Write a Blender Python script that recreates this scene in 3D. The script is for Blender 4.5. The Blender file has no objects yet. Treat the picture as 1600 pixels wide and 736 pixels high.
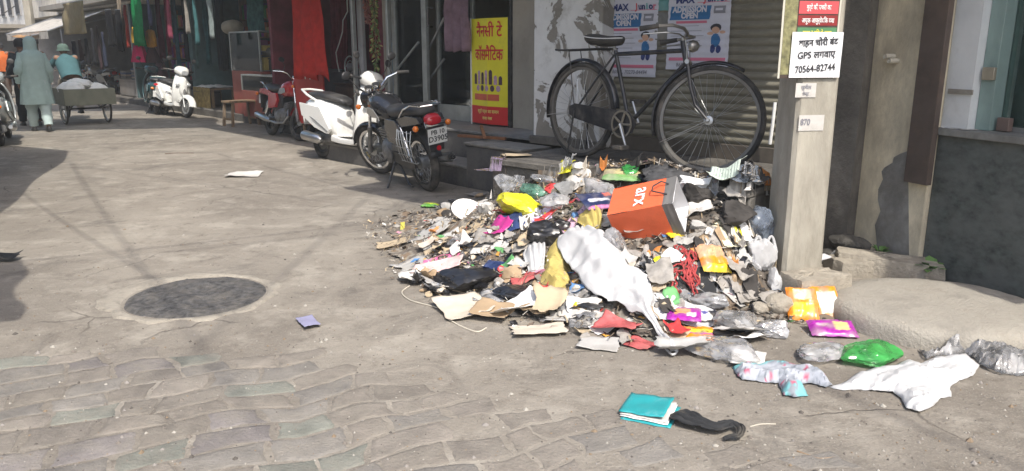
import bpy, bmesh, math, random
from mathutils import Vector, Matrix, noise, Euler
R = math.radians; PI = math.pi
rnd = random.Random(7)
scene = bpy.context.scene
COL = scene.collection
# ---------------------------------------------------------------- camera
CAMH = 1.45; PITCH = R(13.5); FPX = 1200.0
cam = bpy.data.cameras.new('camera'); cam.sensor_width = 36; cam.lens = 27.0
cam.clip_start = 0.05; cam.clip_end = 600
camo = bpy.data.objects.new('camera', cam); COL.objects.link(camo)
camo.location = (0, 0, CAMH); camo.rotation_euler = (R(90) - PITCH, 0, 0)
scene.camera = camo
# ---------------------------------------------------------------- sky and sun
SUN_EL = R(52); SH = Vector((0.40, -0.917, 0)).normalized()     # horizontal direction towards the sun
world = bpy.data.worlds.new('World'); scene.world = world; world.use_nodes = True
wn = world.node_tree.nodes; wl = world.node_tree.links
bg = wn['Background']; sky = wn.new('ShaderNodeTexSky'); sky.sky_type = 'NISHITA'
sky.sun_disc = False; sky.sun_elevation = SUN_EL; sky.sun_rotation = math.atan2(SH.x, SH.y)
sky.air_density = 1.0; sky.dust_density = 3.0; sky.ozone_density = 1.0
wl.new(sky.outputs[0], bg.inputs[0]); bg.inputs[1].default_value = 0.15
sl = bpy.data.lights.new('sun', 'SUN'); sl.energy = 2.6; sl.angle = R(0.55); sl.color = (1, .945, .86)
so = bpy.data.objects.new('sun', sl); COL.objects.link(so)
sdir = Vector((SH.x * math.cos(SUN_EL), SH.y * math.cos(SUN_EL), math.sin(SUN_EL)))
so.rotation_euler = sdir.to_track_quat('Z', 'Y').to_euler(); so.location = sdir * 30
# ---------------------------------------------------------------- render settings
scene.view_settings.view_transform = 'Standard'; scene.view_settings.look = 'None'
scene.view_settings.exposure = .97; scene.view_settings.gamma = 1.0
scene.render.engine = 'CYCLES'
scene.cycles.use_denoising = True; scene.cycles.max_bounces = 7; scene.cycles.transparent_max_bounces = 12
scene.cycles.diffuse_bounces = 4; scene.cycles.caustics_reflective = False; scene.cycles.caustics_refractive = False
scene.cycles.sample_clamp_indirect = 6.0

# ---------------------------------------------------------------- helpers: pixels of the photograph -> places
def ray(px, py):
    dx = (px - 800) / FPX; dy = (368 - py) / FPX; c = math.cos(PITCH); s = math.sin(PITCH)
    return Vector((dx, c + dy * s, -s + dy * c))
def G(px, py, z=0.0):
    d = ray(px, py); t = (z - CAMH) / d.z
    return Vector((d.x * t, d.y * t, z))
def PD(px, py, D):
    d = ray(px, py); t = D / d.y
    return Vector((d.x * t, D, CAMH + d.z * t))
class Frame:
    """vertical wall frame: a along the wall, b into the wall, z up"""
    def __init__(s, o, a, b):
        s.o = Vector((o[0], o[1], 0)); s.a = Vector((a[0], a[1], 0)).normalized(); s.b = Vector((b[0], b[1], 0)).normalized()
        p = Vector((-s.a.y, s.a.x, 0)); s.b = p if p.dot(s.b) > 0 else -p
    def __call__(s, a, b, z=0.0): return s.o + s.a * a + s.b * b + Vector((0, 0, z))
    def inv(s, p): q = Vector((p[0], p[1], 0)) - s.o; return q.dot(s.a), q.dot(s.b)
    def hit(s, px, py, b):                      # pixel -> (a, z) on the plane at depth b
        d = ray(px, py); o = s.o + s.b * b
        t = (Vector((o.x, o.y, 0))).dot(s.b) / Vector((d.x, d.y, 0)).dot(s.b)
        p = d * t; a, _ = s.inv(p); return a, CAMH + p.z
    def yaw(s): return math.atan2(s.a.y, s.a.x)
SF = Frame((-.16, 6.14), (.74, -.67), (.67, .74))        # raised ledge with the shutter
RF = Frame((-.21, 7.98), (-.67, .74), (.74, .67))        # row of shops going away
BF = Frame((2.50, 5.50), (.346, -.938), (.938, .346))    # dark stone building on the right
LEDGE = .62

# ---------------------------------------------------------------- helpers: meshes
class MB:
    def __init__(s): s.v = []; s.f = []; s.c = None; s.mi = []
    def add(s, vs, fs):
        n = len(s.v); s.v += [tuple(v) for v in vs]; s.f += [tuple(i + n for i in f) for f in fs]; return s
    def hexa(s, p):                              # 8 corners: bottom loop, top loop
        return s.add(p, [(3, 2, 1, 0), (4, 5, 6, 7), (0, 1, 5, 4), (1, 2, 6, 5), (2, 3, 7, 6), (3, 0, 4, 7)])
    def box(s, x0, x1, y0, y1, z0, z1, M=None):
        p = [Vector(q) for q in ((x0, y0, z0), (x1, y0, z0), (x1, y1, z0), (x0, y1, z0), (x0, y0, z1), (x1, y0, z1), (x1, y1, z1), (x0, y1, z1))]
        if M is not None: p = [M @ q for q in p]
        return s.hexa(p)
    def fbox(s, F, a0, a1, b0, b1, z0, z1):
        return s.hexa([F(a0, b0, z0), F(a1, b0, z0), F(a1, b1, z0), F(a0, b1, z0), F(a0, b0, z1), F(a1, b0, z1), F(a1, b1, z1), F(a0, b1, z1)])
    def tube(s, pts, r, n=8, caps=True, closed=False):
        pts = [Vector(p) for p in pts]; N = len(pts)
        rs = r if isinstance(r, (list, tuple)) else [r] * N
        base = len(s.v); up = None
        for i, p in enumerate(pts):
            if closed: t = pts[(i + 1) % N] - pts[i - 1]
            else: t = pts[min(i + 1, N - 1)] - pts[max(i - 1, 0)]
            if t.length < 1e-9: t = Vector((0, 0, 1))
            t.normalize()
            if up is None:
                up = Vector((0, 0, 1)) if abs(t.z) < .9 else Vector((1, 0, 0))
            up = up - t * up.dot(t)
            if up.length < 1e-6: up = t.orthogonal()
            up.normalize(); w = t.cross(up)
            for k in range(n):
                a = 2 * PI * k / n; s.v.append(tuple(p + (up * math.cos(a) + w * math.sin(a)) * rs[i]))
        for i in range(N if closed else N - 1):
            j = (i + 1) % N
            for k in range(n):
                s.f.append((base + i * n + k, base + i * n + (k + 1) % n, base + j * n + (k + 1) % n, base + j * n + k))
        if caps and not closed:
            s.f.append(tuple(base + k for k in range(n - 1, -1, -1))); s.f.append(tuple(base + (N - 1) * n + k for k in range(n)))
        return s
    def lathe(s, prof, o, axis, n=24, closed=False):
        """prof = [(radius, height)] about axis through o"""
        o = Vector(o); t = Vector(axis).normalized(); u = t.orthogonal().normalized(); w = t.cross(u); base = len(s.v)
        for (r, h) in prof:
            for k in range(n):
                a = 2 * PI * k / n; s.v.append(tuple(o + t * h + (u * math.cos(a) + w * math.sin(a)) * r))
        m = len(prof)
        for i in range(m if closed else m - 1):
            j = (i + 1) % m
            for k in range(n):
                s.f.append((base + i * n + k, base + i * n + (k + 1) % n, base + j * n + (k + 1) % n, base + j * n + k))
        if not closed:
            if prof[0][0] > 1e-5: s.f.append(tuple(base + k for k in range(n - 1, -1, -1)))
            if prof[-1][0] > 1e-5: s.f.append(tuple(base + (m - 1) * n + k for k in range(n)))
        return s
    def ring(s, o, axis, Rm, r, n=32, k=8):
        return s.lathe([(Rm + r * math.cos(2 * PI * i / k), r * math.sin(2 * PI * i / k)) for i in range(k)], o, axis, n, closed=True)
    def loft(s, rings, caps=True):
        """rings: list of equal-length point loops"""
        base = len(s.v); n = len(rings[0])
        for r_ in rings: s.v += [tuple(p) for p in r_]
        for i in range(len(rings) - 1):
            for k in range(n):
                s.f.append((base + i * n + k, base + i * n + (k + 1) % n, base + (i + 1) * n + (k + 1) % n, base + (i + 1) * n + k))
        if caps:
            s.f.append(tuple(base + k for k in range(n - 1, -1, -1))); s.f.append(tuple(base + (len(rings) - 1) * n + k for k in range(n)))
        return s
    def prism(s, pts, off):
        """flat outline pts (3d) extruded by vector off"""
        off = Vector(off); n = len(pts); pts = [Vector(p) for p in pts]
        s.add(pts + [p + off for p in pts], [tuple(range(n - 1, -1, -1)), tuple(range(n, 2 * n))] + [(i, (i + 1) % n, n + (i + 1) % n, n + i) for i in range(n)])
        return s
    def grid(s, nu, nv, fn):
        base = len(s.v)
        for j in range(nv + 1):
            for i in range(nu + 1): s.v.append(tuple(fn(i / nu, j / nv)))
        for j in range(nv):
            for i in range(nu):
                a = base + j * (nu + 1) + i; s.f.append((a, a + 1, a + nu + 2, a + nu + 1))
        return s
    def ell(s, o, r, n=14, m=9, M=None):
        o = Vector(o); rx, ry, rz = r if isinstance(r, (tuple, list)) else (r, r, r)
        base = len(s.v)
        for i in range(m + 1):
            th = PI * i / m
            for k in range(n):
                a = 2 * PI * k / n; p = Vector((rx * math.sin(th) * math.cos(a), ry * math.sin(th) * math.sin(a), rz * math.cos(th)))
                if M is not None: p = M @ p
                s.v.append(tuple(o + p))
        for i in range(m):
            for k in range(n): s.f.append((base + i * n + k, base + (i + 1) * n + k, base + (i + 1) * n + (k + 1) % n, base + i * n + (k + 1) % n))
        return s
    def mesh(s, name, mats, smooth=True, recalc=True, angle=40):
        me = bpy.data.meshes.new(name); me.from_pydata(s.v, [], s.f)
        if recalc:
            bm = bmesh.new(); bm.from_mesh(me); bmesh.ops.remove_doubles(bm, verts=bm.verts, dist=1e-5)
            bmesh.ops.recalc_face_normals(bm, faces=bm.faces); bm.to_mesh(me); bm.free()
        for m in (mats if isinstance(mats, (list, tuple)) else [mats]): me.materials.append(m)
        if smooth:
            me.polygons.foreach_set('use_smooth', [True] * len(me.polygons))
            try: me.set_sharp_from_angle(angle=R(angle))
            except Exception: pass
        me.update(); return me
    def build(s, name, mats, parent=None, smooth=True, recalc=True, angle=40, bevel=0):
        o = bpy.data.objects.new(name, s.mesh(name, mats, smooth, recalc, angle)); COL.objects.link(o)
        if parent is not None: o.parent = parent
        if bevel:
            b = o.modifiers.new('bevel', 'BEVEL'); b.width = bevel; b.segments = 2; b.limit_method = 'ANGLE'; b.angle_limit = R(35)
        return o
def tag(o, label=None, cat=None, group=None, kind=None):
    if label: o['label'] = label
    if cat: o['category'] = cat
    if group: o['group'] = group
    if kind: o['kind'] = kind
    return o
def thing(name, label, cat, loc=(0, 0, 0), rotz=0.0, group=None, lean=0.0):
    o = bpy.data.objects.new(name, None); COL.objects.link(o); o.empty_display_size = .1
    o.location = loc; o.rotation_euler = (lean, 0, rotz); return tag(o, label, cat, group)
def copy_tree(o, parent=None):
    c = o.copy(); COL.objects.link(c); c.parent = parent
    for ch in o.children: copy_tree(ch, c)
    return c
def text_mesh(body, size, bold=0.0, align='CENTER', sx=1.0, space=1.0, line=1.0):
    c = bpy.data.curves.new('lettering', 'FONT'); c.body = body; c.size = size; c.offset = bold; c.align_x = align; c.align_y = 'CENTER'
    c.space_character = space; c.space_line = line; c.resolution_u = 3; c.fill_mode = 'FRONT'
    o = bpy.data.objects.new('lettering', c); COL.objects.link(o)
    bpy.context.view_layer.update()
    me = bpy.data.meshes.new_from_object(o.evaluated_get(bpy.context.evaluated_depsgraph_get()))
    bpy.data.objects.remove(o); bpy.data.curves.remove(c)
    if sx != 1.0:
        for v in me.vertices: v.co.x *= sx
    return me
def lettering(body, size, M, mat, parent, bold=0.0, **k):
    """M maps text x,y (metres) to the parent's space"""
    me = text_mesh(body, size, bold, **k); me.transform(M); me.materials.clear(); me.materials.append(mat); me.name = 'lettering'
    o = bpy.data.objects.new('lettering', me); COL.objects.link(o); o.parent = parent; return o
def plane_M(o, x, n):
    """matrix: local x -> x, local z -> n, y = n cross x"""
    x = Vector(x).normalized(); n = Vector(n).normalized(); y = n.cross(x).normalized(); x = y.cross(n)
    M = Matrix((x, y, n)).transposed().to_4x4(); M.translation = Vector(o); return M
def fbm(p, o=4): return noise.fractal(Vector(p), 1.0, 2.0, o)

# ---------------------------------------------------------------- helpers: materials
MATS = {}
def mat(name, col, rough=.75, metal=0.0, var=.18, scale=5.0, bump=0.0, bscale=60.0, dirt=0.0, dcol=(.16, .14, .11), dscale=2.5,
        rand=0.0, coat=0.0, trans=0.0, spec=.5, emit=None, stretch=None, sheen=0.0):
    if name in MATS: return MATS[name]
    m = bpy.data.materials.new(name); m.use_nodes = True; N = m.node_tree.nodes; L = m.node_tree.links; b = N['Principled BSDF']
    b.inputs['Roughness'].default_value = rough; b.inputs['Metallic'].default_value = metal
    b.inputs['Specular IOR Level'].default_value = spec
    if coat: b.inputs['Coat Weight'].default_value = coat; b.inputs['Coat Roughness'].default_value = .08
    if trans: b.inputs['Transmission Weight'].default_value = trans
    if sheen: b.inputs['Sheen Weight'].default_value = sheen
    tc = N.new('ShaderNodeTexCoord'); vec = tc.outputs['Object']
    if stretch:
        mp = N.new('ShaderNodeMapping'); mp.inputs['Scale'].default_value = stretch; L.new(vec, mp.inputs[0]); vec = mp.outputs[0]
    def nz(sc, det=4, ro=.6):
        n = N.new('ShaderNodeTexNoise'); n.inputs['Scale'].default_value = sc; n.inputs['Detail'].default_value = det; n.inputs['Roughness'].default_value = ro
        L.new(vec, n.inputs['Vector']); return n.outputs['Fac']
    def mix(f, a, c, mode='MIX'):
        x = N.new('ShaderNodeMix'); x.data_type = 'RGBA'; x.blend_type = mode
        for s_, v in ((x.inputs[0], f), (x.inputs[6], a), (x.inputs[7], c)):
            if hasattr(v, 'is_linked'): L.new(v, s_)
            elif isinstance(v, (int, float)): s_.default_value = v
            else: s_.default_value = (*v[:3], 1)
        return x.outputs[2]
    def ramp(f, a, c):
        x = N.new('ShaderNodeMapRange'); x.inputs[1].default_value = a; x.inputs[2].default_value = c; L.new(f, x.inputs[0]); return x.outputs[0]
    c = col
    if var:
        c = mix(ramp(nz(scale), .3, .7), [x * (1 - var) for x in col], [min(1, x * (1 + var)) for x in col])
    if rand:
        oi = N.new('ShaderNodeObjectInfo'); h = N.new('ShaderNodeHueSaturation')
        mr = N.new('ShaderNodeMapRange'); mr.inputs[3].default_value = 1 - rand; mr.inputs[4].default_value = 1 + rand; L.new(oi.outputs['Random'], mr.inputs[0])
        L.new(mr.outputs[0], h.inputs['Value'])
        if hasattr(c, 'is_linked'): L.new(c, h.inputs['Color'])
        else: h.inputs['Color'].default_value = (*c, 1)
        c = h.outputs[0]
    if dirt:
        k = ramp(nz(dscale, 7, .7), .62 - dirt * .4, .78 - dirt * .25)
        k2 = N.new('ShaderNodeMath'); k2.operation = 'MULTIPLY'; k2.inputs[1].default_value = min(1, .45 + dirt * .5); L.new(k, k2.inputs[0])
        c = mix(k2.outputs[0], c, dcol)
        rr = N.new('ShaderNodeMapRange'); rr.inputs[3].default_value = rough; rr.inputs[4].default_value = min(1, rough + .35); L.new(k2.outputs[0], rr.inputs[0]); L.new(rr.outputs[0], b.inputs['Roughness'])
    if hasattr(c, 'is_linked'): L.new(c, b.inputs['Base Color'])
    else: b.inputs['Base Color'].default_value = (*c, 1)
    if bump:
        bp = N.new('ShaderNodeBump'); bp.inputs['Strength'].default_value = min(1, bump); bp.inputs['Distance'].default_value = .02
        L.new(nz(bscale, 5, .65), bp.inputs['Height']); L.new(bp.outputs[0], b.inputs['Normal'])
    if emit:
        b.inputs['Emission Color'].default_value = (*col, 1); b.inputs['Emission Strength'].default_value = emit
    MATS[name] = m; return m
def film(name, col, dens=.35, rough=.15, gloss=.25):
    """thin see-through plastic film"""
    if name in MATS: return MATS[name]
    m = bpy.data.materials.new(name); m.use_nodes = True; N = m.node_tree.nodes; L = m.node_tree.links; N.clear()
    out = N.new('ShaderNodeOutputMaterial'); tr = N.new('ShaderNodeBsdfTransparent'); tr.inputs[0].default_value = (*[.55 + .45 * x for x in col], 1)
    df = N.new('ShaderNodeBsdfDiffuse'); df.inputs[0].default_value = (*col, 1); tl = N.new('ShaderNodeBsdfTranslucent'); tl.inputs[0].default_value = (*col, 1)
    gl = N.new('ShaderNodeBsdfGlossy'); gl.inputs['Roughness'].default_value = rough
    a = N.new('ShaderNodeMixShader'); a.inputs[0].default_value = .4; L.new(df.outputs[0], a.inputs[1]); L.new(tl.outputs[0], a.inputs[2])
    b = N.new('ShaderNodeMixShader'); L.new(tr.outputs[0], b.inputs[1]); L.new(a.outputs[0], b.inputs[2])
    tc = N.new('ShaderNodeTexCoord'); nz = N.new('ShaderNodeTexNoise'); nz.inputs['Scale'].default_value = 14; nz.inputs['Detail'].default_value = 5; L.new(tc.outputs['Object'], nz.inputs[0])
    mr = N.new('ShaderNodeMapRange'); mr.inputs[1].default_value = .35; mr.inputs[2].default_value = .7; mr.inputs[3].default_value = dens * .45; mr.inputs[4].default_value = min(1, dens * 1.5); L.new(nz.outputs[0], mr.inputs[0]); L.new(mr.outputs[0], b.inputs[0])
    lw = N.new('ShaderNodeLayerWeight'); lw.inputs[0].default_value = gloss
    c = N.new('ShaderNodeMixShader'); L.new(lw.outputs['Fresnel'], c.inputs[0]); L.new(b.outputs[0], c.inputs[1]); L.new(gl.outputs[0], c.inputs[2])
    L.new(c.outputs[0], out.inputs[0]); MATS[name] = m; return m
def cloth(name, col, trans=.35, var=.1, rough=.9, dirt=0.0, stripe=None):
    """thin woven cloth: diffuse with some light coming through"""
    if name in MATS: return MATS[name]
    m = mat(name, col, rough, var=var, scale=9, bump=.25, bscale=180, dirt=dirt, dscale=4, spec=.15)
    N = m.node_tree.nodes; L = m.node_tree.links; b = N['Principled BSDF']; out = N['Material Output']
    tl = N.new('ShaderNodeBsdfTranslucent'); x = N.new('ShaderNodeMixShader'); x.inputs[0].default_value = trans
    if b.inputs['Base Color'].is_linked: L.new(b.inputs['Base Color'].links[0].from_socket, tl.inputs[0])
    else: tl.inputs[0].default_value = (*col, 1)
    L.new(b.outputs[0], x.inputs[1]); L.new(tl.outputs[0], x.inputs[2]); L.new(x.outputs[0], out.inputs[0]); return m
def vcol_mat(name, rough=.8, bump=.3, trans=0.0):
    if name in MATS: return MATS[name]
    m = bpy.data.materials.new(name); m.use_nodes = True; N = m.node_tree.nodes; L = m.node_tree.links; b = N['Principled BSDF']; b.inputs['Roughness'].default_value = rough
    a = N.new('ShaderNodeAttribute'); a.attribute_name = 'Col'; L.new(a.outputs['Color'], b.inputs['Base Color'])
    MATS[name] = m; return m
# ================================================================ materials of the place
def proj(p):
    p = Vector(p); c = math.cos(PITCH); s = math.sin(PITCH); q = p - Vector((0, 0, CAMH))
    zc = q.y * c - q.z * s; yc = q.y * s + q.z * c
    return 800 + FPX * q.x / zc, 368 - FPX * yc / zc
def road_material():
    m = bpy.data.materials.new('worn_road'); m.use_nodes = True; N = m.node_tree.nodes; L = m.node_tree.links; b = N['Principled BSDF']
    tc = N.new('ShaderNodeTexCoord'); V = tc.outputs['Object']
    def nz(sc, det=5, ro=.6, dist=0):
        n = N.new('ShaderNodeTexNoise'); n.inputs['Scale'].default_value = sc; n.inputs['Detail'].default_value = det; n.inputs['Roughness'].default_value = ro; n.inputs['Distortion'].default_value = dist
        L.new(V, n.inputs['Vector']); return n.outputs['Fac']
    def mr(f, a, c, lo=0, hi=1):
        x = N.new('ShaderNodeMapRange'); x.inputs[1].default_value = a; x.inputs[2].default_value = c; x.inputs[3].default_value = lo; x.inputs[4].default_value = hi; L.new(f, x.inputs[0]); return x.outputs[0]
    def mix(f, a, c, mode='MIX'):
        x = N.new('ShaderNodeMix'); x.data_type = 'RGBA'; x.blend_type = mode
        for s_, v in ((x.inputs[0], f), (x.inputs[6], a), (x.inputs[7], c)):
            if hasattr(v, 'is_linked'): L.new(v, s_)
            elif isinstance(v, (int, float)): s_.default_value = v
            else: s_.default_value = (*v, 1)
        return x.outputs[2]
    c = mix(mr(nz(.55, 6, .62, .6), .36, .66), (.175, .155, .130), (.285, .258, .217))
    c = mix(mr(nz(2.7, 6, .7), .50, .66, 0, .7), c, (.36, .33, .28))          # dusty cement
    c = mix(mr(nz(1.3, 6, .72, 1.0), .54, .68, 0, .7), c, (.115, .103, .09))      # dark worn tar
    c = mix(mr(nz(7, 5, .7), .55, .70, 0, .6), c, (.115, .097, .078))
    sp = N.new('ShaderNodeTexVoronoi'); sp.inputs['Scale'].default_value = 95; L.new(V, sp.inputs['Vector'])
    c = mix(mr(sp.outputs['Distance'], .0, .45, .62, 0), c, mix(nz(30, 2), (.10, .09, .08), (.50, .46, .39)))
    sp2 = N.new('ShaderNodeTexVoronoi'); sp2.inputs['Scale'].default_value = 30; L.new(V, sp2.inputs['Vector'])
    c = mix(mr(sp2.outputs['Distance'], .06, .16, .7, 0), c, mix(nz(17, 2), (.06, .05, .04), (.40, .37, .33)))
    # cracks
    wv = N.new('ShaderNodeVectorMath'); wv.operation = 'ADD'; nzv = N.new('ShaderNodeTexNoise'); nzv.inputs['Scale'].default_value = 2.2; nzv.inputs['Detail'].default_value = 6; L.new(V, nzv.inputs['Vector'])
    wsc = N.new('ShaderNodeVectorMath'); wsc.operation = 'SCALE'; wsc.inputs['Scale'].default_value = .32; L.new(nzv.outputs['Color'], wsc.inputs[0]); L.new(V, wv.inputs[0]); L.new(wsc.outputs[0], wv.inputs[1])
    cr = N.new('ShaderNodeTexVoronoi'); cr.feature = 'DISTANCE_TO_EDGE'; cr.inputs['Scale'].default_value = .9; L.new(wv.outputs[0], cr.inputs['Vector'])
    crk = mr(cr.outputs['Distance'], .0, .008, .6, 0); gate = mr(nz(.8, 3), .50, .58)
    k = N.new('ShaderNodeMath'); k.operation = 'MULTIPLY'; L.new(crk, k.inputs[0]); L.new(gate, k.inputs[1])
    c = mix(k.outputs[0], c, (.075, .065, .055))
    L.new(c, b.inputs['Base Color']); b.inputs['Roughness'].default_value = .93; b.inputs['Specular IOR Level'].default_value = .25
    h = N.new('ShaderNodeMath'); h.operation = 'ADD'; L.new(nz(38, 6, .75), h.inputs[0])
    h2 = mr(sp2.outputs['Distance'], .05, .25, .35, 0); L.new(h2, h.inputs[1])
    h3 = N.new('ShaderNodeMath'); h3.operation = 'MULTIPLY_ADD'; L.new(nz(4, 5), h3.inputs[0]); h3.inputs[1].default_value = 2.4; L.new(h.outputs[0], h3.inputs[2])
    h4 = N.new('ShaderNodeMath'); h4.operation = 'SUBTRACT'; L.new(h3.outputs[0], h4.inputs[0]); L.new(k.outputs[0], h4.inputs[1])
    bp = N.new('ShaderNodeBump'); bp.inputs['Strength'].default_value = .75; bp.inputs['Distance'].default_value = .012; L.new(h4.outputs[0], bp.inputs['Height']); L.new(bp.outputs[0], b.inputs['Normal'])
    return m
M_road = road_material()
M_conc = mat('rough_concrete', (.30, .275, .235), .92, var=.25, scale=3, bump=.8, bscale=45, dirt=.45, dcol=(.12, .105, .085), dscale=3)
M_conc_dark = mat('grimy_concrete', (.135, .125, .11), .93, var=.3, scale=4, bump=.7, bscale=35, dirt=.5, dcol=(.05, .045, .04), dscale=3)
M_pole = mat('pole_concrete', (.36, .335, .28), .9, var=.2, scale=7, bump=.3, bscale=60, dirt=.5, dcol=(.20, .18, .145), dscale=5, stretch=(1, 1, .3))
M_mound = mat('cast_slab_concrete', (.335, .31, .265), .93, var=.22, scale=4, bump=.7, bscale=60, dirt=.3, dcol=(.18, .16, .13), dscale=4)
M_plaster = mat('stained_plaster', (.76, .67, .49), .92, var=.18, scale=2.5, bump=.35, bscale=28, dirt=.5, dcol=(.36, .31, .23), dscale=2.4, stretch=(1.4, 1.4, .8))
M_white_wall = mat('white_wall', (.62, .63, .62), .85, var=.08, dirt=.25, dcol=(.3, .28, .25))
M_beige_wall = mat('beige_wall', (.36, .33, .27), .88, var=.15, dirt=.4, dcol=(.2, .18, .15), bump=.2)
M_grey_wall = mat('grey_shop_wall', (.33, .325, .32), .9, var=.25, dirt=.4, bump=.2)
M_pale_wall = mat('pale_house_wall', (.70, .68, .64), .9, var=.12, dirt=.4, dcol=(.28, .25, .22), dscale=.7)
M_cream_wall = mat('cream_house_wall', (.66, .60, .50), .9, var=.12, dirt=.4, dcol=(.25, .22, .18), dscale=.7)
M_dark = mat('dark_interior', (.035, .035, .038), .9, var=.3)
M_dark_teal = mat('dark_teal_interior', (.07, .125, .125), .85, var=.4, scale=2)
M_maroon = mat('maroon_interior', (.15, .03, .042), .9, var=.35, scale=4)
M_step = mat('black_granite_step', (.05, .052, .058), .32, var=.35, scale=40, dirt=.6, dcol=(.16, .15, .135), dscale=3, bump=.08)
M_step_top = mat('dusty_granite_tread', (.15, .148, .145), .55, var=.3, scale=8, dirt=.6, dcol=(.25, .235, .21), dscale=4)
M_alu = mat('dull_aluminium', (.50, .52, .50), .42, .75, var=.12, scale=8, dirt=.2, dcol=(.25, .24, .22))
M_steel = mat('galvanised_steel', (.42, .43, .43), .4, .85, var=.15, dirt=.2)
M_chrome = mat('chrome', (.75, .76, .77), .16, 1.0, var=.05)
M_black_metal = mat('black_painted_metal', (.02, .021, .023), .38, var=.3, dirt=.35, dcol=(.13, .115, .095), dscale=9)
M_rubber = mat('tyre_rubber', (.028, .027, .026), .8, var=.25, dirt=.45, dcol=(.14, .125, .105), dscale=8, bump=.3, bscale=90)
M_black_plastic = mat('black_plastic', (.022, .022, .024), .45, var=.2, dirt=.25, dcol=(.12, .11, .1))
M_seat = mat('black_vinyl', (.028, .028, .03), .48, var=.2, bump=.15, bscale=200, dirt=.3, dcol=(.13, .12, .105))
M_wood = mat('weathered_wood', (.22, .15, .09), .8, var=.35, scale=14, stretch=(1, 1, .25), bump=.3, dirt=.3)
M_wood_red = mat('reddish_wood', (.25, .105, .045), .7, var=.3, scale=12, bump=.2)
M_white_paper = mat('white_paper', (.72, .71, .69), .85, var=.05, dirt=.12, dcol=(.5, .46, .4))
M_ink = mat('black_ink', (.035, .035, .04), .8, var=0)
M_rust = mat('rusty_brown_paint', (.085, .062, .05), .7, var=.25, scale=5, dirt=.3, dcol=(.16, .11, .08), dscale=4, bump=.2)

# ================================================================ ground
rd = MB()
def road_h(x, y): return 0.0
XS = sorted(set([-150, -60, -30, -20, -15] + [round(-12 + .5 * i, 3) for i in range(37)] + [10, 15, 30, 60, 150]))
YS = sorted(set([-60, -20, -6] + [round(-2 + .5 * i, 3) for i in range(45)] + [25, 30, 40, 60, 100, 200]))
rd.v = [(x, y, 0) for y in YS for x in XS]; nx = len(XS)
rd.f = [(j * nx + i, j * nx + i + 1, (j + 1) * nx + i + 1, (j + 1) * nx + i) for j in range(len(YS) - 1) for i in range(nx - 1)]
road = rd.build('road', M_road, recalc=False); tag(road, kind='structure', label='worn grey cement street surface with old paving stones')

# paving stones in the foreground, each one its own piece
def stone_mat(name, c):
    return mat(name, c, .9, var=.22, scale=9, bump=.6, bscale=70, dirt=.42, dcol=(.24, .218, .182), dscale=6, rand=.16)
SM = [stone_mat('paver_brown', (.195, .173, .146)), stone_mat('paver_brown_b', (.20, .178, .152)), stone_mat('paver_violet', (.18, .163, .154)), stone_mat('paver_green', (.172, .176, .15)), stone_mat('paver_grey', (.19, .176, .157))]
r2 = random.Random(11); ang = R(24); ex = Vector((math.cos(ang), math.sin(ang), 0)); ey = Vector((-ex.y, ex.x, 0)); o0 = G(400, 640)
def jit(u, v): return Vector((noise.noise(Vector((u * 3.1, v * 3.3, 1.7))), noise.noise(Vector((u * 3.3, v * 2.9, 9.1))), 0)) * .085
rowh = .148; nst = 0
for r_ in range(-20, 16):
    u = -2.6 + r2.random() * .3
    while u < 2.9:
        w = r2.uniform(.18, .30); u0, u1 = u, u + w; u += w
        v0, v1 = r_ * rowh, (r_ + 1) * rowh; cen = o0 + ex * (u0 + u1) / 2 + ey * (v0 + v1) / 2; px, py = proj(cen)
        if cen.y < 2.15 or py > 800 or px < -160 or px > 1300: continue
        lim = 548 + 26 * noise.noise(Vector((px * .012, 3, 0)))
        if px > 420: lim += (px - 420) * .2
        if px < 60: lim += 20
        flush = px > 640
        if py < lim: continue
        if flush and r2.random() < .22: continue
        g = .007; pts = []
        cor = [(u0, v0), ((u0 + u1) / 2, v0), (u1, v0), (u1, (v0 + v1) / 2), (u1, v1), ((u0 + u1) / 2, v1), (u0, v1), (u0, (v0 + v1) / 2)]
        for i, (a, b_) in enumerate(cor):
            p = Vector((a, b_, 0)) + jit(a, b_); c2 = Vector(((u0 + u1) / 2, (v0 + v1) / 2, 0)) + jit((u0 + u1) / 2, (v0 + v1) / 2) * .3
            d = (c2 - p); p = p + d.normalized() * g * r2.uniform(.6, 1.9)
            if i in (3, 7): p += Vector((r2.uniform(-.02, .02), 0, 0))
            pts.append(p)
        # round the outline: subdivide with noise
        out = []
        for i in range(8):
            a, b_ = pts[i], pts[(i + 1) % 8]
            for k in range(3):
                q = a.lerp(b_, k / 3) + Vector((r2.uniform(-1, 1), r2.uniform(-1, 1), 0)) * .005
                out.append(o0 + ex * q.x + ey * q.y)
        c_ = sum(out, Vector()) / len(out); hz = r2.uniform(.0022, .0045) if not flush else r2.uniform(.0012, .0026)
        m_ = MB(); n = len(out)
        top = [p.lerp(c_, .05) + Vector((0, 0, hz - .0015 + .0012 * r2.random())) for p in out]; inn = [p.lerp(c_, .22) + Vector((0, 0, hz + .001 * r2.random())) for p in out]
        m_.add([p + Vector((0, 0, -.004)) for p in out] + top + inn + [c_ + Vector((0, 0, hz))],
               [(i, (i + 1) % n, n + (i + 1) % n, n + i) for i in range(n)] + [(n + i, n + (i + 1) % n, 2 * n + (i + 1) % n, 2 * n + i) for i in range(n)] + [(2 * n + i, 2 * n + (i + 1) % n, 3 * n) for i in range(n)])
        mm = r2.choices(SM, [5, 5, 2.5, 1.6, 4])[0] if not flush else SM[r2.choice([0, 1, 4])]
        m_.build('paving_stone', mm, road, recalc=False, angle=60); nst += 1

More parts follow.
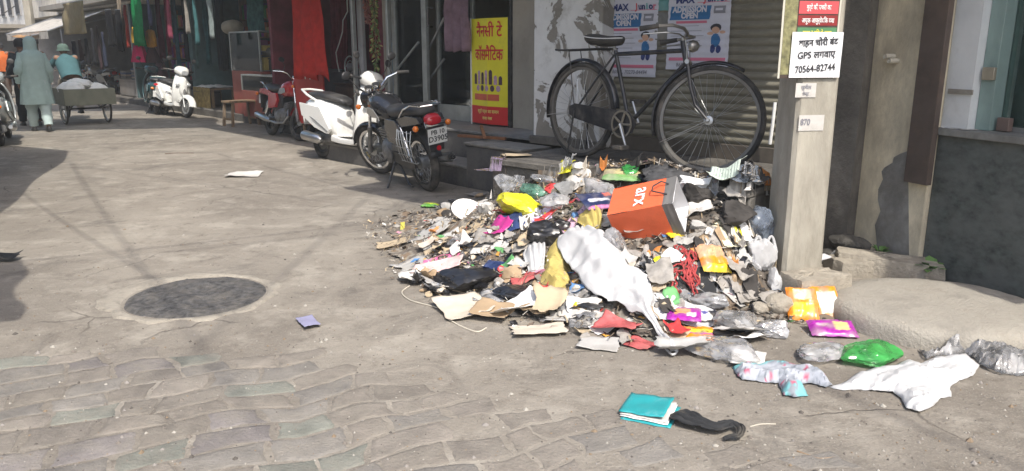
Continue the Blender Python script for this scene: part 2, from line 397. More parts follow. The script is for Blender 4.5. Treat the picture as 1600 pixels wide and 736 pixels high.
# round sunken manhole patch in the road: a rough tarred lid in a worn ring
mc = G(308, 463); mh = thing('manhole', 'round dark tarred manhole lid sunk in a worn ring in the road', 'manhole', mc)
M_tar = mat('rough_tar', (.075, .073, .072), .8, var=.7, scale=30, bump=1.0, bscale=55, dirt=.45, dcol=(.17, .155, .135), dscale=9)
lid = MB(); NR = 14; NA = 48
for i in range(NR + 1):
    for k in range(NA):
        rr = .405 * i / NR; a = 2 * PI * k / NA; rr2 = rr * (1 + (.02 * noise.noise(Vector((math.cos(a) * 2, math.sin(a) * 2, 5))) if i == NR else 0))
        x, y = rr2 * math.cos(a), rr2 * math.sin(a)
        z = .009 + .014 * fbm((x * 6, y * 6, 2), 4) * (1 if i < NR else 0) - (.012 if i == NR else 0)
        lid.v.append((x, y, max(z, .0045) if i < NR else -.002))
for i in range(NR):
    for k in range(NA): lid.f.append((i * NA + k, i * NA + (k + 1) % NA, (i + 1) * NA + (k + 1) % NA, (i + 1) * NA + k))
lid.build('lid', M_tar, mh)
M_ring = mat('crumbled_cement', (.33, .30, .25), .95, var=.3, scale=14, bump=1, bscale=40, dirt=.35, dcol=(.17, .15, .12), dscale=7)
rg = MB()
for i in range(7):
    for k in range(NA):
        a = 2 * PI * k / NA; w = .055 + .10 * max(0, math.cos(a - R(165))) + .09 * noise.noise(Vector((math.cos(a) * 3.2, math.sin(a) * 3.2, 8)))
        w = max(.015, w)
        rr = .412 + w * i / 6; x, y = rr * math.cos(a), rr * math.sin(a)
        z = .004 + .012 * math.sin(PI * i / 6) * (.6 + .8 * noise.noise(Vector((x * 9, y * 9, 0)))) if 0 < i < 6 else -.003
        rg.v.append((x, y, max(z, .002) if 0 < i < 6 else -.003))
for i in range(6):
    for k in range(NA): rg.f.append((i * NA + k, i * NA + (k + 1) % NA, (i + 1) * NA + (k + 1) % NA, (i + 1) * NA + k))
rg.build('rim', M_ring, mh)

# raised concrete ledge under the bicycle
lg = MB().fbox(SF, 0, 2.2, 0, 1.6, -.1, LEDGE - .05)
ledge = lg.build('pavement_ledge', M_conc_dark, bevel=.012); tag(ledge, 'raised grey concrete ledge in front of the shutter', kind='structure')
a = 0.0; r3 = random.Random(4)
while a < 2.15:
    w = r3.uniform(.5, .8); w = min(w, 2.21 - a)
    if 2.21 - a - w < .2: w = 2.21 - a
    for (b0, b1) in ((-.03, .36), (.364, 1.16)):
        if a > 2.2 and b0 < 0: continue
        MB().fbox(SF, a + .004, a + w - .004, b0, b1, LEDGE - .049, LEDGE + r3.uniform(-.004, .004)).build('slab', M_conc_dark, ledge, bevel=.006)
    a += w

# ================================================================ steps and shop floor of the row
st = thing('stone_steps', 'black granite steps up to the cosmetics shop', 'steps', RF(1.5, 0, 0))
def wp(mb, name, m, parent, **k):               # world-space mesh under a placed thing
    o = mb.build(name, m, None, **k); o.parent = parent
    pm = parent.matrix_basis if parent.parent is None else parent.parent.matrix_basis @ parent.matrix_basis
    o.matrix_parent_inverse = pm.inverted(); return o
bpy.context.view_layer.update()
wp(MB().fbox(RF, .42, 3.75, 0.0, .43, 0, .205), 'riser', M_step, st, bevel=.006)
wp(MB().fbox(RF, .42, 3.75, -.02, .43, .2055, .235), 'tread', M_step_top, st, bevel=.006)
wp(MB().fbox(RF, .42, 3.75, .43, 3.4, 0, .525), 'riser', M_step, st, bevel=.006)
wp(MB().fbox(RF, -1.1, 3.75, .41, 3.6, .5255, .555), 'tread', M_step_top, st, bevel=.006)
wp(MB().fbox(RF, -.45, .42, 0, .60, 0, .462), 'end_block', M_step, st, bevel=.008)
wp(MB().fbox(RF, -.47, .45, -.02, .41, .4625, .495), 'coping_slab', M_conc, st, bevel=.01)

# ================================================================ building with the rolling shutter
sb = thing('shutter_building', 'old grey building with rolled-down corrugated shutter behind the bicycle', 'building', SF(1.4, 1.2, 0))
bpy.context.view_layer.update()
M_slat = mat('dusty_shutter_steel', (.30, .28, .215), .6, .35, var=.25, scale=3, dirt=.6, dcol=(.15, .138, .11), dscale=2.2, stretch=(.6, .6, 2), bump=.1)
SA0 = SF.hit(938, 120, 1.18)[0]; SA1 = SF.hit(1300, 150, 1.16)[0]
PB = .98; PA0 = SF.hit(833, 200, PB)[0]; PA1 = SF.hit(937, 200, PB)[0]
pitch = .062; sl = MB()
prof = [(0, 0), (.006, .003), (.018, .014), (.031, .018), (.044, .014), (.056, .003), (.062, 0)]
sl.add([SF(SA0, 1.18 - d, z) for z, d in prof] + [SF(SA1, 1.18 - d, z) for z, d in prof], [(i, i + 1, 8 + i, 7 + i) for i in range(6)])
slm = sl.mesh('shutter_slat', M_slat, recalc=False, angle=70)
inv = sb.matrix_world.inverted()
nsl = int((2.62 - LEDGE - .12) / pitch)
for i in range(nsl):
    o = bpy.data.objects.new('shutter_slat', slm); COL.objects.link(o); o.parent = sb; o.matrix_parent_inverse = inv
    o.location = (0, 0, LEDGE + .12 + i * pitch)
wp(MB().fbox(SF, SA0, SA1, 1.155, 1.20, LEDGE, LEDGE + .12), 'bottom_rail', mat('shutter_bottom_rail', (.10, .085, .07), .7, .3, dirt=.5), sb, bevel=.006)
wp(MB().fbox(SF, SA0 - .05, SA0, 1.08, 1.22, LEDGE, 2.7), 'guide_rail', M_rust, sb)
wp(MB().fbox(SF, SA0, SA1, 1.20, 1.26, LEDGE, 2.7), 'backing', M_dark, sb)
M_peel = None
def peel_material():
    m = bpy.data.materials.new('peeling_whitewash'); m.use_nodes = True; N = m.node_tree.nodes; L = m.node_tree.links; b = N['Principled BSDF']
    tc = N.new('ShaderNodeTexCoord'); V = tc.outputs['Object']
    def nz(sc, det=5, ro=.6, dist=0):
        n = N.new('ShaderNodeTexNoise'); n.inputs['Scale'].default_value = sc; n.inputs['Detail'].default_value = det; n.inputs['Roughness'].default_value = ro; n.inputs['Distortion'].default_value = dist
        L.new(V, n.inputs['Vector']); return n.outputs['Fac']
    def mix(f, a, c):
        x = N.new('ShaderNodeMix'); x.data_type = 'RGBA'
        for s_, v in ((x.inputs[0], f), (x.inputs[6], a), (x.inputs[7], c)):
            if hasattr(v, 'is_linked'): L.new(v, s_)
            elif isinstance(v, (int, float)): s_.default_value = v
            else: s_.default_value = (*v, 1)
        return x.outputs[2]
    def mr(f, a, c, lo=0, hi=1):
        x = N.new('ShaderNodeMapRange'); x.inputs[1].default_value = a; x.inputs[2].default_value = c; x.inputs[3].default_value = lo; x.inputs[4].default_value = hi; L.new(f, x.inputs[0]); return x.outputs[0]
    paint = mix(nz(9, 5), (.52, .515, .50), (.70, .70, .68)); cem = mix(nz(14, 6), (.17, .158, .135), (.30, .275, .24))
    k = mr(nz(2.4, 6, .6, .7), .495, .51)
    c = mix(k, paint, cem); c = mix(mr(nz(4, 6, .7), .58, .8, 0, .6), c, (.16, .14, .11)); L.new(c, b.inputs['Base Color']); b.inputs['Roughness'].default_value = .9
    inv_ = mr(k, 0, 1, 1, 0); h = N.new('ShaderNodeMath'); h.operation = 'MULTIPLY_ADD'; L.new(nz(40, 5), h.inputs[0]); h.inputs[1].default_value = .25; L.new(inv_, h.inputs[2])
    bp = N.new('ShaderNodeBump'); bp.inputs['Strength'].default_value = .9; bp.inputs['Distance'].default_value = .006; L.new(h.outputs[0], bp.inputs['Height']); L.new(bp.outputs[0], b.inputs['Normal'])
    return m
M_peel = peel_material()
wp(MB().fbox(SF, PA0, PA1, PB, 1.5, LEDGE, 3.0), 'pillar', M_peel, sb, bevel=.012)
wp(MB().fbox(SF, PA0 - .02, PA1 + .02, PB - .035, 1.06, LEDGE, LEDGE + .075), 'plinth', M_conc_dark, sb, bevel=.01)
# side of the building towards the shops, upper storeys and an unseen canopy, added to shade the shutter
wp(MB().fbox(SF, PA0 + .01, PA0 + .3, 1.5, 3.6, 0, 3.0), 'side_wall', M_beige_wall, sb)
wp(MB().fbox(SF, SA1 + .005, SF.hit(1345, 150, 1.13)[0], 1.13, 2.0, 0, 3.0), 'end_pillar', M_conc_dark, sb)
wp(MB().fbox(SF, PA0 - .1, 3.6, 1.0, 3.0, 3.0, 6.4), 'upper_wall', M_cream_wall, sb)
wp(MB().fbox(SF, PA0 - .15, 2.9, -.50, 1.0, 2.86, 2.99), 'canopy', M_conc, sb)
wp(MB().fbox(SF, SA0, SA1, 1.10, 1.5, 2.62, 2.86), 'shutter_box', M_slat, sb)

# ================================================================ building on the right: plaster pillar, dark stone front, glass door
rb = thing('stone_front_building', 'building with plaster pillar, dark stone front and glass shop window', 'building', BF(1.0, 0, 0))
bpy.context.view_layer.update()
CW = .60
M_pl2 = M_plaster
wp(MB().fbox(BF, -.02, CW, 0, .5, 0, 3.0), 'pillar', M_pl2, rb, bevel=.012)
pp_ = []
q5 = random.Random(9)
for (x, y) in ((1419, 236), (1408, 240), (1398, 246), (1394, 254), (1384, 262), (1378, 268), (1379, 280), (1374, 296), (1372, 312), (1376, 330), (1369, 352), (1371, 380), (1366, 402), (1370, 416), (1420, 424)):
    a_, z_ = BF.hit(x, y, 0); pp_.append(BF(min(a_ + q5.uniform(-.008, .008), CW - .006), -.0035, max(z_, .012)))
wp(MB().prism(pp_, BF.b * .003), 'bare_cement_patch', mat('bare_cement', (.26, .25, .23), .95, var=.3, scale=9, bump=.5, bscale=50, dirt=.3), rb, smooth=False)
M_gran = mat('dark_green_granite', (.062, .073, .068), .5, var=.6, scale=16, dirt=.7, dcol=(.125, .13, .122), dscale=5, spec=.4, stretch=(1, 1, 1.6))
SZ = .93
ga = CW + .003
while ga < 3.6:
    wp(MB().fbox(BF, ga, min(ga + .82, 3.6) - .003, .03, .5, 0, SZ), 'stone_panel', M_gran, rb, bevel=.003); ga += .82
wp(MB().fbox(BF, CW + .002, 3.6, -.015, .34, SZ + .001, SZ + .045), 'sill', mat('sill_stone', (.20, .20, .185), .6, var=.3, scale=9, dirt=.4, dcol=(.11, .1, .09)), rb, bevel=.005)
bt0 = BF.hit(1436, 100, -.06)[0]; bt1 = BF.hit(1474, 100, -.06)[0]; bz = BF.hit(1450, 290, -.06)[1]
wp(MB().fbox(BF, bt0, bt1, -.075, -.03, bz, 3.0), 'board', M_rust, rb, bevel=.004)
wt0 = bt1 - .02; wt1 = BF.hit(1513, 130, .0)[0]
wp(MB().fbox(BF, CW + .004, wt1, .04, .4, SZ + .047, 3.0), 'white_wall', M_white_wall, rb)
wp(MB().fbox(BF, wt1 - .16, wt1 + .01, .028, .0395, SZ + .26, SZ + .29), 'chipped_strip', M_conc, rb)
# glass front, set back
M_glass = film('green_glass', (.25, .42, .38), .10, .03, .22)
gt = wt1
glass_o = wp(MB().fbox(BF, gt + .02, 3.6, .19, .2, SZ + .06, 3.0), 'glass_pane', M_glass, rb)
wp(MB().fbox(BF, gt + .003, gt + .10, .1, .24, SZ + .047, 3.0), 'door_frame', mat('green_tinted_frame', (.22, .30, .275), .35, var=.12, dirt=.2), rb, bevel=.003)
wp(MB().fbox(BF, gt + .10, 3.6, .17, .23, SZ + .047, SZ + .075), 'bottom_track', M_steel, rb)
za = BF.hit(1506, 112, .09)
wp(MB().fbox(BF, gt + .02, gt + .10, .075, .0985, za[1] - .045, za[1] + .03), 'lock_plate', mat('brass_plate', (.36, .32, .24), .5, .4), rb, bevel=.004)
wp(MB().fbox(BF, gt + .12, gt + .2, .13, .169, SZ + .05, SZ + .13), 'hinge_clamp', mat('brown_clamp', (.16, .11, .09), .5), rb, bevel=.004)
# inside the shop
wp(MB().fbox(BF, gt + .1, 3.6, 1.9, 2.0, 0, 3.0), 'back_wall', mat('shop_back_wall', (.10, .10, .085), .9, var=.3), rb)
wp(MB().fbox(BF, CW + .01, 3.6, .5, 2.0, SZ - .3, SZ - .05), 'floor', mat('shop_floor', (.12, .12, .11), .6), rb)
wp(MB().fbox(BF, CW + .02, gt + .09, .45, 2.0, SZ, 3.0), 'inner_wall', mat('shop_inner_wall', (.22, .21, .17), .9, var=.2), rb)
wp(MB().fbox(BF, -.05, 3.7, .02, 3.0, 3.0, 6.4), 'upper_wall', M_pale_wall, rb)
wp(MB().fbox(BF, .62, 3.65, -.16, .02, 2.85, 2.995), 'added_lintel_canopy', M_conc, rb)  # slab out of view above the front, added for shading
for (px, py) in ((1397, 88), (1403, 95)):
    a_, z_ = BF.hit(px, py, 0); p0 = BF(a_, .06, z_); p1 = p0 - BF.b * .14 - BF.a * .0
    pp = MB().tube([p0, p1], .017, 12, caps=False).tube([p0, p1 - (p1 - p0) * .02], .0135, 12, caps=True)
    wp(pp, 'pipe_stub', mat('pvc_pipe', (.55, .51, .42), .5), rb)

# ================================================================ concrete pole with its notices
pc = G(1247, 464) + Vector((0, .14, 0)); pole = thing('utility_pole', 'square concrete utility pole rising beside the rubbish heap', 'pole', (pc.x, pc.y, 0), R(9))
hw = .128; ch = .022
def sq(w, z, c=ch): return [Vector(p) for p in ((-w + c, -w, z), (w - c, -w, z), (w, -w + c, z), (w, w - c, z), (w - c, w, z), (-w + c, w, z), (-w, w - c, z), (-w, -w + c, z))]
MB().loft([sq(hw + .004, -.05), sq(hw, .4), sq(hw - .002, 1.2), sq(hw - .004, 2.2), sq(hw - .03, 7.5)]).build('shaft', M_pole, pole, angle=20)
bpy.context.view_layer.update()
# ================================================================ the row of shops
def shop(t0, t1, floor, depth, back, side, label, ceil=2.75, b0=1.0, upper=M_pale_wall, balcony=1.25, top=6.5, name='shop', floorm=M_conc_dark, lip=.35):
    s = thing(name, label, 'shop', RF((t0 + t1) / 2, b0, 0)); bpy.context.view_layer.update()
    wp(MB().fbox(RF, t0 + .002, t1 - .002, b0 - lip, b0 + depth, -.05, floor), 'floor', floorm, s)
    wp(MB().fbox(RF, t0 + .002, t1 - .002, b0 + depth, b0 + depth + .15, floor, ceil), 'back_wall', back, s)
    wp(MB().fbox(RF, t0 + .002, t0 + .1, b0, b0 + depth, floor, ceil), 'side_wall', side, s)
    wp(MB().fbox(RF, t1 - .1, t1 - .002, b0, b0 + depth, floor, ceil), 'side_wall', side, s)
    wp(MB().fbox(RF, t0 + .002, t1 - .002, b0 - .02, b0 + depth, ceil, top), 'upper_wall', upper, s)
    if balcony: wp(MB().fbox(RF, t0 + .05, t1 - .05, b0 - balcony, b0 - .021, ceil + .05, ceil + .2), 'balcony', M_conc, s)  # over the near shops: unseen slab, added to shade the fronts
    return s
def tpx(px, b): return RF.hit(px, 100, b)[0]
SHOP1 = shop(.40, 3.52, .53, 2.6, mat('olive_interior', (.09, .082, .045), .8, var=.4, scale=3), M_beige_wall, 'cosmetics shop front with aluminium glass door above granite steps')
# --- shop front of the cosmetics shop
def fr(px0, px1, py0, py1, b, d=.04, **k):
    """box on the shop front given by its pixel rectangle"""
    a0, z0 = RF.hit(px0, py1, b); a1, z1 = RF.hit(px1, py0, b)
    return MB().fbox(RF, min(a0, a1), max(a0, a1), b, b + d, min(z0, z1), max(z0, z1))
FL1 = .557
def stile(px, w, b, z0=FL1, z1=2.75, m=M_alu, name='door_stile', s=None, d=.05):
    a = tpx(px, b); return wp(MB().fbox(RF, a - w / 2, a + w / 2, b, b + d, z0, z1), name, m, s or SHOP1, bevel=.004)
wp(fr(801, 829, -40, 160, 1.02, .25), 'jamb', M_beige_wall, SHOP1); 
a_j0, a_j1 = tpx(829, 1.02), tpx(801, 1.02)
wp(MB().fbox(RF, a_j0, a_j1, 1.025, 1.27, FL1, 1.2), 'jamb', M_beige_wall, SHOP1)
stile(797, .035, 1.0, name='jamb_strip', m=M_black_metal); stile(663, .10, .98); stile(616, .085, .98); stile(684, .05, 1.12, name='inner_stile'); stile(737, .05, 1.12, name='inner_stile')
a0, a1 = tpx(740, 1.12), tpx(684, 1.12)
wp(MB().fbox(RF, a0, a1, 1.13, 1.16, FL1, FL1 + .2), 'kick_panel', M_alu, SHOP1, bevel=.004)
M_pane = film('shop_glass', (.30, .34, .33), .07, .03, .22)
wp(MB().fbox(RF, a0, a1, 1.14, 1.148, FL1 + .2, 2.7), 'glass_pane', M_pane, SHOP1)
a0, a1 = tpx(663, .99), tpx(616, .99)
wp(MB().fbox(RF, a0, a1, 1.0, 1.008, FL1 + .02, 2.7), 'glass_pane', M_pane, SHOP1)
wp(MB().fbox(RF, a0, a1, .99, 1.03, FL1, FL1 + .05), 'bottom_rail', M_alu, SHOP1)
# door handle
ah, zh0 = RF.hit(668, 42, .9); _, zh1 = RF.hit(668, 12, .9)
wp(MB().tube([RF(ah, .98, zh0), RF(ah, .91, zh0), RF(ah, .91, zh1), RF(ah, .98, zh1)], .011, 8), 'door_handle', M_chrome, SHOP1)
# stained wall and diagonal rails behind the glass
a0, a1 = tpx(660, 1.6), tpx(612, 1.6)
wp(MB().fbox(RF, a0, a1 + .2, 1.6, 1.7, FL1, 2.74), 'partition', mat('stained_partition', (.26, .25, .235), .9, var=.5, scale=6, dirt=.5, stretch=(1, 1, .4)), SHOP1)
for (p0, p1, bb) in (((596, 140), (654, 66), .92), ((640, 136), (694, 28), 1.08), ((652, 150), (694, 92), 1.09)):
    A = RF.hit(*p0, bb); B = RF.hit(*p1, bb)
    wp(MB().tube([RF(A[0], bb, A[1]), RF(B[0], bb, B[1])], .016, 8), 'stair_rail', M_steel, SHOP1)
def hang(px0, px1, py0, py1, b, m, label, name='hanging_cloth', cat='cloth', pleats=5, amp=.03, flare=0.0, ztop=None, seed=0, group=None, thick=True, ragged=.0):
    aL, z1 = RF.hit(px0, py0, b); aR, z0 = RF.hit(px1, py1, b)
    if ztop is not None: z1 = ztop
    ac = (aL + aR) / 2; wd = abs(aR - aL) / 2; ph = rnd.uniform(0, 6)
    o = thing(name, label, cat, RF(ac, b, z0), 0, group); bpy.context.view_layer.update()
    def fn(u, v):
        k = 1 - v * .12 * (1 - flare) if flare <= 0 else (1 - flare) + flare * (1 - v)
        aa = ac + (u * 2 - 1) * wd * k + .02 * noise.noise(Vector((u * 3, v * 2, seed)))
        bb = b + amp * (math.sin(u * pleats * 2 * PI + ph + 1.5 * noise.noise(Vector((v * 1.5, seed, 2)))) * (1.15 - v * .5) + 1.2 * noise.noise(Vector((u * 4, v * 3, seed + 5))))
        zz = z0 + (z1 - z0) * v + (1 - v) * (.04 * noise.noise(Vector((u * 5, seed, 0))) + ragged * abs(noise.noise(Vector((u * 2.6, seed + 3, 0)))))
        return RF(aa, bb, zz)
    n = max(16, int(pleats * 8)); mb = MB().grid(n, 14, fn)
    c = wp(mb, 'cloth', m, o, recalc=False, angle=80)
    if thick: sd = c.modifiers.new('solid', 'SOLIDIFY'); sd.thickness = .006
    rod = wp(MB().tube([RF(ac - wd * 1.05, b, z1 + .004), RF(ac + wd * 1.05, b, z1 + .004)], .008, 6), 'rod', M_steel, o)
    return o
hang(690, 733, -30, 80, .93, cloth('mauve_towel', (.30, .20, .24), .2, var=.2), 'mauve towel with red edge hanging by the glass door', 'hanging_towel', 'towel', 3, .03, seed=2)
# yellow standing board
A = RF.hit(741, 190, 1.03); B = RF.hit(797, 190, 1.03); _, zt = RF.hit(745, 27, 1.03)
ys = thing('sign_board', 'yellow shop board with red Hindi lettering beside the glass door', 'sign', RF((A[0] + B[0]) / 2, 1.0, FL1), math.atan2(-RF.a.y, -RF.a.x))
ysw = abs(A[0] - B[0]); ysh = zt - FL1 - .02
M_yel = mat('yellow_print', (.78, .70, .03), .5, var=.06, dirt=.1); M_redp = mat('red_print', (.62, .03, .03), .5, var=.06)
# local x along the street towards the camera side (right in the picture), y into the shop, z up
fold = .52 * ysw - ysw / 2
def yz(x): return -.05 + .10 * abs(x - fold) / ysw
MB().add([(-ysw / 2, yz(-ysw / 2), .02), (fold, yz(fold), .02), (ysw / 2, yz(ysw / 2), .02), (-ysw / 2, yz(-ysw / 2), ysh), (fold, yz(fold), ysh), (ysw / 2, yz(ysw / 2), ysh),
          (-ysw / 2, yz(-ysw / 2) + .02, .02), (fold, yz(fold) + .02, .02), (ysw / 2, yz(ysw / 2) + .02, .02), (-ysw / 2, yz(-ysw / 2) + .02, ysh), (fold, yz(fold) + .02, ysh), (ysw / 2, yz(ysw / 2) + .02, ysh)],
         [(0, 1, 4, 3), (1, 2, 5, 4), (7, 6, 9, 10), (8, 7, 10, 11), (3, 4, 10, 9), (4, 5, 11, 10), (1, 0, 6, 7), (2, 1, 7, 8), (6, 0, 3, 9), (2, 8, 11, 5)]).build('panel', M_yel, ys, smooth=False)
def on_board(me_fn, off=.003):
    pass
def board_patch(pts, m, name='print', off=.003):
    mb = MB(); vs = [(x, yz(x) - off, z) for x, z in pts]
    mb.add(vs, [tuple(range(len(vs)))]); return mb.build(name, m, ys, smooth=False, recalc=False)
H_ = ysh
for (x0, x1) in ((-ysw / 2, fold), (fold, ysw / 2)):
    board_patch([(x0, .02), (x1, .02), (x1, H_ * .185), (x0, H_ * .185)], M_redp, 'red_band')
def board_text(body, size, zc, m, bold, sx=1.0, xc=0.0):
    me = text_mesh(body, size, bold, sx=sx)
    for v in me.vertices:
        x = v.co.x + xc; v.co = Vector((x, yz(x) - .006, zc + v.co.y))
    me.materials.clear(); me.materials.append(m); o = bpy.data.objects.new('lettering', me); COL.objects.link(o); o.parent = ys
board_text('नैनसी टे', .19, H_ * .88, M_redp, .0035, .86, .02); board_text('कॉसमैिटक', .19, H_ * .665, M_redp, .0035, .70, .01)
M_yt = mat('pale_yellow_print', (.85, .75, .2), .5, var=0)
board_text('ब्यूटी पार्लर का सामान', .055, H_ * .135, M_yt, .001, .85); board_text('बाजार नंबर', .05, H_ * .07, M_yt, .001, .9)
M_mauve = mat('mauve_print', (.45, .28, .40), .5, var=.3, scale=30); M_dkp = mat('dark_print', (.08, .04, .06), .5, var=.4, scale=30)
pr = random.Random(3)
for i in range(7):
    x = -ysw * .36 + i * ysw * .115; w = ysw * .04; h0 = H_ * .39; h1 = H_ * pr.uniform(.47, .56)
    board_patch([(x - w, h0), (x + w, h0), (x + w, h1 - .02), (x + w * .4, h1), (x - w * .4, h1), (x - w, h1 - .02)], M_mauve if i % 2 else M_dkp, 'bottle_print')
for i in range(5):
    x = -ysw * .28 + i * ysw * .14; r_ = .035
    board_patch([(x + r_ * math.cos(k), H_ * .355 + r_ * 1.1 * math.sin(k)) for k in [2 * PI * j / 10 for j in range(10)]], M_dkp if i % 2 else M_mauve, 'jar_print', .0045)
for (x0, x1) in ((-ysw * .40, fold - .005), (fold + .005, ysw * .3)):
    board_patch([(x0, H_ * .24), (x1, H_ * .24), (x1, H_ * .30), (x0, H_ * .30)], mat('orange_print', (.6, .12, .06), .5), 'band_print')
MB().tube([(-ysw / 2 - .01, -.0, 0), (-ysw / 2 - .01, -.0, ysh + .01)], .012, 6).build('frame_post', M_white_wall, ys)
MB().tube([(ysw / 2 + .01, .0, 0), (ysw / 2 + .01, .0, ysh + .01)], .012, 6).build('frame_post', M_black_metal, ys)

# wooden stand lying on the coping
wt = thing('wooden_stand', 'small brown wooden T-shaped stand lying on the step end', 'wooden stand', RF(.1, .1, .497)); bpy.context.view_layer.update()
P0 = G(716, 214, .515); P1 = G(790, 219, .515); P2 = G(757, 217, .53); P3 = G(752, 199, .60)
for (a_, b_, r_) in ((P0, P1, .018), (P2, P3, .016)):
    d = (b_ - a_); n_ = Vector((0, 0, 1)); w_ = d.cross(n_).normalized() * r_
    wp(MB().hexa([a_ - w_, a_ + w_, b_ + w_, b_ - w_, a_ - w_ + n_ * .03, a_ + w_ + n_ * .03, b_ + w_ + n_ * .03, b_ - w_ + n_ * .03]), 'bar', M_wood_red, wt, bevel=.003)

# ---------------------------------------------------------------- shop 2: puncture shop with red cloth
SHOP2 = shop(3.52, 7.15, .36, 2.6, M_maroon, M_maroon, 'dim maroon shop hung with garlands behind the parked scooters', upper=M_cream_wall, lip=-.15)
def post(px, w, b, m, label, z0=.36, z1=2.75, d=.06):
    a = tpx(px, b); o = thing('shop_post', label, 'post', RF(a, b, z0)); bpy.context.view_layer.update()
    wp(MB().fbox(RF, a - w / 2, a + w / 2, b, b + d, z0, z1), 'shaft', m, o, bevel=.006)
    wp(MB().fbox(RF, a - w * .8, a + w * .8, b - .02, b + d + .02, z0, z0 + .03), 'foot_plate', m, o, bevel=.004); return o
post(552, .06, .86, M_alu, 'thin aluminium post left of the green garland'); post(564, .13, .95, M_grey_wall, 'wide grey post left of the green garland'); post(606, .05, .86, M_alu, 'aluminium post at the edge of the cosmetics shop')
M_redcloth = cloth('red_cloth', (.50, .036, .026), .3, var=.2)
hang(445, 512, -60, 128, .55, M_redcloth, 'big red cloth hanging in front of the maroon shop', 'hanging_cloth', 'cloth', 3, .035, flare=.35, seed=4, ragged=.75)
hang(512, 548, -60, 118, 1.9, cloth('maroon_cloth', (.16, .02, .035), .2, var=.3), 'maroon cloth hanging behind the white cable', pleats=5, seed=5)
hang(574, 606, -60, 92, 1.5, cloth('crimson_cloth', (.22, .015, .03), .2, var=.3), 'crimson cloth hanging right of the green garland', pleats=4, seed=6)
# puncture board
A = RF.hit(462, 150, .75); B = RF.hit(502, 88, .75)
pb = thing('puncture_board', 'red board with white Hindi word behind the red motorcycle', 'sign', RF((A[0] + B[0]) / 2, .75, .3), math.atan2(-RF.a.y, -RF.a.x))
pw_ = abs(A[0] - B[0]); MB().box(-pw_ / 2, pw_ / 2, 0, .03, 0, B[1] - .3).build('panel', mat('red_board', (.42, .03, .025), .6, var=.15, dirt=.25), pb, bevel=.004)
lettering('पंचर', .24, plane_M((0, -.004, B[1] - .3 - .28), (1, 0, 0), (0, -1, 0)), mat('white_paint', (.7, .68, .64), .7, var=.05), pb, .006)
for x in (-pw_ * .35, pw_ * .35): MB().box(x - .02, x + .02, .03, .06, -.3, B[1] - .5).build('leg', M_wood, pb)
# garland
def garland(px, py0, py1, b, c1, c2, label, r=.05, seed=1):
    a, z1 = RF.hit(px, py0, b); _, z0 = RF.hit(px, py1, b); z1 = 2.75
    o = thing('garland', label, 'garland', RF(a, b, z0)); bpy.context.view_layer.update(); q = random.Random(seed)
    m1, m2 = MB(), MB()
    for i in range(420):
        z = q.uniform(z0, z1); an = q.uniform(0, 2 * PI); rr = r * (.6 + .4 * math.sin(z * 9)) * (.4 if z < z0 + .12 else 1) * q.uniform(.5, 1.1)
        p = RF(a, b, z) + Vector((math.cos(an) * rr, math.sin(an) * rr, 0)); s_ = q.uniform(.015, .03)
        t = Vector((math.cos(an), math.sin(an), q.uniform(-1.6, -.4))).normalized(); w_ = t.orthogonal().normalized() * s_ * .5
        (m1 if q.random() < .6 else m2).add([p, p + t * s_ * 1.4 + w_, p + t * s_ * 2.4, p + t * s_ * 1.4 - w_], [(0, 1, 2, 3)])
    tag(wp(m1, 'leaves', c1, o, recalc=False), kind='stuff'); tag(wp(m2, 'petals', c2, o, recalc=False), kind='stuff'); wp(MB().tube([RF(a, b, z0), RF(a, b, z1)], .006, 5), 'string', M_wood, o)
garland(584, 0, 108, .8, mat('garland_green', (.14, .20, .06), .7), mat('garland_gold', (.40, .34, .12), .6), 'green and gold garland hanging at the shop edge')
garland(573, 0, 35, 1.0, mat('garland_pink', (.40, .18, .15), .7), mat('garland_red', (.45, .16, .12), .6), 'short pink garland left of the green one', .04, 2)
A = RF.hit(601, 132, 1.0); B = RF.hit(613, 66, 1.0)
bb_ = thing('blue_board', 'blue board with orange edge leaning by the glass door', 'board', RF(A[0], 1.0, A[1])); bpy.context.view_layer.update()
wp(MB().fbox(RF, B[0] - .1, A[0] + .02, 1.05, 1.08, .37, B[1]), 'panel', mat('blue_panel', (.02, .20, .36), .5, var=.1), bb_); wp(MB().fbox(RF, A[0] + .02, A[0] + .07, 1.04, 1.09, .37, B[1] + .06), 'edge', mat('orange_edge', (.55, .10, .03), .5), bb_)
# cable hanging
cb = []
for (x, y) in ((543, 18), (536, 32), (535, 50), (530, 68), (525, 82), (527, 98), (530, 112)):
    A = RF.hit(x, y, 1.1); cb.append(RF(A[0], 1.1, A[1]))
cb.insert(0, RF(RF.hit(543, 0, 1.1)[0], 1.1, 2.74))
tag(MB().tube(cb, .009, 6).build('cable', mat('white_cable', (.6, .56, .52), .5)), 'pale cable dangling against the maroon shop interior', 'cable')
# clutter in the puncture shop
def clutter(px, py, b, w, h, d, m, label, name='carton', cat='box', lid=None, z0=None):
    A = RF.hit(px, py, b); z = A[1] if z0 is None else z0
    o = thing(name, label, cat, RF(A[0], b, z)); bpy.context.view_layer.update()
    wp(MB().fbox(RF, A[0] - w / 2, A[0] + w / 2, b, b + d, z, z + h), 'body', m, o, bevel=min(w, h, d) * .08)
    wp(MB().fbox(RF, A[0] - w / 2 - .012, A[0] + w / 2 + .012, b - .012, b + d + .012, z + h + .001, z + h + .03), 'lid', lid or m, o, bevel=.005); return o
clutter(540, 150, 1.3, .7, .55, .5, mat('brown_crate', (.10, .06, .045), .8, var=.3, dirt=.3), 'dark brown crate behind the white scooter', z0=.361)
clutter(520, 150, 1.8, .7, .75, .5, mat('grey_cabinet', (.07, .07, .075), .6, var=.3), 'grey metal cabinet at the back of the maroon shop', 'cabinet', 'cabinet', z0=.361)
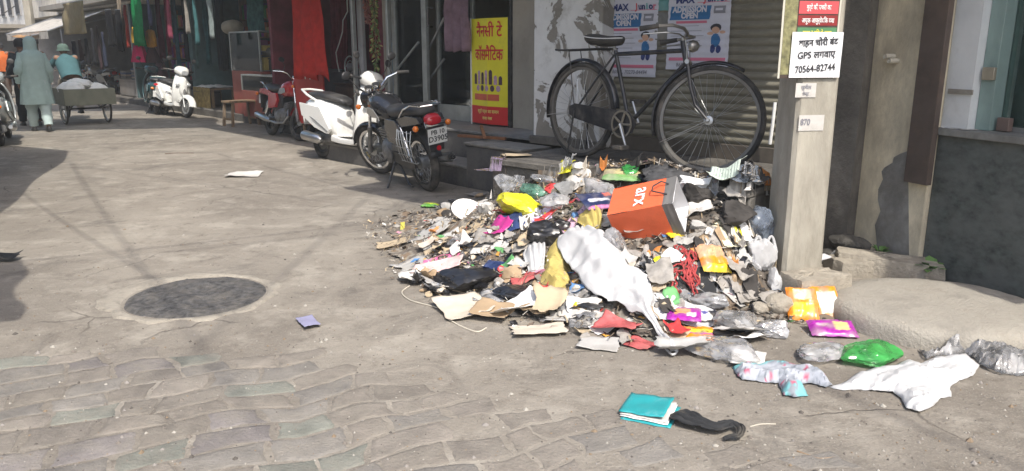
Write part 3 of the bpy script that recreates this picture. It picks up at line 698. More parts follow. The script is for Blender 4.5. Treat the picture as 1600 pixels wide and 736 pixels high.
clutter(588, 150, 1.4, .5, .5, .4, mat('brown_carton', (.20, .13, .08), .85, var=.2), 'brown carton under the garlands', z0=.361)
A = RF.hit(541, 100, 1.35)
o_ = thing('wall_fan', 'grey round fan standing on the crate in the maroon shop', 'fan', RF(A[0], 1.42, .95)); bpy.context.view_layer.update()
c_ = RF(A[0], 1.42, 1.2); wp(MB().ring(c_, RF.b, .17, .012, 24, 6).ring(c_, RF.b, .10, .006, 20, 5), 'guard', M_steel, o_); wp(MB().ell(c_, .06), 'motor', mat('grey_motor', (.2, .2, .21), .4), o_)
for k in range(3):
    an = k * 2.1; d_ = RF.a * math.cos(an) + Vector((0, 0, 1)) * math.sin(an); e_ = RF.a * math.cos(an + .7) + Vector((0, 0, 1)) * math.sin(an + .7)
    wp(MB().add([c_, c_ + d_ * .15, c_ + e_ * .15 + RF.b * .03], [(0, 1, 2)]), 'blade', M_grey_wall, o_)
wp(MB().tube([c_, c_ + Vector((0, 0, -.25))], .02, 8).lathe([(.12, 0), (.11, .02), (.03, .03)], c_ + Vector((0, 0, -.25)), (0, 0, 1), 16), 'stand', M_black_plastic, o_)

# ---------------------------------------------------------------- shop 3: glass counters
RF1 = RF; RF = Frame(RF1(0, .9), (-.67, .74), (.74, .67))     # the row steps back further up the street
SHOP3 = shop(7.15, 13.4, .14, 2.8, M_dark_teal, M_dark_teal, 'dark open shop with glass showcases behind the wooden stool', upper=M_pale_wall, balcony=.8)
def showcase(px0, px1, py0, py1, b, label, frame_m=M_alu, base_m=None, shelves=2):
    a0, z1 = RF.hit(px0, py0, b); a1, z0 = RF.hit(px1, py1, b); a0, a1 = min(a0, a1), max(a0, a1); zb = .141; d = .45
    o = thing('glass_showcase', label, 'showcase', RF((a0 + a1) / 2, b, zb)); bpy.context.view_layer.update()
    bm_ = base_m or mat('showcase_base', (.30, .07, .05), .6, var=.2, dirt=.3)
    zc = z0; wp(MB().fbox(RF, a0, a1, b, b + d, zb, zc), 'base', bm_, o, bevel=.006)
    for aa in (a0, a1 - .03):
        for bb in (b, b + d - .03): wp(MB().fbox(RF, aa, aa + .03, bb, bb + .03, zc + .001, z1), 'upright', frame_m, o)
    wp(MB().fbox(RF, a0, a1, b, b + d, z1 + .001, z1 + .03), 'top', frame_m, o, bevel=.004)
    wp(MB().fbox(RF, a0 + .03, a1 - .03, b + .01, b + .016, zc + .001, z1), 'glass_pane', M_pane, o)
    q = random.Random(int(px0))
    for k in range(shelves):
        zz = zc + .01 + (z1 - zc) * k / shelves; wp(MB().fbox(RF, a0 + .031, a1 - .031, b + .05, b + d - .02, zz, zz + .012), 'shelf', M_steel, o)
        x = a0 + .06
        while x < a1 - .12:
            w = q.uniform(.06, .13); hh = q.uniform(.06, (z1 - zc) / shelves * .7)
            wp(MB().fbox(RF, x, x + w, b + .1, b + .3, zz + .0125, zz + .0125 + hh), 'ware', mat('ware_%d' % q.randint(0, 5), [(.35, .07, .05), (.42, .33, .1), (.1, .25, .3), (.4, .36, .3), (.25, .1, .2), (.1, .12, .2)][q.randint(0, 5)], .5), o)
            x += w + .02
    return o
showcase(357, 408, 52, 112, .75, 'tall glass showcase with alloy frame under the cream sack')
showcase(376, 440, 118, 146, .55, 'low glass counter with orange base behind the red motorcycle', shelves=1)
# cream sack on top of the showcase
A = RF.hit(362, 53, .95); q0 = RF(A[0], .98, A[1])
def rock(c, r, seed, flat=.75, amp=.25, sub=3):
    bm = bmesh.new(); bmesh.ops.create_icosphere(bm, subdivisions=sub, radius=1)
    for v in bm.verts:
        n = noise.noise(v.co * 1.3 + Vector((seed, 0, 0))) * amp + noise.noise(v.co * 3.1 + Vector((0, seed, 0))) * amp * .4
        v.co = v.co * (1 + n)
    mb = MB(); rx, ry, rz = r if isinstance(r, tuple) else (r, r, r * flat)
    mb.v = [(c[0] + v.co.x * rx, c[1] + v.co.y * ry, c[2] + v.co.z * rz) for v in bm.verts]; mb.f = [tuple(v.index for v in f.verts) for f in bm.faces]; bm.free(); return mb
tag(rock(q0 + Vector((0, 0, .14)), (.24, .24, .16), 3, amp=.1).build('sack', cloth('cream_sack', (.42, .37, .28), .1), None), 'rounded cream sack lying on the glass showcase', 'sack')
hang(414, 443, -50, 58, 1.1, cloth('teal_cloth', (.10, .22, .23), .25, var=.3), 'pale teal cloth hanging left of the red cloth', pleats=6, seed=9)
hang(380, 413, -50, 50, 1.5, cloth('sea_cloth', (.12, .28, .28), .25, var=.3), 'sea green cloth hanging above the glass showcase', pleats=6, seed=10)
hang(330, 356, -50, 110, 1.6, cloth('black_cloth', (.015, .02, .024), .1, var=.3), 'black cloth hanging left of the glass showcase', pleats=4, seed=11)
A = RF.hit(428, 90, 1.0); bl = RF(A[0], 1.0, A[1])
bo = thing('bolster_roll', 'grey bolster roll on a dark counter left of the red cloth', 'bolster', bl); bpy.context.view_layer.update()
wp(MB().lathe([(.02, 0), (.09, .01), (.1, .05), (.1, .65), (.09, .69), (.02, .7)], bl - RF.a * .35 + Vector((0, 0, .1)), RF.a, 16), 'roll', cloth('grey_cloth', (.16, .15, .14), .05), bo)
clutter(428, 140, .95, .9, A[1] - .18, .4, M_dark, 'dark counter under the grey bolster', 'counter', 'counter', z0=.141)
# ---------------------------------------------------------------- shop 4 and 5: cloth shops further up the street
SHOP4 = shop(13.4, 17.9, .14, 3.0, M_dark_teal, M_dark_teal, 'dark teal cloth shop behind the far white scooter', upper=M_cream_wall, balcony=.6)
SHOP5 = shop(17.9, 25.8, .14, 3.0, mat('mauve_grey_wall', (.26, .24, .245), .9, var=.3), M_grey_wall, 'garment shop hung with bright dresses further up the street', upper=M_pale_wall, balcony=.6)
for i, (x0, x1, y1, b, c, nm) in enumerate((
        (312, 330, 100, .95, (.03, .10, .11), 'dark teal saree hanging left of the black cloth'), (296, 310, 108, 1.1, (.10, .17, .16), 'grey green saree in the dark teal shop'),
        (281, 294, 96, 1.0, (.015, .02, .03), 'near black saree in the dark teal shop'), (268, 279, 112, 1.1, (.035, .09, .12), 'petrol blue saree above the far white scooter'),
        (254, 266, 85, .9, (.20, .02, .045), 'deep red saree at the left of the teal shop'), (244, 252, 92, .9, (.12, .018, .04), 'wine coloured saree beside the deep red one'))):
    hang(x0, x1, -40, y1, b, cloth('saree_%d' % i, c, .2, var=.35), nm, 'hanging_saree', 'saree', 4, .035, seed=20 + i, group='cloth hung in the dark teal shop')
hang(200, 230, -40, 72, .35, cloth('green_cloth', (.02, .30, .10), .35, var=.25), 'bright green cloth slanting over the garment shop', pleats=3, seed=30, flare=.25)
hang(193, 203, 8, 74, .7, cloth('rust_cloth', (.32, .04, .025), .25, var=.2), 'rust red cloth left of the pink dress', pleats=3, seed=31)
hang(164, 180, 16, 72, .1, cloth('black_jacket', (.014, .014, .016), .05), 'left one of two black garments hung over the stalls', 'hanging_garment', 'garment', 3, seed=32)
hang(179, 195, 16, 80, .1, cloth('black_jacket', (.014, .014, .016), .05), 'right one of two black garments hung over the stalls', 'hanging_garment', 'garment', 3, seed=33)
hang(236, 243, 30, 100, 1.0, cloth('slate_cloth', (.10, .10, .12), .15), 'slate grey cloth right of the orange kurta', pleats=3, seed=34)
def dress(px, py0, py1, b, top_m, skirt_m, label, wpx=18, sleeves=True, waist=.42):
    a, z1 = RF.hit(px, py0, b); _, z0 = RF.hit(px, py1, b); a1, _ = RF.hit(px + wpx / 2, py0, b); w = abs(a1 - a); h = z1 - z0
    o = thing('hanging_dress', label, 'dress', RF(a, b, z0)); bpy.context.view_layer.update(); zw = z0 + h * (1 - waist)
    def ringz(z, ww, dd, n=18, pl=0.0): return [RF(a + ww * math.cos(2 * PI * k / n) * (1 + pl * math.sin(6 * 2 * PI * k / n)), b + dd * math.sin(2 * PI * k / n) * (1 + pl * math.sin(6 * 2 * PI * k / n)), z) for k in range(n)]
    wp(MB().loft([ringz(zw, w * .42, .06), ringz(zw + (z1 - zw) * .6, w * .5, .08), ringz(z1 - .06, w * .5, .07), ringz(z1, w * .18, .04)]), 'bodice', top_m, o)
    wp(MB().loft([ringz(z0, w * 1.0, .16, 36, .12), ringz((z0 + zw) / 2, w * .75, .12, 36, .08), ringz(zw + .01, w * .43, .065, 36)]), 'skirt', skirt_m, o)
    if sleeves:
        for s_ in (-1, 1): wp(MB().tube([RF(a + s_ * w * .42, b, z1 - .06), RF(a + s_ * w * .75, b, z1 - .22), RF(a + s_ * w * .82, b, z1 - .42)], [.06, .05, .045], 8), 'sleeve', top_m, o)
    wp(MB().tube([RF(a, b, z1), RF(a, b, z1 + .12), RF(a, b, 2.75)], .004, 5), 'hanger', M_steel, o)
dress(213, 40, 97, .45, cloth('yellow_top', (.62, .38, .05), .2, var=.3), cloth('hot_pink', (.62, .03, .13), .25, var=.15), 'pink dress with yellow top hanging by the green cloth', 18)
dress(234, 46, 98, .6, cloth('orange_top', (.50, .24, .03), .2, var=.2), cloth('dark_brown_cloth', (.05, .025, .025), .1), 'orange kurta over dark skirt right of the green cloth', 15, waist=.55)
dress(246, 60, 122, 1.1, cloth('mauve_top', (.22, .14, .16), .2), cloth('mauve_top', (.22, .14, .16), .2), 'long mauve dress at the back of the garment shop', 10)
# stacks of folded cloth on a counter
def folded_stack(px, py, b, n, w, cols, label, z0=None):
    A = RF.hit(px, py, b); o = thing('folded_cloth_stack', label, 'cloth stack', RF(A[0], b, A[1] if z0 is None else z0)); bpy.context.view_layer.update(); z = A[1] if z0 is None else z0
    q = random.Random(int(px * 3))
    for k in range(n):
        h = q.uniform(.035, .06); j = q.uniform(-.03, .03); ww = w * q.uniform(.9, 1.05)
        wp(MB().fbox(RF, A[0] - ww / 2 + j, A[0] + ww / 2 + j, b, b + .35, z + .001, z + h), 'folded_cloth', cols[k % len(cols)], o, bevel=.015); z += h
CG = [cloth('fold_grey', (.16, .155, .15), .05), cloth('fold_slate', (.10, .115, .13), .05), cloth('fold_beige', (.25, .22, .19), .05), cloth('fold_blue', (.05, .08, .15), .05)]
clutter(200, 150, 1.0, 1.5, .45, .6, mat('pale_counter', (.25, .23, .21), .8, var=.2, dirt=.3), 'pale counter carrying folded cloth in the garment shop', 'counter', 'counter', z0=.141)
zc_ = .141 + .482
folded_stack(192, 120, 1.07, 5, .5, CG, 'left stack of folded grey cloth on the counter', zc_); folded_stack(209, 120, 1.07, 7, .5, CG[1:] + CG[:1], 'right stack of folded cloth on the counter under the pink dress', zc_)
clutter(276, 120, .9, .9, .55, .5, mat('black_crate', (.02, .022, .025), .6, var=.2), 'black crate on the floor of the dark teal shop', z0=.141)
clutter(300, 120, .9, .9, .35, .5, mat('dark_tin', (.05, .05, .05), .5, .3), 'low dark tin box beside the black crate', z0=.141)
# table with golden fringed cloth and white bundle, wooden stool, small bench
tb = thing('cloth_table', 'low table with golden fringed cloth and white sheet behind the stool', 'table', G(340, 176)); tb.rotation_euler.z = RF.yaw(); bpy.context.view_layer.update()
for (x, y) in ((-.42, -.25), (.42, -.25), (-.42, .25), (.42, .25)): MB().box(x - .03, x + .03, y - .03, y + .03, 0, .56).build('leg', M_wood, tb)
MB().box(-.5, .5, -.32, .32, .561, .60).build('top', M_wood, tb, bevel=.006)
MB().grid(60, 8, lambda u, v: Vector((.52 - u * 1.04, .34 + .02 * math.sin(u * 90) * (1 - v), .10 + .51 * v))).build('fringe', cloth('gold_fringe', (.40, .30, .12), .2, var=.4), tb, recalc=False)
MB().grid(36, 8, lambda u, v: Vector((.53 + .02 * math.sin(u * 60) * (1 - v), -.34 + u * .68, .22 + .39 * v))).build('fringe', MATS['gold_fringe'], tb, recalc=False)
MB().grid(24, 16, lambda u, v: Vector((-.52 + u * 1.04, -.34 + v * .68, .612 + .05 * abs(fbm((u * 4, v * 3, 1))) + .03 * math.sin(PI * u) * math.sin(PI * v)))).build('white_sheet', cloth('white_sheet', (.62, .61, .58), .2), tb, recalc=False)
def stool(pxy, label, w=.55, d=.32, h=.46, yaw=0.0):
    o = thing('wooden_stool', label, 'stool', G(*pxy), yaw)
    MB().box(-w / 2, w / 2, -d / 2, d / 2, h - .04, h).build('seat', M_wood, o, bevel=.006)
    for sx in (-1, 1):
        for sy in (-1, 1):
            x, y = sx * (w / 2 - .05), sy * (d / 2 - .04)
            MB().hexa([Vector((x * 1.15 - .022, y * 1.1 - .022, 0)), Vector((x * 1.15 + .022, y * 1.1 - .022, 0)), Vector((x * 1.15 + .022, y * 1.1 + .022, 0)), Vector((x * 1.15 - .022, y * 1.1 + .022, 0)),
                       Vector((x - .022, y - .022, h - .041)), Vector((x + .022, y - .022, h - .041)), Vector((x + .022, y + .022, h - .041)), Vector((x - .022, y + .022, h - .041))]).build('leg', M_wood, o)
        MB().box(sx * (w / 2 - .04) - .015, sx * (w / 2 - .04) + .015, -d / 2 + .06, d / 2 - .06, .12, .16).build('stretcher', M_wood, o)
    return o
stool((378, 196), 'weathered wooden stool standing on the street by the table', .62, .36, .50, RF.yaw() + R(100))
# ---------------------------------------------------------------- awning, tan cloth and houses at the far end
SHOP6 = shop(25.8, 31, .14, 3.0, mat('dim_goods_wall', (.10, .10, .10), .9, var=.6, scale=6), M_grey_wall, 'dark shop under the white awning up the street', upper=M_cream_wall, ceil=2.7, balcony=0)
SHOP7 = shop(31, 38, .14, 3.0, M_dark, M_grey_wall, 'pale balconied house beyond the white awning', upper=M_pale_wall, ceil=2.3, balcony=1.0, top=7)
SHOP8 = shop(38, 48, .14, 3.0, M_dark, M_pale_wall, 'white house with dark openings at the end of the row', upper=M_pale_wall, ceil=2.4, balcony=1.0, top=8)
SHOP9 = shop(48, 66, .14, 3.0, M_dark, M_pale_wall, 'last pale house of the row seen at the picture edge', upper=M_cream_wall, ceil=2.6, balcony=1.0, top=9)
for (S, t0, t1, z0, n) in ((SHOP7, 31.4, 37.6, 2.55, 4), (SHOP8, 38.5, 47.5, 2.7, 5), (SHOP9, 48.5, 65, 2.9, 7), (SHOP6, 26.2, 30.6, 3.1, 3)):
    for k in range(n):
        t = t0 + (t1 - t0) * (k + .5) / n; w = .42
        f = wp(MB().fbox(RF, t - w, t + w, .93, .979, z0 + .35, z0 + 1.6), 'window', M_grey_wall, S)
        g = MB().fbox(RF, t - w + .06, t + w - .06, .915, .929, z0 + .42, z0 + 1.53).build('pane', M_dark); g.parent = f
    for k in range(int((t1 - t0) / .35)):
        t = t0 + k * .35
        if S is not SHOP6: wp(MB().fbox(RF, t - .02, t + .02, .05, .07, z0, z0 + .55), 'baluster', M_steel, S)
    if S is not SHOP6: wp(MB().fbox(RF, t0 - .1, t1, .03, .09, z0 + .551, z0 + .6), 'handrail', M_steel, S)
aw = thing('white_awning', 'off-white cloth awning slanting over the far stalls', 'awning', RF(23.7, 0, 2.0)); bpy.context.view_layer.update()
a_far, a_near = tpx(76, .2), tpx(150, .2)
def awf(u, v): return RF(a_near + (a_far - a_near) * u, 1.0 - 1.9 * v, 2.72 - .72 * v - .10 * math.sin(PI * u) * math.sin(PI * v))
sd = wp(MB().grid(20, 10, awf), 'canopy', cloth('awning_white', (.60, .57, .52), .3, dirt=.3), aw, recalc=False); sd.modifiers.new('solid', 'SOLIDIFY').thickness = .008
for t in (a_near, a_far): wp(MB().tube([RF(t, .98, 2.73), RF(t, -.92, 1.98)], .02, 6), 'support_bar', M_steel, aw)
wp(MB().grid(40, 3, lambda u, v: RF(a_near + (a_far - a_near) * u, -.91 - .02 * math.sin(u * 60), 1.98 - .2 * v)), 'valance', MATS['awning_white'], aw, recalc=False)
hang(96, 138, 12, 52, -.9, cloth('tan_cloth', (.42, .35, .22), .35, var=.12), 'tan cloth hanging from a pole in front of the white awning', pleats=2, amp=.05, seed=44, ztop=2.62)
aw2 = thing('orange_awning', 'small orange and white awning left of the tan cloth', 'awning', RF(28.5, 0, 1.9)); bpy.context.view_layer.update()
af, an_ = tpx(70, -.3), tpx(104, -.3)
o_ = wp(MB().grid(12, 6, lambda u, v: RF(an_ + (af - an_) * u, .4 - 1.5 * v, 2.35 - .45 * v - .06 * math.sin(PI * u))), 'canopy', cloth('awning_orange', (.55, .33, .16), .3, dirt=.3), aw2, recalc=False); o_.modifiers.new('solid', 'SOLIDIFY').thickness = .008
for t in (an_, af): wp(MB().tube([RF(t, .9, 2.4), RF(t, -1.1, 1.88)], .02, 6), 'support_bar', M_steel, aw2)
# goods hung below the awnings
for i, (px, y0, y1, b) in enumerate(((146, 45, 100, .2), (155, 40, 108, .5), (163, 50, 105, .3), (136, 60, 98, .2), (126, 62, 95, .4), (116, 64, 90, .3))):
    hang(px - 4, px + 4, y0, y1, b, cloth('dark_goods_%d' % (i % 3), [(.02, .02, .025), (.05, .03, .035), (.03, .035, .06)][i % 3], .1), 'dark garment hung under the white awning, %s from the right' % ['fourth', 'third', 'second', 'fifth', 'sixth', 'seventh'][i], 'hanging_garment', 'garment', 3, .03, seed=50 + i, group='dark garments under the white awning')
# far pole and transformer-like boxes
fp = thing('far_utility_pole', 'thick pale concrete pole far up the street left of the tan cloth', 'pole', RF(31, -.8, 0)); bpy.context.view_layer.update()
a, z = RF.hit(42, 0, 0); p = RF(a, 0, 0)
fp.location = p; MB().loft([sq(.12, 0), sq(.10, 9)]).build('shaft', M_pole, fp)
MB().box(-.3, .3, -.26, -.16, 1.7, 2.2).build('meter_box', M_black_metal, fp, bevel=.01)
# houses closing the street at the far left
def house(c, w, d, h, yaw, m, label, floors=3, cols=4):
    o = thing('far_house', label, 'house', (c[0], c[1], 0), yaw)
    MB().box(-w / 2, w / 2, 0, d, 0, h).build('wall', m, o)
    MB().box(-w / 2 - .15, w / 2 + .15, -.2, d + .1, h + .001, h + .25).build('parapet', M_conc, o)
    for f in range(floors):
        z0 = .3 + f * h / floors
        for k in range(cols):
            x = -w / 2 + w * (k + .5) / cols; ww = w / cols * .3
            wo = MB().box(x - ww, x + ww, -.06, -.002, z0 + .5, z0 + 1.9).build('window', M_grey_wall, o)
            MB().box(x - ww + .07, x + ww - .07, -.09, -.061, z0 + .58, z0 + 1.82).build('pane', M_dark, wo)
        if f: MB().box(-w / 2 + .1, w / 2 - .1, -.9, -.003, z0 - .12, z0).build('balcony', M_conc, o)
    return o
house((-34, 58), 16, 6, 9, R(42), M_pale_wall, 'pale three storey house closing the far end of the street')
house((-47, 49), 14, 6, 8, R(42), M_cream_wall, 'cream house at the far left end of the street', 3, 4)
house((-27, 66), 14, 6, 10, R(42), M_cream_wall, 'tall cream house behind the end of the row', 3, 4)
# the other side of the street, outside the picture on the left, with its cloth awnings
LF = Frame((-5.9, 5.0), (-.67, .74), (-.74, -.67))
for i, (t0, t1, m, nm) in enumerate(((-4, 4, M_cream_wall, 'cream building on the left side of the street'), (4, 12, M_pale_wall, 'pale building on the left side of the street beyond the cream one'), (12, 26, M_cream_wall, 'long cream building on the left side up the street'))):
    s_ = thing('left_building', nm, 'building', LF((t0 + t1) / 2, 0, 0)); bpy.context.view_layer.update()
    wp(MB().fbox(LF, t0 + .01, t1 - .01, .8, 5, 0, 6.5), 'wall', m, s_)
    for k in range(int((t1 - t0) / 4)):
        a = t0 + 2 + 4 * k; sh = wp(MB().fbox(LF, a - 1.5, a + 1.5, .74, .799, 0, 2.5), 'shutter', M_slat, s_)
def awning2(pts, label, m, name='cloth_awning'):
    """flat sagging cloth over the street, corners in world space"""
    o = thing(name, label, 'awning', (pts[0] + pts[2]) / 2); bpy.context.view_layer.update()
    c = wp(MB().grid(26, 20, lambda u, v: (pts[0] * (1 - u) + pts[1] * u) * (1 - v) + (pts[3] * (1 - u) + pts[2] * u) * v + Vector(((.05 * math.sin(v * 11) + .08 * noise.noise(Vector((v * 3, 1, 2)))) * u, .0, -.35 * math.sin(PI * u) * math.sin(PI * v) + .06 * math.sin(v * 14)))), 'canopy', m, o, recalc=False)
    c.modifiers.new('solid', 'SOLIDIFY').thickness = .006; return o
def shade_src(px, py, z):                       # where something at height z must hang to shade this ground pixel
    g = G(px, py); return g + sdir * (z / sdir.z)
M_tarp = cloth('brown_tarp', (.22, .2, .16), .12, dirt=.3)
awning2([shade_src(-160, 520, 3.0), shade_src(30, 500, 3.0), shade_src(34, 402, 3.0), shade_src(-170, 392, 3.1)], 'near brown cloth awning over the left side of the street', M_tarp)
awning2([shade_src(-250, 372, 3.0), shade_src(-2, 334, 3.0), shade_src(112, 236, 3.0), shade_src(-160, 212, 3.0)], 'wide brown cloth awning over the left side of the street', M_tarp)
M_net = cloth('green_shade_net', (.10, .30, .26), .55, var=.1)
awning2([shade_src(-80, 207, 4.6), shade_src(345, 199, 4.6), shade_src(335, 184, 4.6), shade_src(-80, 188, 4.6)], 'green shade net strung across the street', M_net, 'shade_net')
awning2([shade_src(-80, 176, 4.7), shade_src(300, 172, 4.7), shade_src(300, 163, 4.7), shade_src(-80, 164, 4.7)], 'second green shade net strung across the street', M_net, 'shade_net')
# overhead cables whose shadows cross the road
def cable(p, label, z0, z1, r=.012, ext=1.2):
    A = shade_src(*p[0], z0); B = shade_src(*p[1], z1); d = B - A; A = A - d * ext; B = B + d * ext; n = 24
    pts = [A.lerp(B, i / n) + Vector((0, 0, .25 * (4 * (i / n - .5) ** 2 - .2))) for i in range(n + 1)]
    tag(MB().tube(pts, r, 6).build('overhead_cable', M_black_plastic), label, 'cable', 'overhead cables above the street')
cable(((140, 300), (245, 450)), 'black overhead cable above the manhole', 7.0, 7.2, .012, .6)
cable(((0, 412), (640, 342)), 'black overhead cable crossing above the street', 4.6, 4.4, .008, .5)
cable(((0, 420), (640, 352)), 'second overhead cable crossing above the street', 4.6, 4.4, .006, .5)
cable(((100, 255), (400, 300)), 'thin overhead cable above the road on the far side', 4.8, 4.8, .007, .6)
cable(((560, 322), (240, 600)), 'overhead cable running down the street', 7.5, 7.5, .010, .5)
cable(((60, 320), (215, 420)), 'slack overhead cable near the left buildings', 5.5, 5.5, .009, .5)
cable(((700, 332), (420, 262)), 'overhead cable running towards the parked scooters', 5.0, 5.0, .008, .5)
cable(((1303, 612), (1600, 733)), 'overhead cable above the white plastic sheet', 7.0, 7.0, .014, .4)

# shelves of cloth bolts inside the shops
def bolt_shelf(t0, t1, b, z0, rows, label, seed):
    o = thing('cloth_shelf', label, 'shelf', RF((t0 + t1) / 2, b, z0)); bpy.context.view_layer.update(); q = random.Random(seed)
    C = [(.30, .05, .08), (.08, .25, .28), (.35, .28, .12), (.10, .12, .28), (.38, .36, .34), (.22, .08, .25), (.10, .28, .12), (.42, .16, .06)]
    for r_ in range(rows):
        zz = z0 + r_ * .42; wp(MB().fbox(RF, t0, t1, b, b + .4, zz, zz + .025), 'board', M_wood, o); t = t0 + .03
        while t < t1 - .12:
            w = q.uniform(.10, .2); h = q.uniform(.22, .36); ci = q.randint(0, 7); wp(MB().fbox(RF, t, t + w - .01, b + .02, b + .34, zz + .026, zz + .026 + h), 'cloth_bolt', cloth('bolt_%d' % ci, C[ci], .05, var=.25), o, bevel=.02); t += w
    for t in (t0 - .03, t1): wp(MB().fbox(RF, t, t + .03, b, b + .4, z0 - .02, z0 + rows * .42 + .1), 'upright', M_wood, o)
bolt_shelf(8.2, 10.6, 2.2, .5, 5, 'shelf of cloth bolts at the back right of the showcase shop', 1); bolt_shelf(11.0, 13.2, 2.2, .5, 5, 'shelf of cloth bolts at the back left of the showcase shop', 2)
bolt_shelf(13.6, 15.6, 1.9, .4, 5, 'shelf of cloth bolts in the right half of the teal shop', 3); bolt_shelf(15.8, 17.7, 1.9, .4, 5, 'shelf of cloth bolts in the left half of the teal shop', 4)
bolt_shelf(18.2, 21.2, 2.0, .4, 5, 'shelf of cloth bolts behind the bright dresses', 5)
for i, (x0, x1, y0, y1, b, c, nm) in enumerate(((322, 334, -30, 60, .35, (.25, .30, .30), 'pale grey scarf at the front of the showcase shop'), (300, 309, -30, 70, .3, (.06, .16, .17), 'short teal scarf above the fringed table'), (286, 295, -30, 52, .3, (.30, .28, .25), 'cream scarf above the far white scooter'), (258, 268, -30, 60, .3, (.28, .06, .10), 'rose scarf above the dark teal scooter'), (228, 236, -30, 40, .3, (.10, .11, .2), 'indigo scarf above the orange kurta'), (180, 190, -30, 30, .2, (.3, .25, .2), 'beige scarf above the black garments'))):
    hang(x0, x1, y0, y1, b, cloth('scarf_%d' % i, c, .25, var=.25), nm, 'hanging_scarf', 'scarf', 3, .03, seed=70 + i, group='scarves hung along the shop fronts')
for i in range(7):
    z = 3.0 + .22 * i; a_ = RF(44 - i, .3 - .1 * i, z + .4); b_ = RF(24 + 1.5 * i, -.6 - .5 * i, z - .1 + .15 * (i % 3)); pts = [a_.lerp(b_, k / 14) + Vector((0, 0, -.5 * math.sin(PI * k / 14))) for k in range(15)]
    tag(MB().tube(pts, .018, 5).build('street_cable', M_black_plastic), 'sagging black cable strung up the far street, %s from the bottom' % ['first', 'second', 'third', 'fourth', 'fifth', 'sixth', 'seventh'][i], 'cable', 'sagging cables up the far street')
# ================================================================ bicycle
def wheel(parent, c, Rw, tyre_r, rim_r, spokes=0, hub_w=.05, rim_m=M_steel, alloy=0, steer=None, name='wheel', tyre_m=M_rubber, drum=.0):
    """wheel in the x-z plane about the y axis, parts: tyre, rim, hub, spokes"""
    w = bpy.data.objects.new(name, None); COL.objects.link(w); w.parent = parent; w.location = c; w.empty_display_size = .05
    MB().ring((0, 0, 0), (0, 1, 0), Rw - tyre_r, tyre_r, 48, 10).build('tyre', tyre_m, w)
    rr = Rw - 2 * tyre_r
    MB().lathe([(rr + .006, -tyre_r * .8), (rr - rim_r, -tyre_r * .7), (rr - rim_r * 1.2, 0), (rr - rim_r, tyre_r * .7), (rr + .006, tyre_r * .8), (rr, 0)], (0, 0, 0), (0, 1, 0), 48, closed=True).build('rim', rim_m, w)
    MB().lathe([(.008, -hub_w - .02), (.012, -hub_w), (.03 + drum, -hub_w * .9), (.03 + drum, -hub_w * .6), (.018 + drum, 0), (.03 + drum, hub_w * .6), (.03 + drum, hub_w * .9), (.012, hub_w), (.008, hub_w + .02)], (0, 0, 0), (0, 1, 0), 20).build('hub', M_steel, w)
    if spokes:
        m = MB()
        for k in range(spokes):
            a = 2 * PI * k / spokes; s_ = 1 if k % 2 else -1; b = a + (.55 if (k // 2) % 2 else -.55)
            m.tube([(.028 * math.cos(b), s_ * hub_w * .75, .028 * math.sin(b)), ((rr - rim_r) * math.cos(a), 0, (rr - rim_r) * math.sin(a))], .0015, 4, caps=False)
        tag(m.build('spokes', M_steel, w, recalc=False), kind='stuff')
    for k in range(alloy):
        a = 2 * PI * k / alloy; d = Vector((math.cos(a), 0, math.sin(a))); n = Vector((-d.z, 0, d.x))
        MB().loft([[d * r_ + n * sx * wv + Vector((0, sy * .014, 0)) for sx, sy in ((-1, -1), (1, -1), (1, 1), (-1, 1))] for r_, wv in ((.03 + drum * .6, .026), ((rr - rim_r) * .6, .016), (rr - rim_r * .8, .024))]).build('spoke', rim_m, w)
    return w
def arc(c, r, a0, a1, n, y=0.0): return [Vector((c[0] + r * math.cos(R(a0 + (a1 - a0) * i / n)), y, c[1] + r * math.sin(R(a0 + (a1 - a0) * i / n)))) for i in range(n + 1)]
def fender(parent, c, r, a0, a1, w, m, name='mudguard', n=20, off=(0, 0, 0), lip=.02):
    mb = MB(); rings = []
    for i in range(n + 1):
        a = R(a0 + (a1 - a0) * i / n); d = Vector((math.cos(a), 0, math.sin(a)))
        rings.append([Vector((c[0], 0, c[1])) + d * (r - lip * (abs(t) ** 2.2)) + Vector((0, w * t, 0)) for t in (-1, -.8, -.45, 0, .45, .8, 1)])
    base = 0
    for q in rings: mb.v += [tuple(p) for p in q]
    for i in range(n):
        for k in range(6): mb.f.append((i * 7 + k, i * 7 + k + 1, (i + 1) * 7 + k + 1, (i + 1) * 7 + k))
    o = mb.build(name, m, parent, recalc=False, angle=70); o.modifiers.new('solid', 'SOLIDIFY').thickness = .003; o.location = off; return o
M_dullchrome = mat('dull_chrome', (.38, .37, .35), .38, .9, var=.2, dirt=.35)
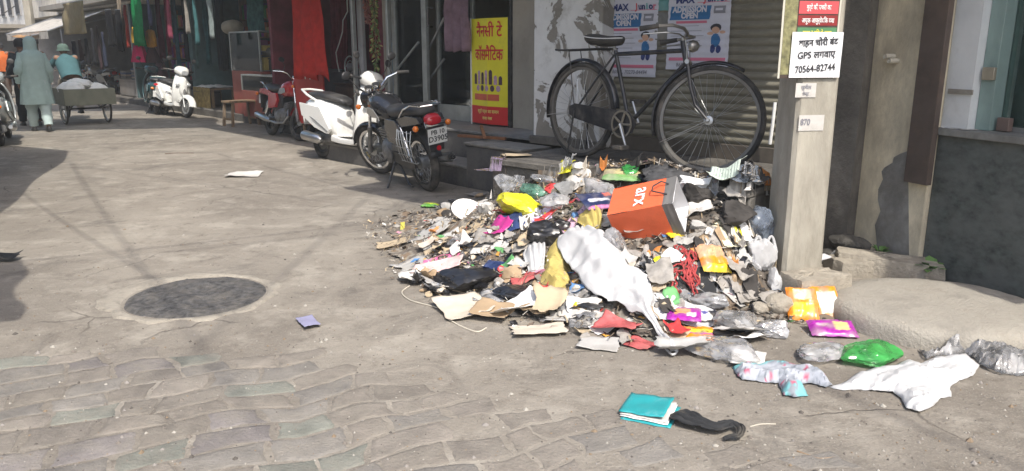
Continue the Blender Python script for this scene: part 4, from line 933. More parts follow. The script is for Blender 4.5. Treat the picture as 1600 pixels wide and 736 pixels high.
def bicycle():
    ar, _ = SF.hit(905, 240, .46); af, _ = SF.hit(1104, 277, .26)
    P0 = SF(ar, .46, LEDGE + .005); P1 = SF(af, .26, LEDGE + .005); d = P1 - P0; WB = d.length
    o = thing('bicycle', 'old black roadster bicycle parked on the ledge before the shutter', 'bicycle', P0, math.atan2(d.y, d.x), lean=R(-2))
    k = WB / 1.17 * .97; o.scale = (k, k, k)
    M_brim = mat('dull_bike_rim', (.17, .165, .155), .5, .6, var=.2, dirt=.5); M_fr = mat('black_enamel', (.016, .018, .024), .3, var=.3, dirt=.4, dcol=(.10, .09, .08), dscale=10); rw = .358
    wheel(o, (0, 0, rw), rw, .020, .013, 36, .045, M_brim)
    fr = [((.50, .29), (.325, .80)), ((.345, .775), (.935, .80)), ((.972, .725), (.50, .29))]
    for (a, b) in fr: MB().tube([(a[0], 0, a[1]), (b[0], 0, b[1])], .0150, 10).build('frame_tube', M_fr, o)
    MB().tube([(.978, 0, .70), (.93, 0, .86)], .019, 10).build('head_tube', M_fr, o)
    for s_ in (-1, 1):
        MB().tube([(.47, s_ * .03, .29), (.3, s_ * .055, .31), (0, s_ * .06, rw)], .010, 8).build('chain_stay', M_fr, o)
        MB().tube([(.335, s_ * .02, .77), (.2, s_ * .05, .6), (0, s_ * .062, rw)], .008, 8).build('seat_stay', M_fr, o)
        MB().tube([(0, s_ * .075, rw), (-.03, s_ * .10, .01), (-.03, s_ * .04, .006)], .007, 6).build('stand_leg', M_black_metal, o)
        MB().tube([(0, s_ * .07, rw), (-.10, s_ * .06, .80)], .004, 6).build('rack_stay', M_black_metal, o)
        MB().tube([(0, s_ * .065, rw), (-.37, s_ * .03, .30)], .0025, 5).build('guard_stay', M_steel, o)
    fender(o, (0, rw), rw + .03, 5, 192, .032, M_fr)
    # carrier
    for y in (-.07, -.035, 0, .035, .07): MB().tube([(.28, y, .815), (-.24, y, .80)], .005, 6).build('rack_bar', M_black_metal, o)
    for x in (.2, -.05, -.24): MB().tube([(x, -.075, .806), (x, .075, .806)], .005, 6).build('rack_bar', M_black_metal, o)
    # saddle
    sp = []
    for i in range(11):
        t = i / 10; x = .10 + .30 * t; w = .115 * (1 - t) ** .75 + .022 + .012 * math.sin(PI * t); h = .035 + .015 * (1 - t)
        cz = .885 + .012 * (1 - t) ** 2 - .008 * math.sin(PI * t)
        if i == 0: w *= .7; h *= .6
        if i == 10: h *= .5; w *= .6
        sp.append([Vector((x, w * math.cos(a) * 1.0, cz + (h * math.sin(a) * (.55 if math.sin(a) > 0 else 1.25)))) for a in [2 * PI * j / 18 for j in range(18)]])
    sd = MB().loft(sp).build('saddle', M_seat, o, angle=80)
    MB().tube([q[9] + Vector((0, 0, .002)) for q in sp] , .0035, 5).build('piping', M_white_wall, sd); MB().tube([q[0] + Vector((0, 0, .002)) for q in sp], .0035, 5).build('piping', M_white_wall, sd)
    MB().tube([(.325, 0, .79), (.30, 0, .86)], .012, 8).build('seat_post', M_dullchrome, o)
    for y in (-.05, .05): MB().ring((.17, y, .85), (0, 0, 1), .026, .005, 16, 6).ring((.17, y, .835), (0, 0, 1), .026, .005, 16, 6).build('saddle_spring', M_steel, o)
    # chain case, chain ring, cranks, pedals
    MB().prism([(.55, -.072, .38), (.605, -.072, .33), (.615, -.072, .29), (.59, -.072, .235), (.53, -.072, .212), (.44, -.072, .225), (.0, -.072, .30), (-.06, -.072, .33), (-.06, -.072, .385), (.0, -.072, .41), (.42, -.072, .385)], (0, .012, 0)).build('chain_case', M_fr, o, smooth=False)
    cr = MB().lathe([(.098, -.003), (.098, .003), (.084, .003), (.084, -.003)], (.5, -.082, .29), (0, 1, 0), 32, closed=True).build('chain_ring', mat('dull_chain_ring', (.30, .28, .24), .45, .7, dirt=.4), o)
    for j in range(5):
        a = 2 * PI * j / 5; MB().tube([(.5, -.082, .29), (.5 + .088 * math.cos(a), -.082, .29 + .088 * math.sin(a))], .009, 6).build('spider_arm', MATS['dull_chain_ring'], cr)
    for (s_, an) in ((-1, R(-65)), (1, R(115))):
        e_ = Vector((.5 + .17 * math.cos(an), s_ * .10, .29 + .17 * math.sin(an)))
        MB().tube([(.5, s_ * .06, .29), (.5, s_ * .098, .29), e_], [.012, .012, .009], 8).build('crank', M_steel, o)
        pd = MB().box(e_.x - .045, e_.x + .045, e_.y + s_ * .012 - .0, e_.y + s_ * .1, e_.z - .014, e_.z + .014).build('pedal', M_rubber, o, bevel=.004)
    MB().lathe([(.02, -.05), (.022, 0), (.02, .05)], (.5, 0, .29), (0, 1, 0), 14).build('bottom_bracket', M_fr, o)
    # steering assembly, turned to the left
    pv = bpy.data.objects.new('front_fork', None); COL.objects.link(pv); pv.parent = o; pv.empty_display_size = .05
    ax = Vector((-.28, 0, 1)).normalized(); pivot = Vector((.978, 0, .70))
    Mx = Matrix.Translation(pivot) @ Matrix.Rotation(R(27), 4, ax) @ Matrix.Translation(-pivot)
    pv.matrix_local = Mx
    for s_ in (-1, 1):
        MB().tube([(.985, s_ * .035, .725), (1.03, s_ * .046, .56), (1.075, s_ * .048, .45), (1.17, s_ * .05, rw)], [.013, .012, .010, .008], 8).build('fork_blade', M_fr, pv)
        MB().tube([(1.17, s_ * .055, rw), (1.17 - .30, s_ * .035, .19)], .0025, 5).build('guard_stay', M_steel, pv)
    MB().tube([(.985, -.05, .725), (.985, .05, .725)], .016, 8).build('fork_crown', M_dullchrome, pv)
    fender(pv, (1.17, rw), rw + .03, 62, 200, .032, M_fr)
    w = wheel(pv, (1.17, 0, rw), rw, .020, .013, 36, .045, M_brim)
    MB().tube([(.94, 0, .83), (.925, 0, .885), (.945, 0, .90)], .011, 8).build('stem', M_dullchrome, pv)
    for s_ in (-1, 1):
        MB().tube([(.945, 0, .90), (.97, s_ * .06, .90), (.965, s_ * .16, .915), (.91, s_ * .235, .92), (.81, s_ * .262, .905)], .0105, 8).build('handlebar', M_dullchrome, pv)
        MB().tube([(.83, s_ * .26, .908), (.71, s_ * .268, .885)], [.015, .0175], 10).build('grip', M_rubber, pv)
        MB().tube([(.955, s_ * .05, .87), (.94, s_ * .15, .88), (.87, s_ * .225, .875), (.73, s_ * .25, .855)], .005, 6).build('brake_lever', M_dullchrome, pv)
        MB().tube([(.955, s_ * .05, .87), (.975, s_ * .045, .80), (.985, s_ * .04, .72)], .004, 6).build('brake_rod', M_dullchrome, pv)
    MB().lathe([(.004, -.03), (.035, -.02), (.042, 0), (.03, .03), (.005, .045)], (1.0, 0, .83), (1, 0, .1), 16).build('bell', M_dullchrome, pv)
    return o
bicycle()

# ================================================================ motorcycles
def sec(x, cy, cz, w, h, n=18, p=2.6, rot=0.0):
    pts = []
    for k in range(n):
        a = 2 * PI * k / n; c, s_ = math.cos(a), math.sin(a)
        pts.append(Vector((x, cy + w * (abs(c) ** (2 / p)) * (1 if c >= 0 else -1), cz + h * (abs(s_) ** (2 / p)) * (1 if s_ >= 0 else -1))))
    return pts
M_redlens = mat('red_lens', (.45, .01, .02), .15, var=.1, coat=.6); M_orangelens = mat('orange_lens', (.75, .18, .01), .2, var=.1, coat=.5); M_clear = mat('clear_lens', (.55, .57, .58), .1, .3, var=.1, coat=.8)
M_plate = mat('white_plate', (.72, .72, .70), .5, var=.04, dirt=.12); M_engine = mat('engine_alloy', (.25, .25, .25), .5, .7, var=.3, dirt=.45, dcol=(.08, .075, .065), dscale=8)
M_exh = mat('exhaust_chrome', (.5, .5, .5), .28, .95, var=.2, dirt=.25)
def motorcycle(label, rear, heading, lean, body_m, panel_m, steer=R(22), plate=None, fairing=None, guard=True, fender_m=None, black_rim=False, scale=1.0):
    o = thing('motorcycle', label, 'motorcycle', rear, heading, lean=lean); o.scale = (scale,) * 3
    rw = .302; WB = 1.235                                   # origin at the rear contact point
    wheel(o, (0, 0, rw), rw, .042, .02, 0 if black_rim else 36, .06, M_black_metal if black_rim else M_chrome, alloy=5 if black_rim else 0, drum=.035)
    # frame, engine
    MB().tube([(1.02, 0, .86), (.85, 0, .55), (.75, 0, .30)], .02, 8).build('down_tube', M_black_metal, o)
    for s_ in (-1, 1):
        MB().tube([(1.0, s_ * .02, .84), (.6, s_ * .08, .68), (.25, s_ * .12, .70), (-.22, s_ * .11, .77)], .014, 8).build('frame_rail', M_black_metal, o)
        MB().tube([(.45, s_ * .09, .33), (0, s_ * .10, rw)], .018, 8).build('swing_arm', M_black_metal, o)
        MB().lathe([(.014, 0), (.014, .05), (.033, .06), (.033, .27), (.02, .30), (.02, .40)], (-.0, s_ * .125, rw + .02), (.17, 0, .42), 14).build('shock_absorber', M_chrome, o)
        MB().tube([(.55, s_ * .10, .30), (.55, s_ * .28, .29)], .014, 8).build('foot_peg', M_rubber, o)
    MB().loft([sec(.42, 0, .34, .10, .09), sec(.48, 0, .36, .145, .14), sec(.66, 0, .37, .155, .15), sec(.76, 0, .36, .09, .10)]).build('engine', M_engine, o)
    MB().loft([sec(.22, 0, .58, .09, .16, p=4), sec(.40, 0, .58, .11, .18, p=4), sec(.60, 0, .62, .10, .12, p=4)]).build('air_box', M_black_plastic, o, bevel=.01)
    MB().loft([sec(.30, 0, .40, .10, .10, p=3), sec(.44, 0, .40, .13, .12, p=3)]).build('gearbox', M_engine, o)
    for i in range(5): MB().box(.62 + .012 * i, .78 + .012 * i, -.085, .085, .47 + .028 * i, .486 + .028 * i).build('cylinder_fin', M_engine, o)
    MB().loft([sec(.60, 0, .53, .06, .07), sec(.78, 0, .56, .06, .07)]).build('cylinder', M_engine, o)
    MB().lathe([(.02, -.005), (.085, 0), (.09, .02), (.06, .04)], (.53, .13, .35), (0, 1, 0), 20).build('engine_cover', M_engine, o)
    MB().lathe([(.02, -.005), (.095, 0), (.10, .02), (.07, .04)], (.58, -.13, .35), (0, -1, 0), 20).build('engine_cover', M_engine, o)
    # chain case on the left, exhaust on the right
    MB().prism([(.45, .10, .40), (.05, .10, .375), (-.06, .10, .345), (-.06, .10, .275), (.05, .10, .245), (.45, .10, .28)], (0, .03, 0)).build('chain_case', M_black_metal, o, smooth=False)
    MB().tube([(.78, -.05, .48), (.88, -.09, .38), (.80, -.13, .26), (.5, -.15, .24), (.3, -.16, .26)], .02, 10).build('exhaust_pipe', M_exh, o)
    ex = MB().lathe([(.022, 0), (.045, .08), (.05, .2), (.05, .58), (.042, .60), (.042, .56)], (.32, -.165, .26), (-1, -.03, .14), 20).build('silencer', M_exh, o)
    MB().lathe([(.012, 0), (.024, 0), (.024, .03), (.012, .03)], (-.28, -.183, .344), (-1, -.03, .14), 14, closed=True).build('silencer_tip', M_black_metal, ex)
    # tank, seat, side panels, tail
    tank = MB().loft([sec(.46, 0, .76, .07, .05, 20), sec(.52, 0, .78, .115, .085, 20), sec(.66, 0, .82, .165, .13, 20, 2.8), sec(.82, 0, .84, .16, .135, 20, 2.8), sec(.93, 0, .83, .10, .10, 20), sec(.98, 0, .81, .045, .06, 20)]).build('fuel_tank', body_m, o, angle=80)
    MB().lathe([(.035, 0), (.035, .018), (.028, .024), (.0, .024)], (.72, 0, .918), (0, 0, 1), 16).build('tank_cap', M_chrome, tank)
    for s_ in (-1, 1):
        MB().prism([(.56, s_ * .160, .735), (.72, s_ * .168, .735), (.86, s_ * .162, .77), (.82, s_ * .165, .84), (.66, s_ * .170, .83)], (0, s_ * .008, 0)).build('tank_panel', panel_m, tank, bevel=.004)
    st_ = MB().loft([sec(-.27, 0, .83, .08, .03, 18), sec(-.22, 0, .835, .115, .045, 18), sec(0, 0, .835, .15, .065, 18), sec(.18, 0, .815, .155, .065, 18), sec(.34, 0, .80, .14, .06, 18), sec(.48, 0, .81, .10, .05, 18), sec(.52, 0, .82, .07, .035, 18)]).build('seat', M_seat, o, angle=80)
    for s_ in (-1, 1):
        MB().loft([[Vector((x, s_ * yy, z)) for (x, z) in ((.16, .47), (.44, .50), (.50, .62), (.44, .74), (.20, .74), (.12, .66))] for yy in (.105, .145, .155)]).build('side_panel', body_m, o, bevel=.006)
        MB().loft([[Vector((x, s_ * yy, z)) for (x, z) in ((-.34, .74), (.14, .67), (.20, .75), (-.05, .80), (-.30, .80))] for yy in (.085, .13, .138)]).build('tail_panel', body_m, o, bevel=.006)
    fender(o, (0, rw), rw + .055, 35, 165, .065, M_black_plastic, lip=.03)
    tl = MB().loft([sec(-.34, 0, .765, .085, .055, 16), sec(-.395, 0, .755, .075, .045, 16), sec(-.41, 0, .75, .05, .03, 16)]).build('tail_light', M_redlens, o)
    # rear mud flap with number plate
    bk = MB().hexa([Vector(p) for p in ((-.36, -.075, .46), (-.36, .075, .46), (-.345, .075, .46), (-.345, -.075, .46), (-.40, -.09, .70), (-.40, .09, .70), (-.375, .09, .70), (-.375, -.09, .70))]).build('rear_fender_flap', M_black_plastic, o)
    pl = MB().hexa([Vector(p) for p in ((-.402, -.10, .535), (-.402, .10, .535), (-.394, .10, .535), (-.394, -.10, .535), (-.432, -.10, .685), (-.432, .10, .685), (-.424, .10, .685), (-.424, -.10, .685))]).build('number_plate', M_plate, o)
    if plate:
        Mp = plane_M((-.4185, 0, .612), (0, -1, 0), (-1, 0, -.2))
        lettering(plate[0], .062, Mp @ Matrix.Translation((0, .036, .004)), M_ink, pl, .0012); lettering(plate[1], .075, Mp @ Matrix.Translation((0, -.03, .004)), M_ink, pl, .0015)
    MB().lathe([(.0, 0), (.022, .003), (.025, .012)], (-.39, 0, .49), (-1, 0, 0), 14).build('reflector', M_redlens, o)
    for s_ in (-1, 1):
        MB().tube([(-.31, s_ * .08, .70), (-.32, s_ * .15, .70)], .008, 6).build('indicator_stem', M_black_plastic, o)
        MB().ell((-.325, s_ * .175, .70), (.032, .03, .03)).build('indicator', M_orangelens, o)
    # carrier / grab rail
    for s_ in (-1, 1): MB().tube([(.08, s_ * .145, .78), (-.05, s_ * .15, .86), (-.22, s_ * .14, .91), (-.36, s_ * .10, .90), (-.40, 0, .90)], .010, 8).build('grab_rail', M_chrome, o)
    for x in (-.16, -.24, -.32): MB().tube([(x, -.13, .905), (x, .13, .905)], .007, 6).build('rack_bar', M_chrome, o)
    # front end
    pv = bpy.data.objects.new('front_fork', None); COL.objects.link(pv); pv.parent = o; pv.empty_display_size = .05
    ax = Vector((-.45, 0, 1)).normalized(); pivot = Vector((1.0, 0, .84)); pv.matrix_local = Matrix.Translation(pivot) @ Matrix.Rotation(steer, 4, ax) @ Matrix.Translation(-pivot)
    for s_ in (-1, 1):
        MB().tube([(.95, s_ * .085, .95), (1.11, s_ * .085, .58)], .017, 10).build('fork_tube', M_chrome, pv)
        MB().tube([(1.105, s_ * .085, .60), (WB, s_ * .085, rw)], .026, 10).build('fork_slider', M_engine, pv)
        MB().tube([(.955, 0, .98), (.94, s_ * .12, 1.0), (.92, s_ * .2, 1.06), (.84, s_ * .31, 1.08), (.76, s_ * .37, 1.06)], .011, 8).build('handlebar', M_chrome, pv)
        MB().tube([(.85, s_ * .305, 1.08), (.745, s_ * .378, 1.058)], .018, 10).build('grip', M_rubber, pv)
        MB().tube([(.90, s_ * .26, 1.075), (.80, s_ * .40, 1.05)], .005, 6).build('lever', M_chrome, pv)
        MB().tube([(.88, s_ * .25, 1.08), (.92, s_ * .27, 1.17), (.90, s_ * .33, 1.24)], .006, 6).build('mirror_stem', M_black_metal, pv)
        MB().ell((.895, s_ * .335, 1.255), (.012, .06, .04)).build('mirror', M_black_plastic, pv)
        MB().ell((1.08, s_ * .17, .86), (.03, .03, .028)).build('indicator', M_orangelens, pv); MB().tube([(1.07, s_ * .08, .86), (1.08, s_ * .15, .86)], .008, 6).build('indicator_stem', M_black_plastic, pv)
        MB().lathe([(.0, .02), (.045, .022), (.05, .01), (.045, -.03), (.02, -.05)], (.955, s_ * .055, 1.02), (-.35, 0, 1), 18).build('dial', M_chrome, pv)
        MB().lathe([(.0, .0), (.038, .0)], (.9475, s_ * .055, 1.0415), (-.35, 0, 1), 18).build('dial_face', M_ink, pv)
    hl = MB().loft([sec(.98, 0, .90, .06, .06), sec(1.03, 0, .90, .095, .09), sec(1.10, 0, .895, .10, .095)]).build('headlight', body_m if not fairing else fairing, pv)
    MB().lathe([(.0, .03), (.05, .022), (.085, 0), (.09, -.01)], (1.10, 0, .895), (1, 0, 0), 20).build('lens', M_clear, hl)
    if fairing:
        MB().loft([sec(.96, 0, .93, .10, .10), sec(1.02, 0, .95, .13, .14), sec(1.08, 0, .96, .12, .14), sec(1.13, 0, .93, .08, .09)]).build('fairing', fairing, pv, angle=80)
        MB().grid(8, 6, lambda u, v: Vector((1.09 - .13 * v - .08 * (2 * u - 1) ** 2, (u - .5) * .22 * (1 - .3 * v), 1.06 + .14 * v))).build('windscreen', mat('smoked_screen', (.05, .06, .06), .15), pv, recalc=False)
    wheel(pv, (WB, 0, rw), rw, .036, .02, 0 if black_rim else 36, .055, M_black_metal if black_rim else M_chrome, alloy=5 if black_rim else 0, drum=.03)
    fender(pv, (WB, rw), rw + .028, 12, 165, .055, fender_m or body_m, lip=.025)
    # saree guard on the left, side stand
    if guard:
        for i in range(6): MB().tube([(-.16 + .062 * i, .155 + .03 * math.sin(i * .6), .66), (-.19 + .062 * i, .20, .55), (-.19 + .062 * i, .19, .42), (-.15 + .062 * i, .15, .33)], .005, 6).build('guard_bar', M_steel, o)
        for j in range(5): MB().tube([(-.19, .16 + .03 * math.sin(j * .75), .34 + .075 * j), (.16, .16 + .035 * math.sin(j * .75), .34 + .075 * j)], .005, 6).build('guard_bar', M_steel, o)
    MB().tube([(.42, .13, .28), (.36, .30, .03), (.36, .335, .012)], [.014, .011, .013], 8).build('side_stand', M_black_metal, o)
    MB().tube([(.36, .11, .26), (.18, .12, .07), (.10, .12, .06)], .013, 8).build('centre_stand', M_black_metal, o)
    return o
M_bkpaint = mat('black_gloss_paint', (.014, .015, .018), .22, var=.2, coat=.6, dirt=.25, dcol=(.10, .09, .08), dscale=7); M_silverp = mat('silver_paint', (.42, .42, .41), .3, .6, var=.1, dirt=.2)
b0 = G(670, 298); f0 = G(574, 266)
motorcycle('black motorcycle with number plate leaning on its stand at the steps', b0, math.atan2(f0.y - b0.y, f0.x - b0.x), R(-9), M_bkpaint, M_silverp, R(20), ('PB 10', 'D3905'), fender_m=M_bkpaint, scale=1.05)
M_redpaint = mat('red_paint', (.42, .018, .025), .25, var=.12, coat=.6, dirt=.2); M_silver2 = mat('grey_silver_paint', (.36, .38, .39), .28, .5, var=.1, coat=.4, dirt=.2)
b1 = G(424, 211); f1 = G(472, 221)
motorcycle('red and silver motorcycle facing the street behind the white scooter', b1, math.atan2(f1.y - b1.y, f1.x - b1.x), R(-8), M_redpaint, M_silver2, R(14), None, fairing=M_redpaint, guard=False, fender_m=M_redpaint, black_rim=True)

# ================================================================ scooters
def scooter(label, loc, heading, lean, body_m, seat_m=M_seat, steer=R(15), mid_m=None, name='scooter', screen=False):
    o = thing(name, label, 'scooter', loc, heading, lean=lean); rw = .225; mid_m = mid_m or M_black_plastic     # origin under the middle
    rx, fx = -.60, .64
    wheel(o, (rx, 0, rw), rw, .045, .02, 0, .05, M_black_metal, alloy=5, drum=.03)
    body = MB().loft([sec(-.93, 0, .66, .05, .04), sec(-.88, 0, .64, .12, .10), sec(-.72, 0, .60, .19, .19), sec(-.50, 0, .56, .215, .22), sec(-.30, 0, .52, .20, .22), sec(-.18, 0, .48, .17, .22), sec(-.12, 0, .44, .15, .18)]).build('body', body_m, o, angle=80)
    for s_ in (-1, 1):
        MB().loft([[Vector((x, s_ * yy, z)) for (x, z) in ((-.86, .70), (-.40, .66), (-.16, .40), (-.22, .335), (-.50, .40), (-.80, .54))] for yy in (.185, .215, .222)]).build('side_cover', body_m, o, bevel=.02)
        MB().tube([(-.84, s_ * .19, .60), (-.5, s_ * .228, .50), (-.2, s_ * .226, .37)], .007, 6).build('trim_strip', mid_m, o)
        MB().ell((-.885, s_ * .10, .615), (.03, .045, .03)).build('indicator', M_orangelens, o)
    MB().loft([sec(-.86, 0, .79, .08, .03), sec(-.80, 0, .80, .13, .05), sec(-.55, 0, .80, .155, .06), sec(-.30, 0, .775, .15, .055), sec(-.14, 0, .75, .11, .045), sec(-.10, 0, .73, .06, .03)]).build('seat', seat_m, o, angle=80)
    MB().tube([(-.56, .17, .74), (-.72, .19, .80), (-.90, .15, .86), (-.95, 0, .87), (-.90, -.15, .86), (-.72, -.19, .80), (-.56, -.17, .74)], .017, 8).build('grab_rail', body_m, o)
    MB().loft([sec(-.90, 0, .70, .08, .035), sec(-.955, 0, .69, .06, .025)]).build('tail_light', M_redlens, o)
    MB().hexa([Vector(p) for p in ((-.93, -.1, .42), (-.93, .1, .42), (-.92, .1, .42), (-.92, -.1, .42), (-.96, -.1, .56), (-.96, .1, .56), (-.95, .1, .56), (-.95, -.1, .56))]).build('number_plate', M_plate, o)
    fender(o, (rx, rw), rw + .06, 60, 175, .075, M_black_plastic, lip=.02)
    MB().loft([sec(-.70, .0, .27, .13, .07), sec(-.45, 0, .28, .13, .09), sec(-.25, 0, .27, .10, .07)]).build('engine', M_engine, o)
    MB().lathe([(.02, 0), (.06, .05), (.065, .38), (.03, .44)], (-.38, -.19, .25), (-1, 0, .1), 16).build('silencer', M_exh, o)
    MB().loft([sec(-.20, 0, .285, .17, .055, p=4), sec(.0, 0, .265, .18, .045, p=4), sec(.22, 0, .265, .19, .045, p=4), sec(.36, 0, .30, .18, .06, p=4)]).build('floorboard', body_m, o, bevel=0)
    MB().box(-.16, .30, -.15, .15, .311, .318).build('floor_mat', M_rubber, o)
    # leg shield: outer apron and inner panel
    def shield(off, w0, m, nm, th):
        zs = [(.26, .34, .17), (.34, .40, .20), (.48, .44, .215), (.62, .455, .21), (.76, .45, .19), (.88, .42, .14), (.95, .40, .10)]
        mb = MB().grid(14, len(zs) - 1, lambda u, v: (lambda q: Vector((q[1] + off - .10 * abs(2 * u - 1) ** 2.2, (u - .5) * 2 * q[2] * w0, q[0])))(zs[min(int(round(v * (len(zs) - 1))), len(zs) - 1)]))
        s_ = mb.build(nm, m, o, recalc=False, angle=80); s_.modifiers.new('solid', 'SOLIDIFY').thickness = th; return s_
    shield(.0, 1.0, body_m, 'leg_shield', .02); shield(-.045, .86, mid_m, 'inner_panel', .015)
    # nose on the apron with indicators
    MB().loft([sec(.42, 0, .68, .10, .22), sec(.48, 0, .68, .085, .20), sec(.51, 0, .68, .05, .14)]).build('nose', body_m, o, angle=80)
    for s_ in (-1, 1): MB().ell((.455, s_ * .12, .72), (.03, .055, .04)).build('indicator', M_orangelens if s_ > 2 else M_clear, o)
    pv = bpy.data.objects.new('steering', None); COL.objects.link(pv); pv.parent = o; pv.empty_display_size = .05
    ax = Vector((-.47, 0, 1)).normalized(); pivot = Vector((.42, 0, .70)); pv.matrix_local = Matrix.Translation(pivot) @ Matrix.Rotation(steer, 4, ax) @ Matrix.Translation(-pivot)
    MB().loft([sec(.24, 0, 1.01, .07, .04), sec(.29, 0, 1.02, .15, .075), sec(.36, 0, 1.03, .165, .10), sec(.43, 0, 1.01, .13, .095), sec(.48, 0, .98, .08, .06)]).build('headlamp_cowl', body_m, pv, angle=80)
    MB().loft([sec(.455, 0, .99, .085, .06), sec(.495, 0, .975, .07, .045)]).build('headlight', M_clear, pv)
    MB().loft([sec(.235, 0, 1.03, .06, .03), sec(.26, 0, 1.045, .10, .045)]).build('dashboard', M_ink, pv)
    for s_ in (-1, 1):
        MB().tube([(.33, s_ * .12, 1.02), (.27, s_ * .25, 1.03), (.22, s_ * .33, 1.03)], .014, 8).build('handlebar', M_black_metal, pv)
        MB().tube([(.26, s_ * .26, 1.03), (.205, s_ * .36, 1.03)], .019, 10).build('grip', M_rubber, pv)
        MB().tube([(.32, s_ * .17, 1.06), (.34, s_ * .24, 1.17), (.33, s_ * .28, 1.24)], .006, 6).build('mirror_stem', M_black_metal, pv)
        MB().ell((.33, s_ * .29, 1.27), (.014, .055, .045)).build('mirror', M_black_plastic, pv)
    MB().tube([(.40, 0, .80), (.55, 0, .48)], .028, 10).build('steering_column', M_black_metal, pv)
    for s_ in (-1, 1): MB().tube([(.54, s_ * .06, .50), (fx, s_ * .065, rw)], .017, 8).build('fork_tube', M_steel, pv)
    wheel(pv, (fx, 0, rw), rw, .045, .02, 0, .045, M_silverp, alloy=6, drum=.04)
    fd = MB().loft([[Vector((fx + (rw + .05 + dz) * math.cos(R(a)), y, rw + (rw + .05 + dz) * math.sin(R(a)))) for (y, dz) in ((-.075, -.07), (-.07, -.01), (-.03, .012), (.03, .012), (.07, -.01), (.075, -.07), (.06, -.07), (.05, -.02), (-.05, -.02), (-.06, -.07))] for a in (5, 30, 55, 80, 105, 130, 150)]).build('front_fender', body_m, pv, angle=60)
    MB().tube([(-.42, .09, .20), (-.46, .20, .0), (-.40, .20, .0)], .012, 6).build('stand', M_black_metal, o)
    return o
M_whitep = mat('white_scooter_paint', (.74, .74, .71), .22, var=.04, coat=.7, dirt=.14, dcol=(.4, .37, .32), dscale=5)
M_greymid = mat('grey_scooter_plastic', (.16, .165, .17), .4, var=.1)
def mid(a, b): return (G(*a) + G(*b)) / 2
r_ = G(507, 246); f_ = G(556, 262); hd = math.atan2(f_.y - r_.y, f_.x - r_.x)
scooter('white scooter with black seat parked behind the black motorcycle', G(549, 254), R(-43), R(-5), M_whitep, M_seat, R(14), M_greymid).scale = (1.07, 1.07, 1.07)
f_ = G(292, 184); hd = R(-44); c_ = f_ - Vector((math.cos(hd), math.sin(hd), 0)) * .62
scooter('white scooter facing the camera far up the street', c_, hd, R(-5), M_whitep, M_seat, R(8), M_greymid)
M_tealp = mat('dark_teal_scooter_paint', (.025, .075, .085), .25, var=.1, coat=.6, dirt=.2)
c_ = G(240, 176); scooter('dark teal scooter beside the far white scooter', c_, R(120), R(5), M_tealp, M_seat, R(0), M_black_plastic)
c_ = G(9, 222); scooter('silver scooter cut by the left picture edge', c_, R(118), R(-4), mat('silver_scooter_paint', (.40, .43, .43), .25, .3, var=.05, coat=.6, dirt=.15), M_seat, R(0), M_black_plastic)
# ================================================================ people
M_skin = mat('brown_skin', (.22, .12, .075), .6, var=.1); M_hair = mat('black_hair', (.012, .011, .011), .7); M_shoe = mat('black_shoe', (.02, .019, .018), .5)
def capsule(mb, a, b, r0, r1, n=10):
    a, b = Vector(a), Vector(b); d = (b - a)
    mb.tube([a - d.normalized() * r0 * .8, a - d.normalized() * r0 * .4, a, b, b + d.normalized() * r1 * .4, b + d.normalized() * r1 * .8], [r0 * .55, r0 * .9, r0, r1, r1 * .9, r1 * .55], n)
def person_body(o, J, skin=M_skin):
    """one continuous body grown around the joints J (local coordinates: x forward, y left)"""
    m = MB()
    capsule(m, J['pelvis'], J['chest'], .13, .145, 14); capsule(m, J['chest'], J['neck'], .13, .06, 12); capsule(m, J['neck'], J['head'], .055, .06, 10)
    hd = Vector(J['head']); m.ell(hd + Vector((0, 0, .05)), (.093, .078, .115), 16, 12); m.ell(hd + Vector((.09, 0, .03)), (.018, .014, .022), 8, 6)
    for s_ in (-1, 1): m.ell(hd + Vector((-.005, s_ * .08, .035)), (.022, .012, .03), 8, 6)
    for s_, q in (('L', 1), ('R', -1)):
        capsule(m, J['chest'], J['sh' + s_], .09, .062); capsule(m, J['sh' + s_], J['el' + s_], .052, .040); capsule(m, J['el' + s_], J['ha' + s_], .038, .028)
        h = Vector(J['ha' + s_]); dd = (h - Vector(J['el' + s_])).normalized(); side = Vector((0, 1, 0)); pm = h + dd * .045
        m.ell(pm, (.026, .016, .045), 10, 8, M=dd.to_track_quat('Z', 'Y').to_matrix())
        fx = dd.cross(side).normalized()
        for k, ln in enumerate((.062, .074, .07, .055)):
            b0 = pm + dd * .03 + fx * (-.024 + .016 * k); m.tube([b0, b0 + dd * ln * .6, b0 + dd * ln - side * q * .018], [.0095, .009, .007], 6)
        b0 = pm - dd * .01 + fx * -.022; m.tube([b0, b0 + fx * -.028 + dd * .02, b0 + fx * -.034 + dd * .05], [.011, .010, .008], 6)
        capsule(m, J['hip' + s_], J['kn' + s_], .085, .058); capsule(m, J['kn' + s_], J['an' + s_], .055, .038)
        an = Vector(J['an' + s_]); fw = J.get('fw' + s_, Vector((1, 0, 0))); capsule(m, an + Vector((0, 0, -.03)), an + fw * .15 + Vector((0, 0, -.055)), .038, .03)
    b = m.build('body', skin, o, recalc=False); r = b.modifiers.new('remesh', 'REMESH'); r.mode = 'VOXEL'; r.voxel_size = .011; r.use_smooth_shade = True
    s2 = b.modifiers.new('smooth', 'SMOOTH'); s2.iterations = 4; return b
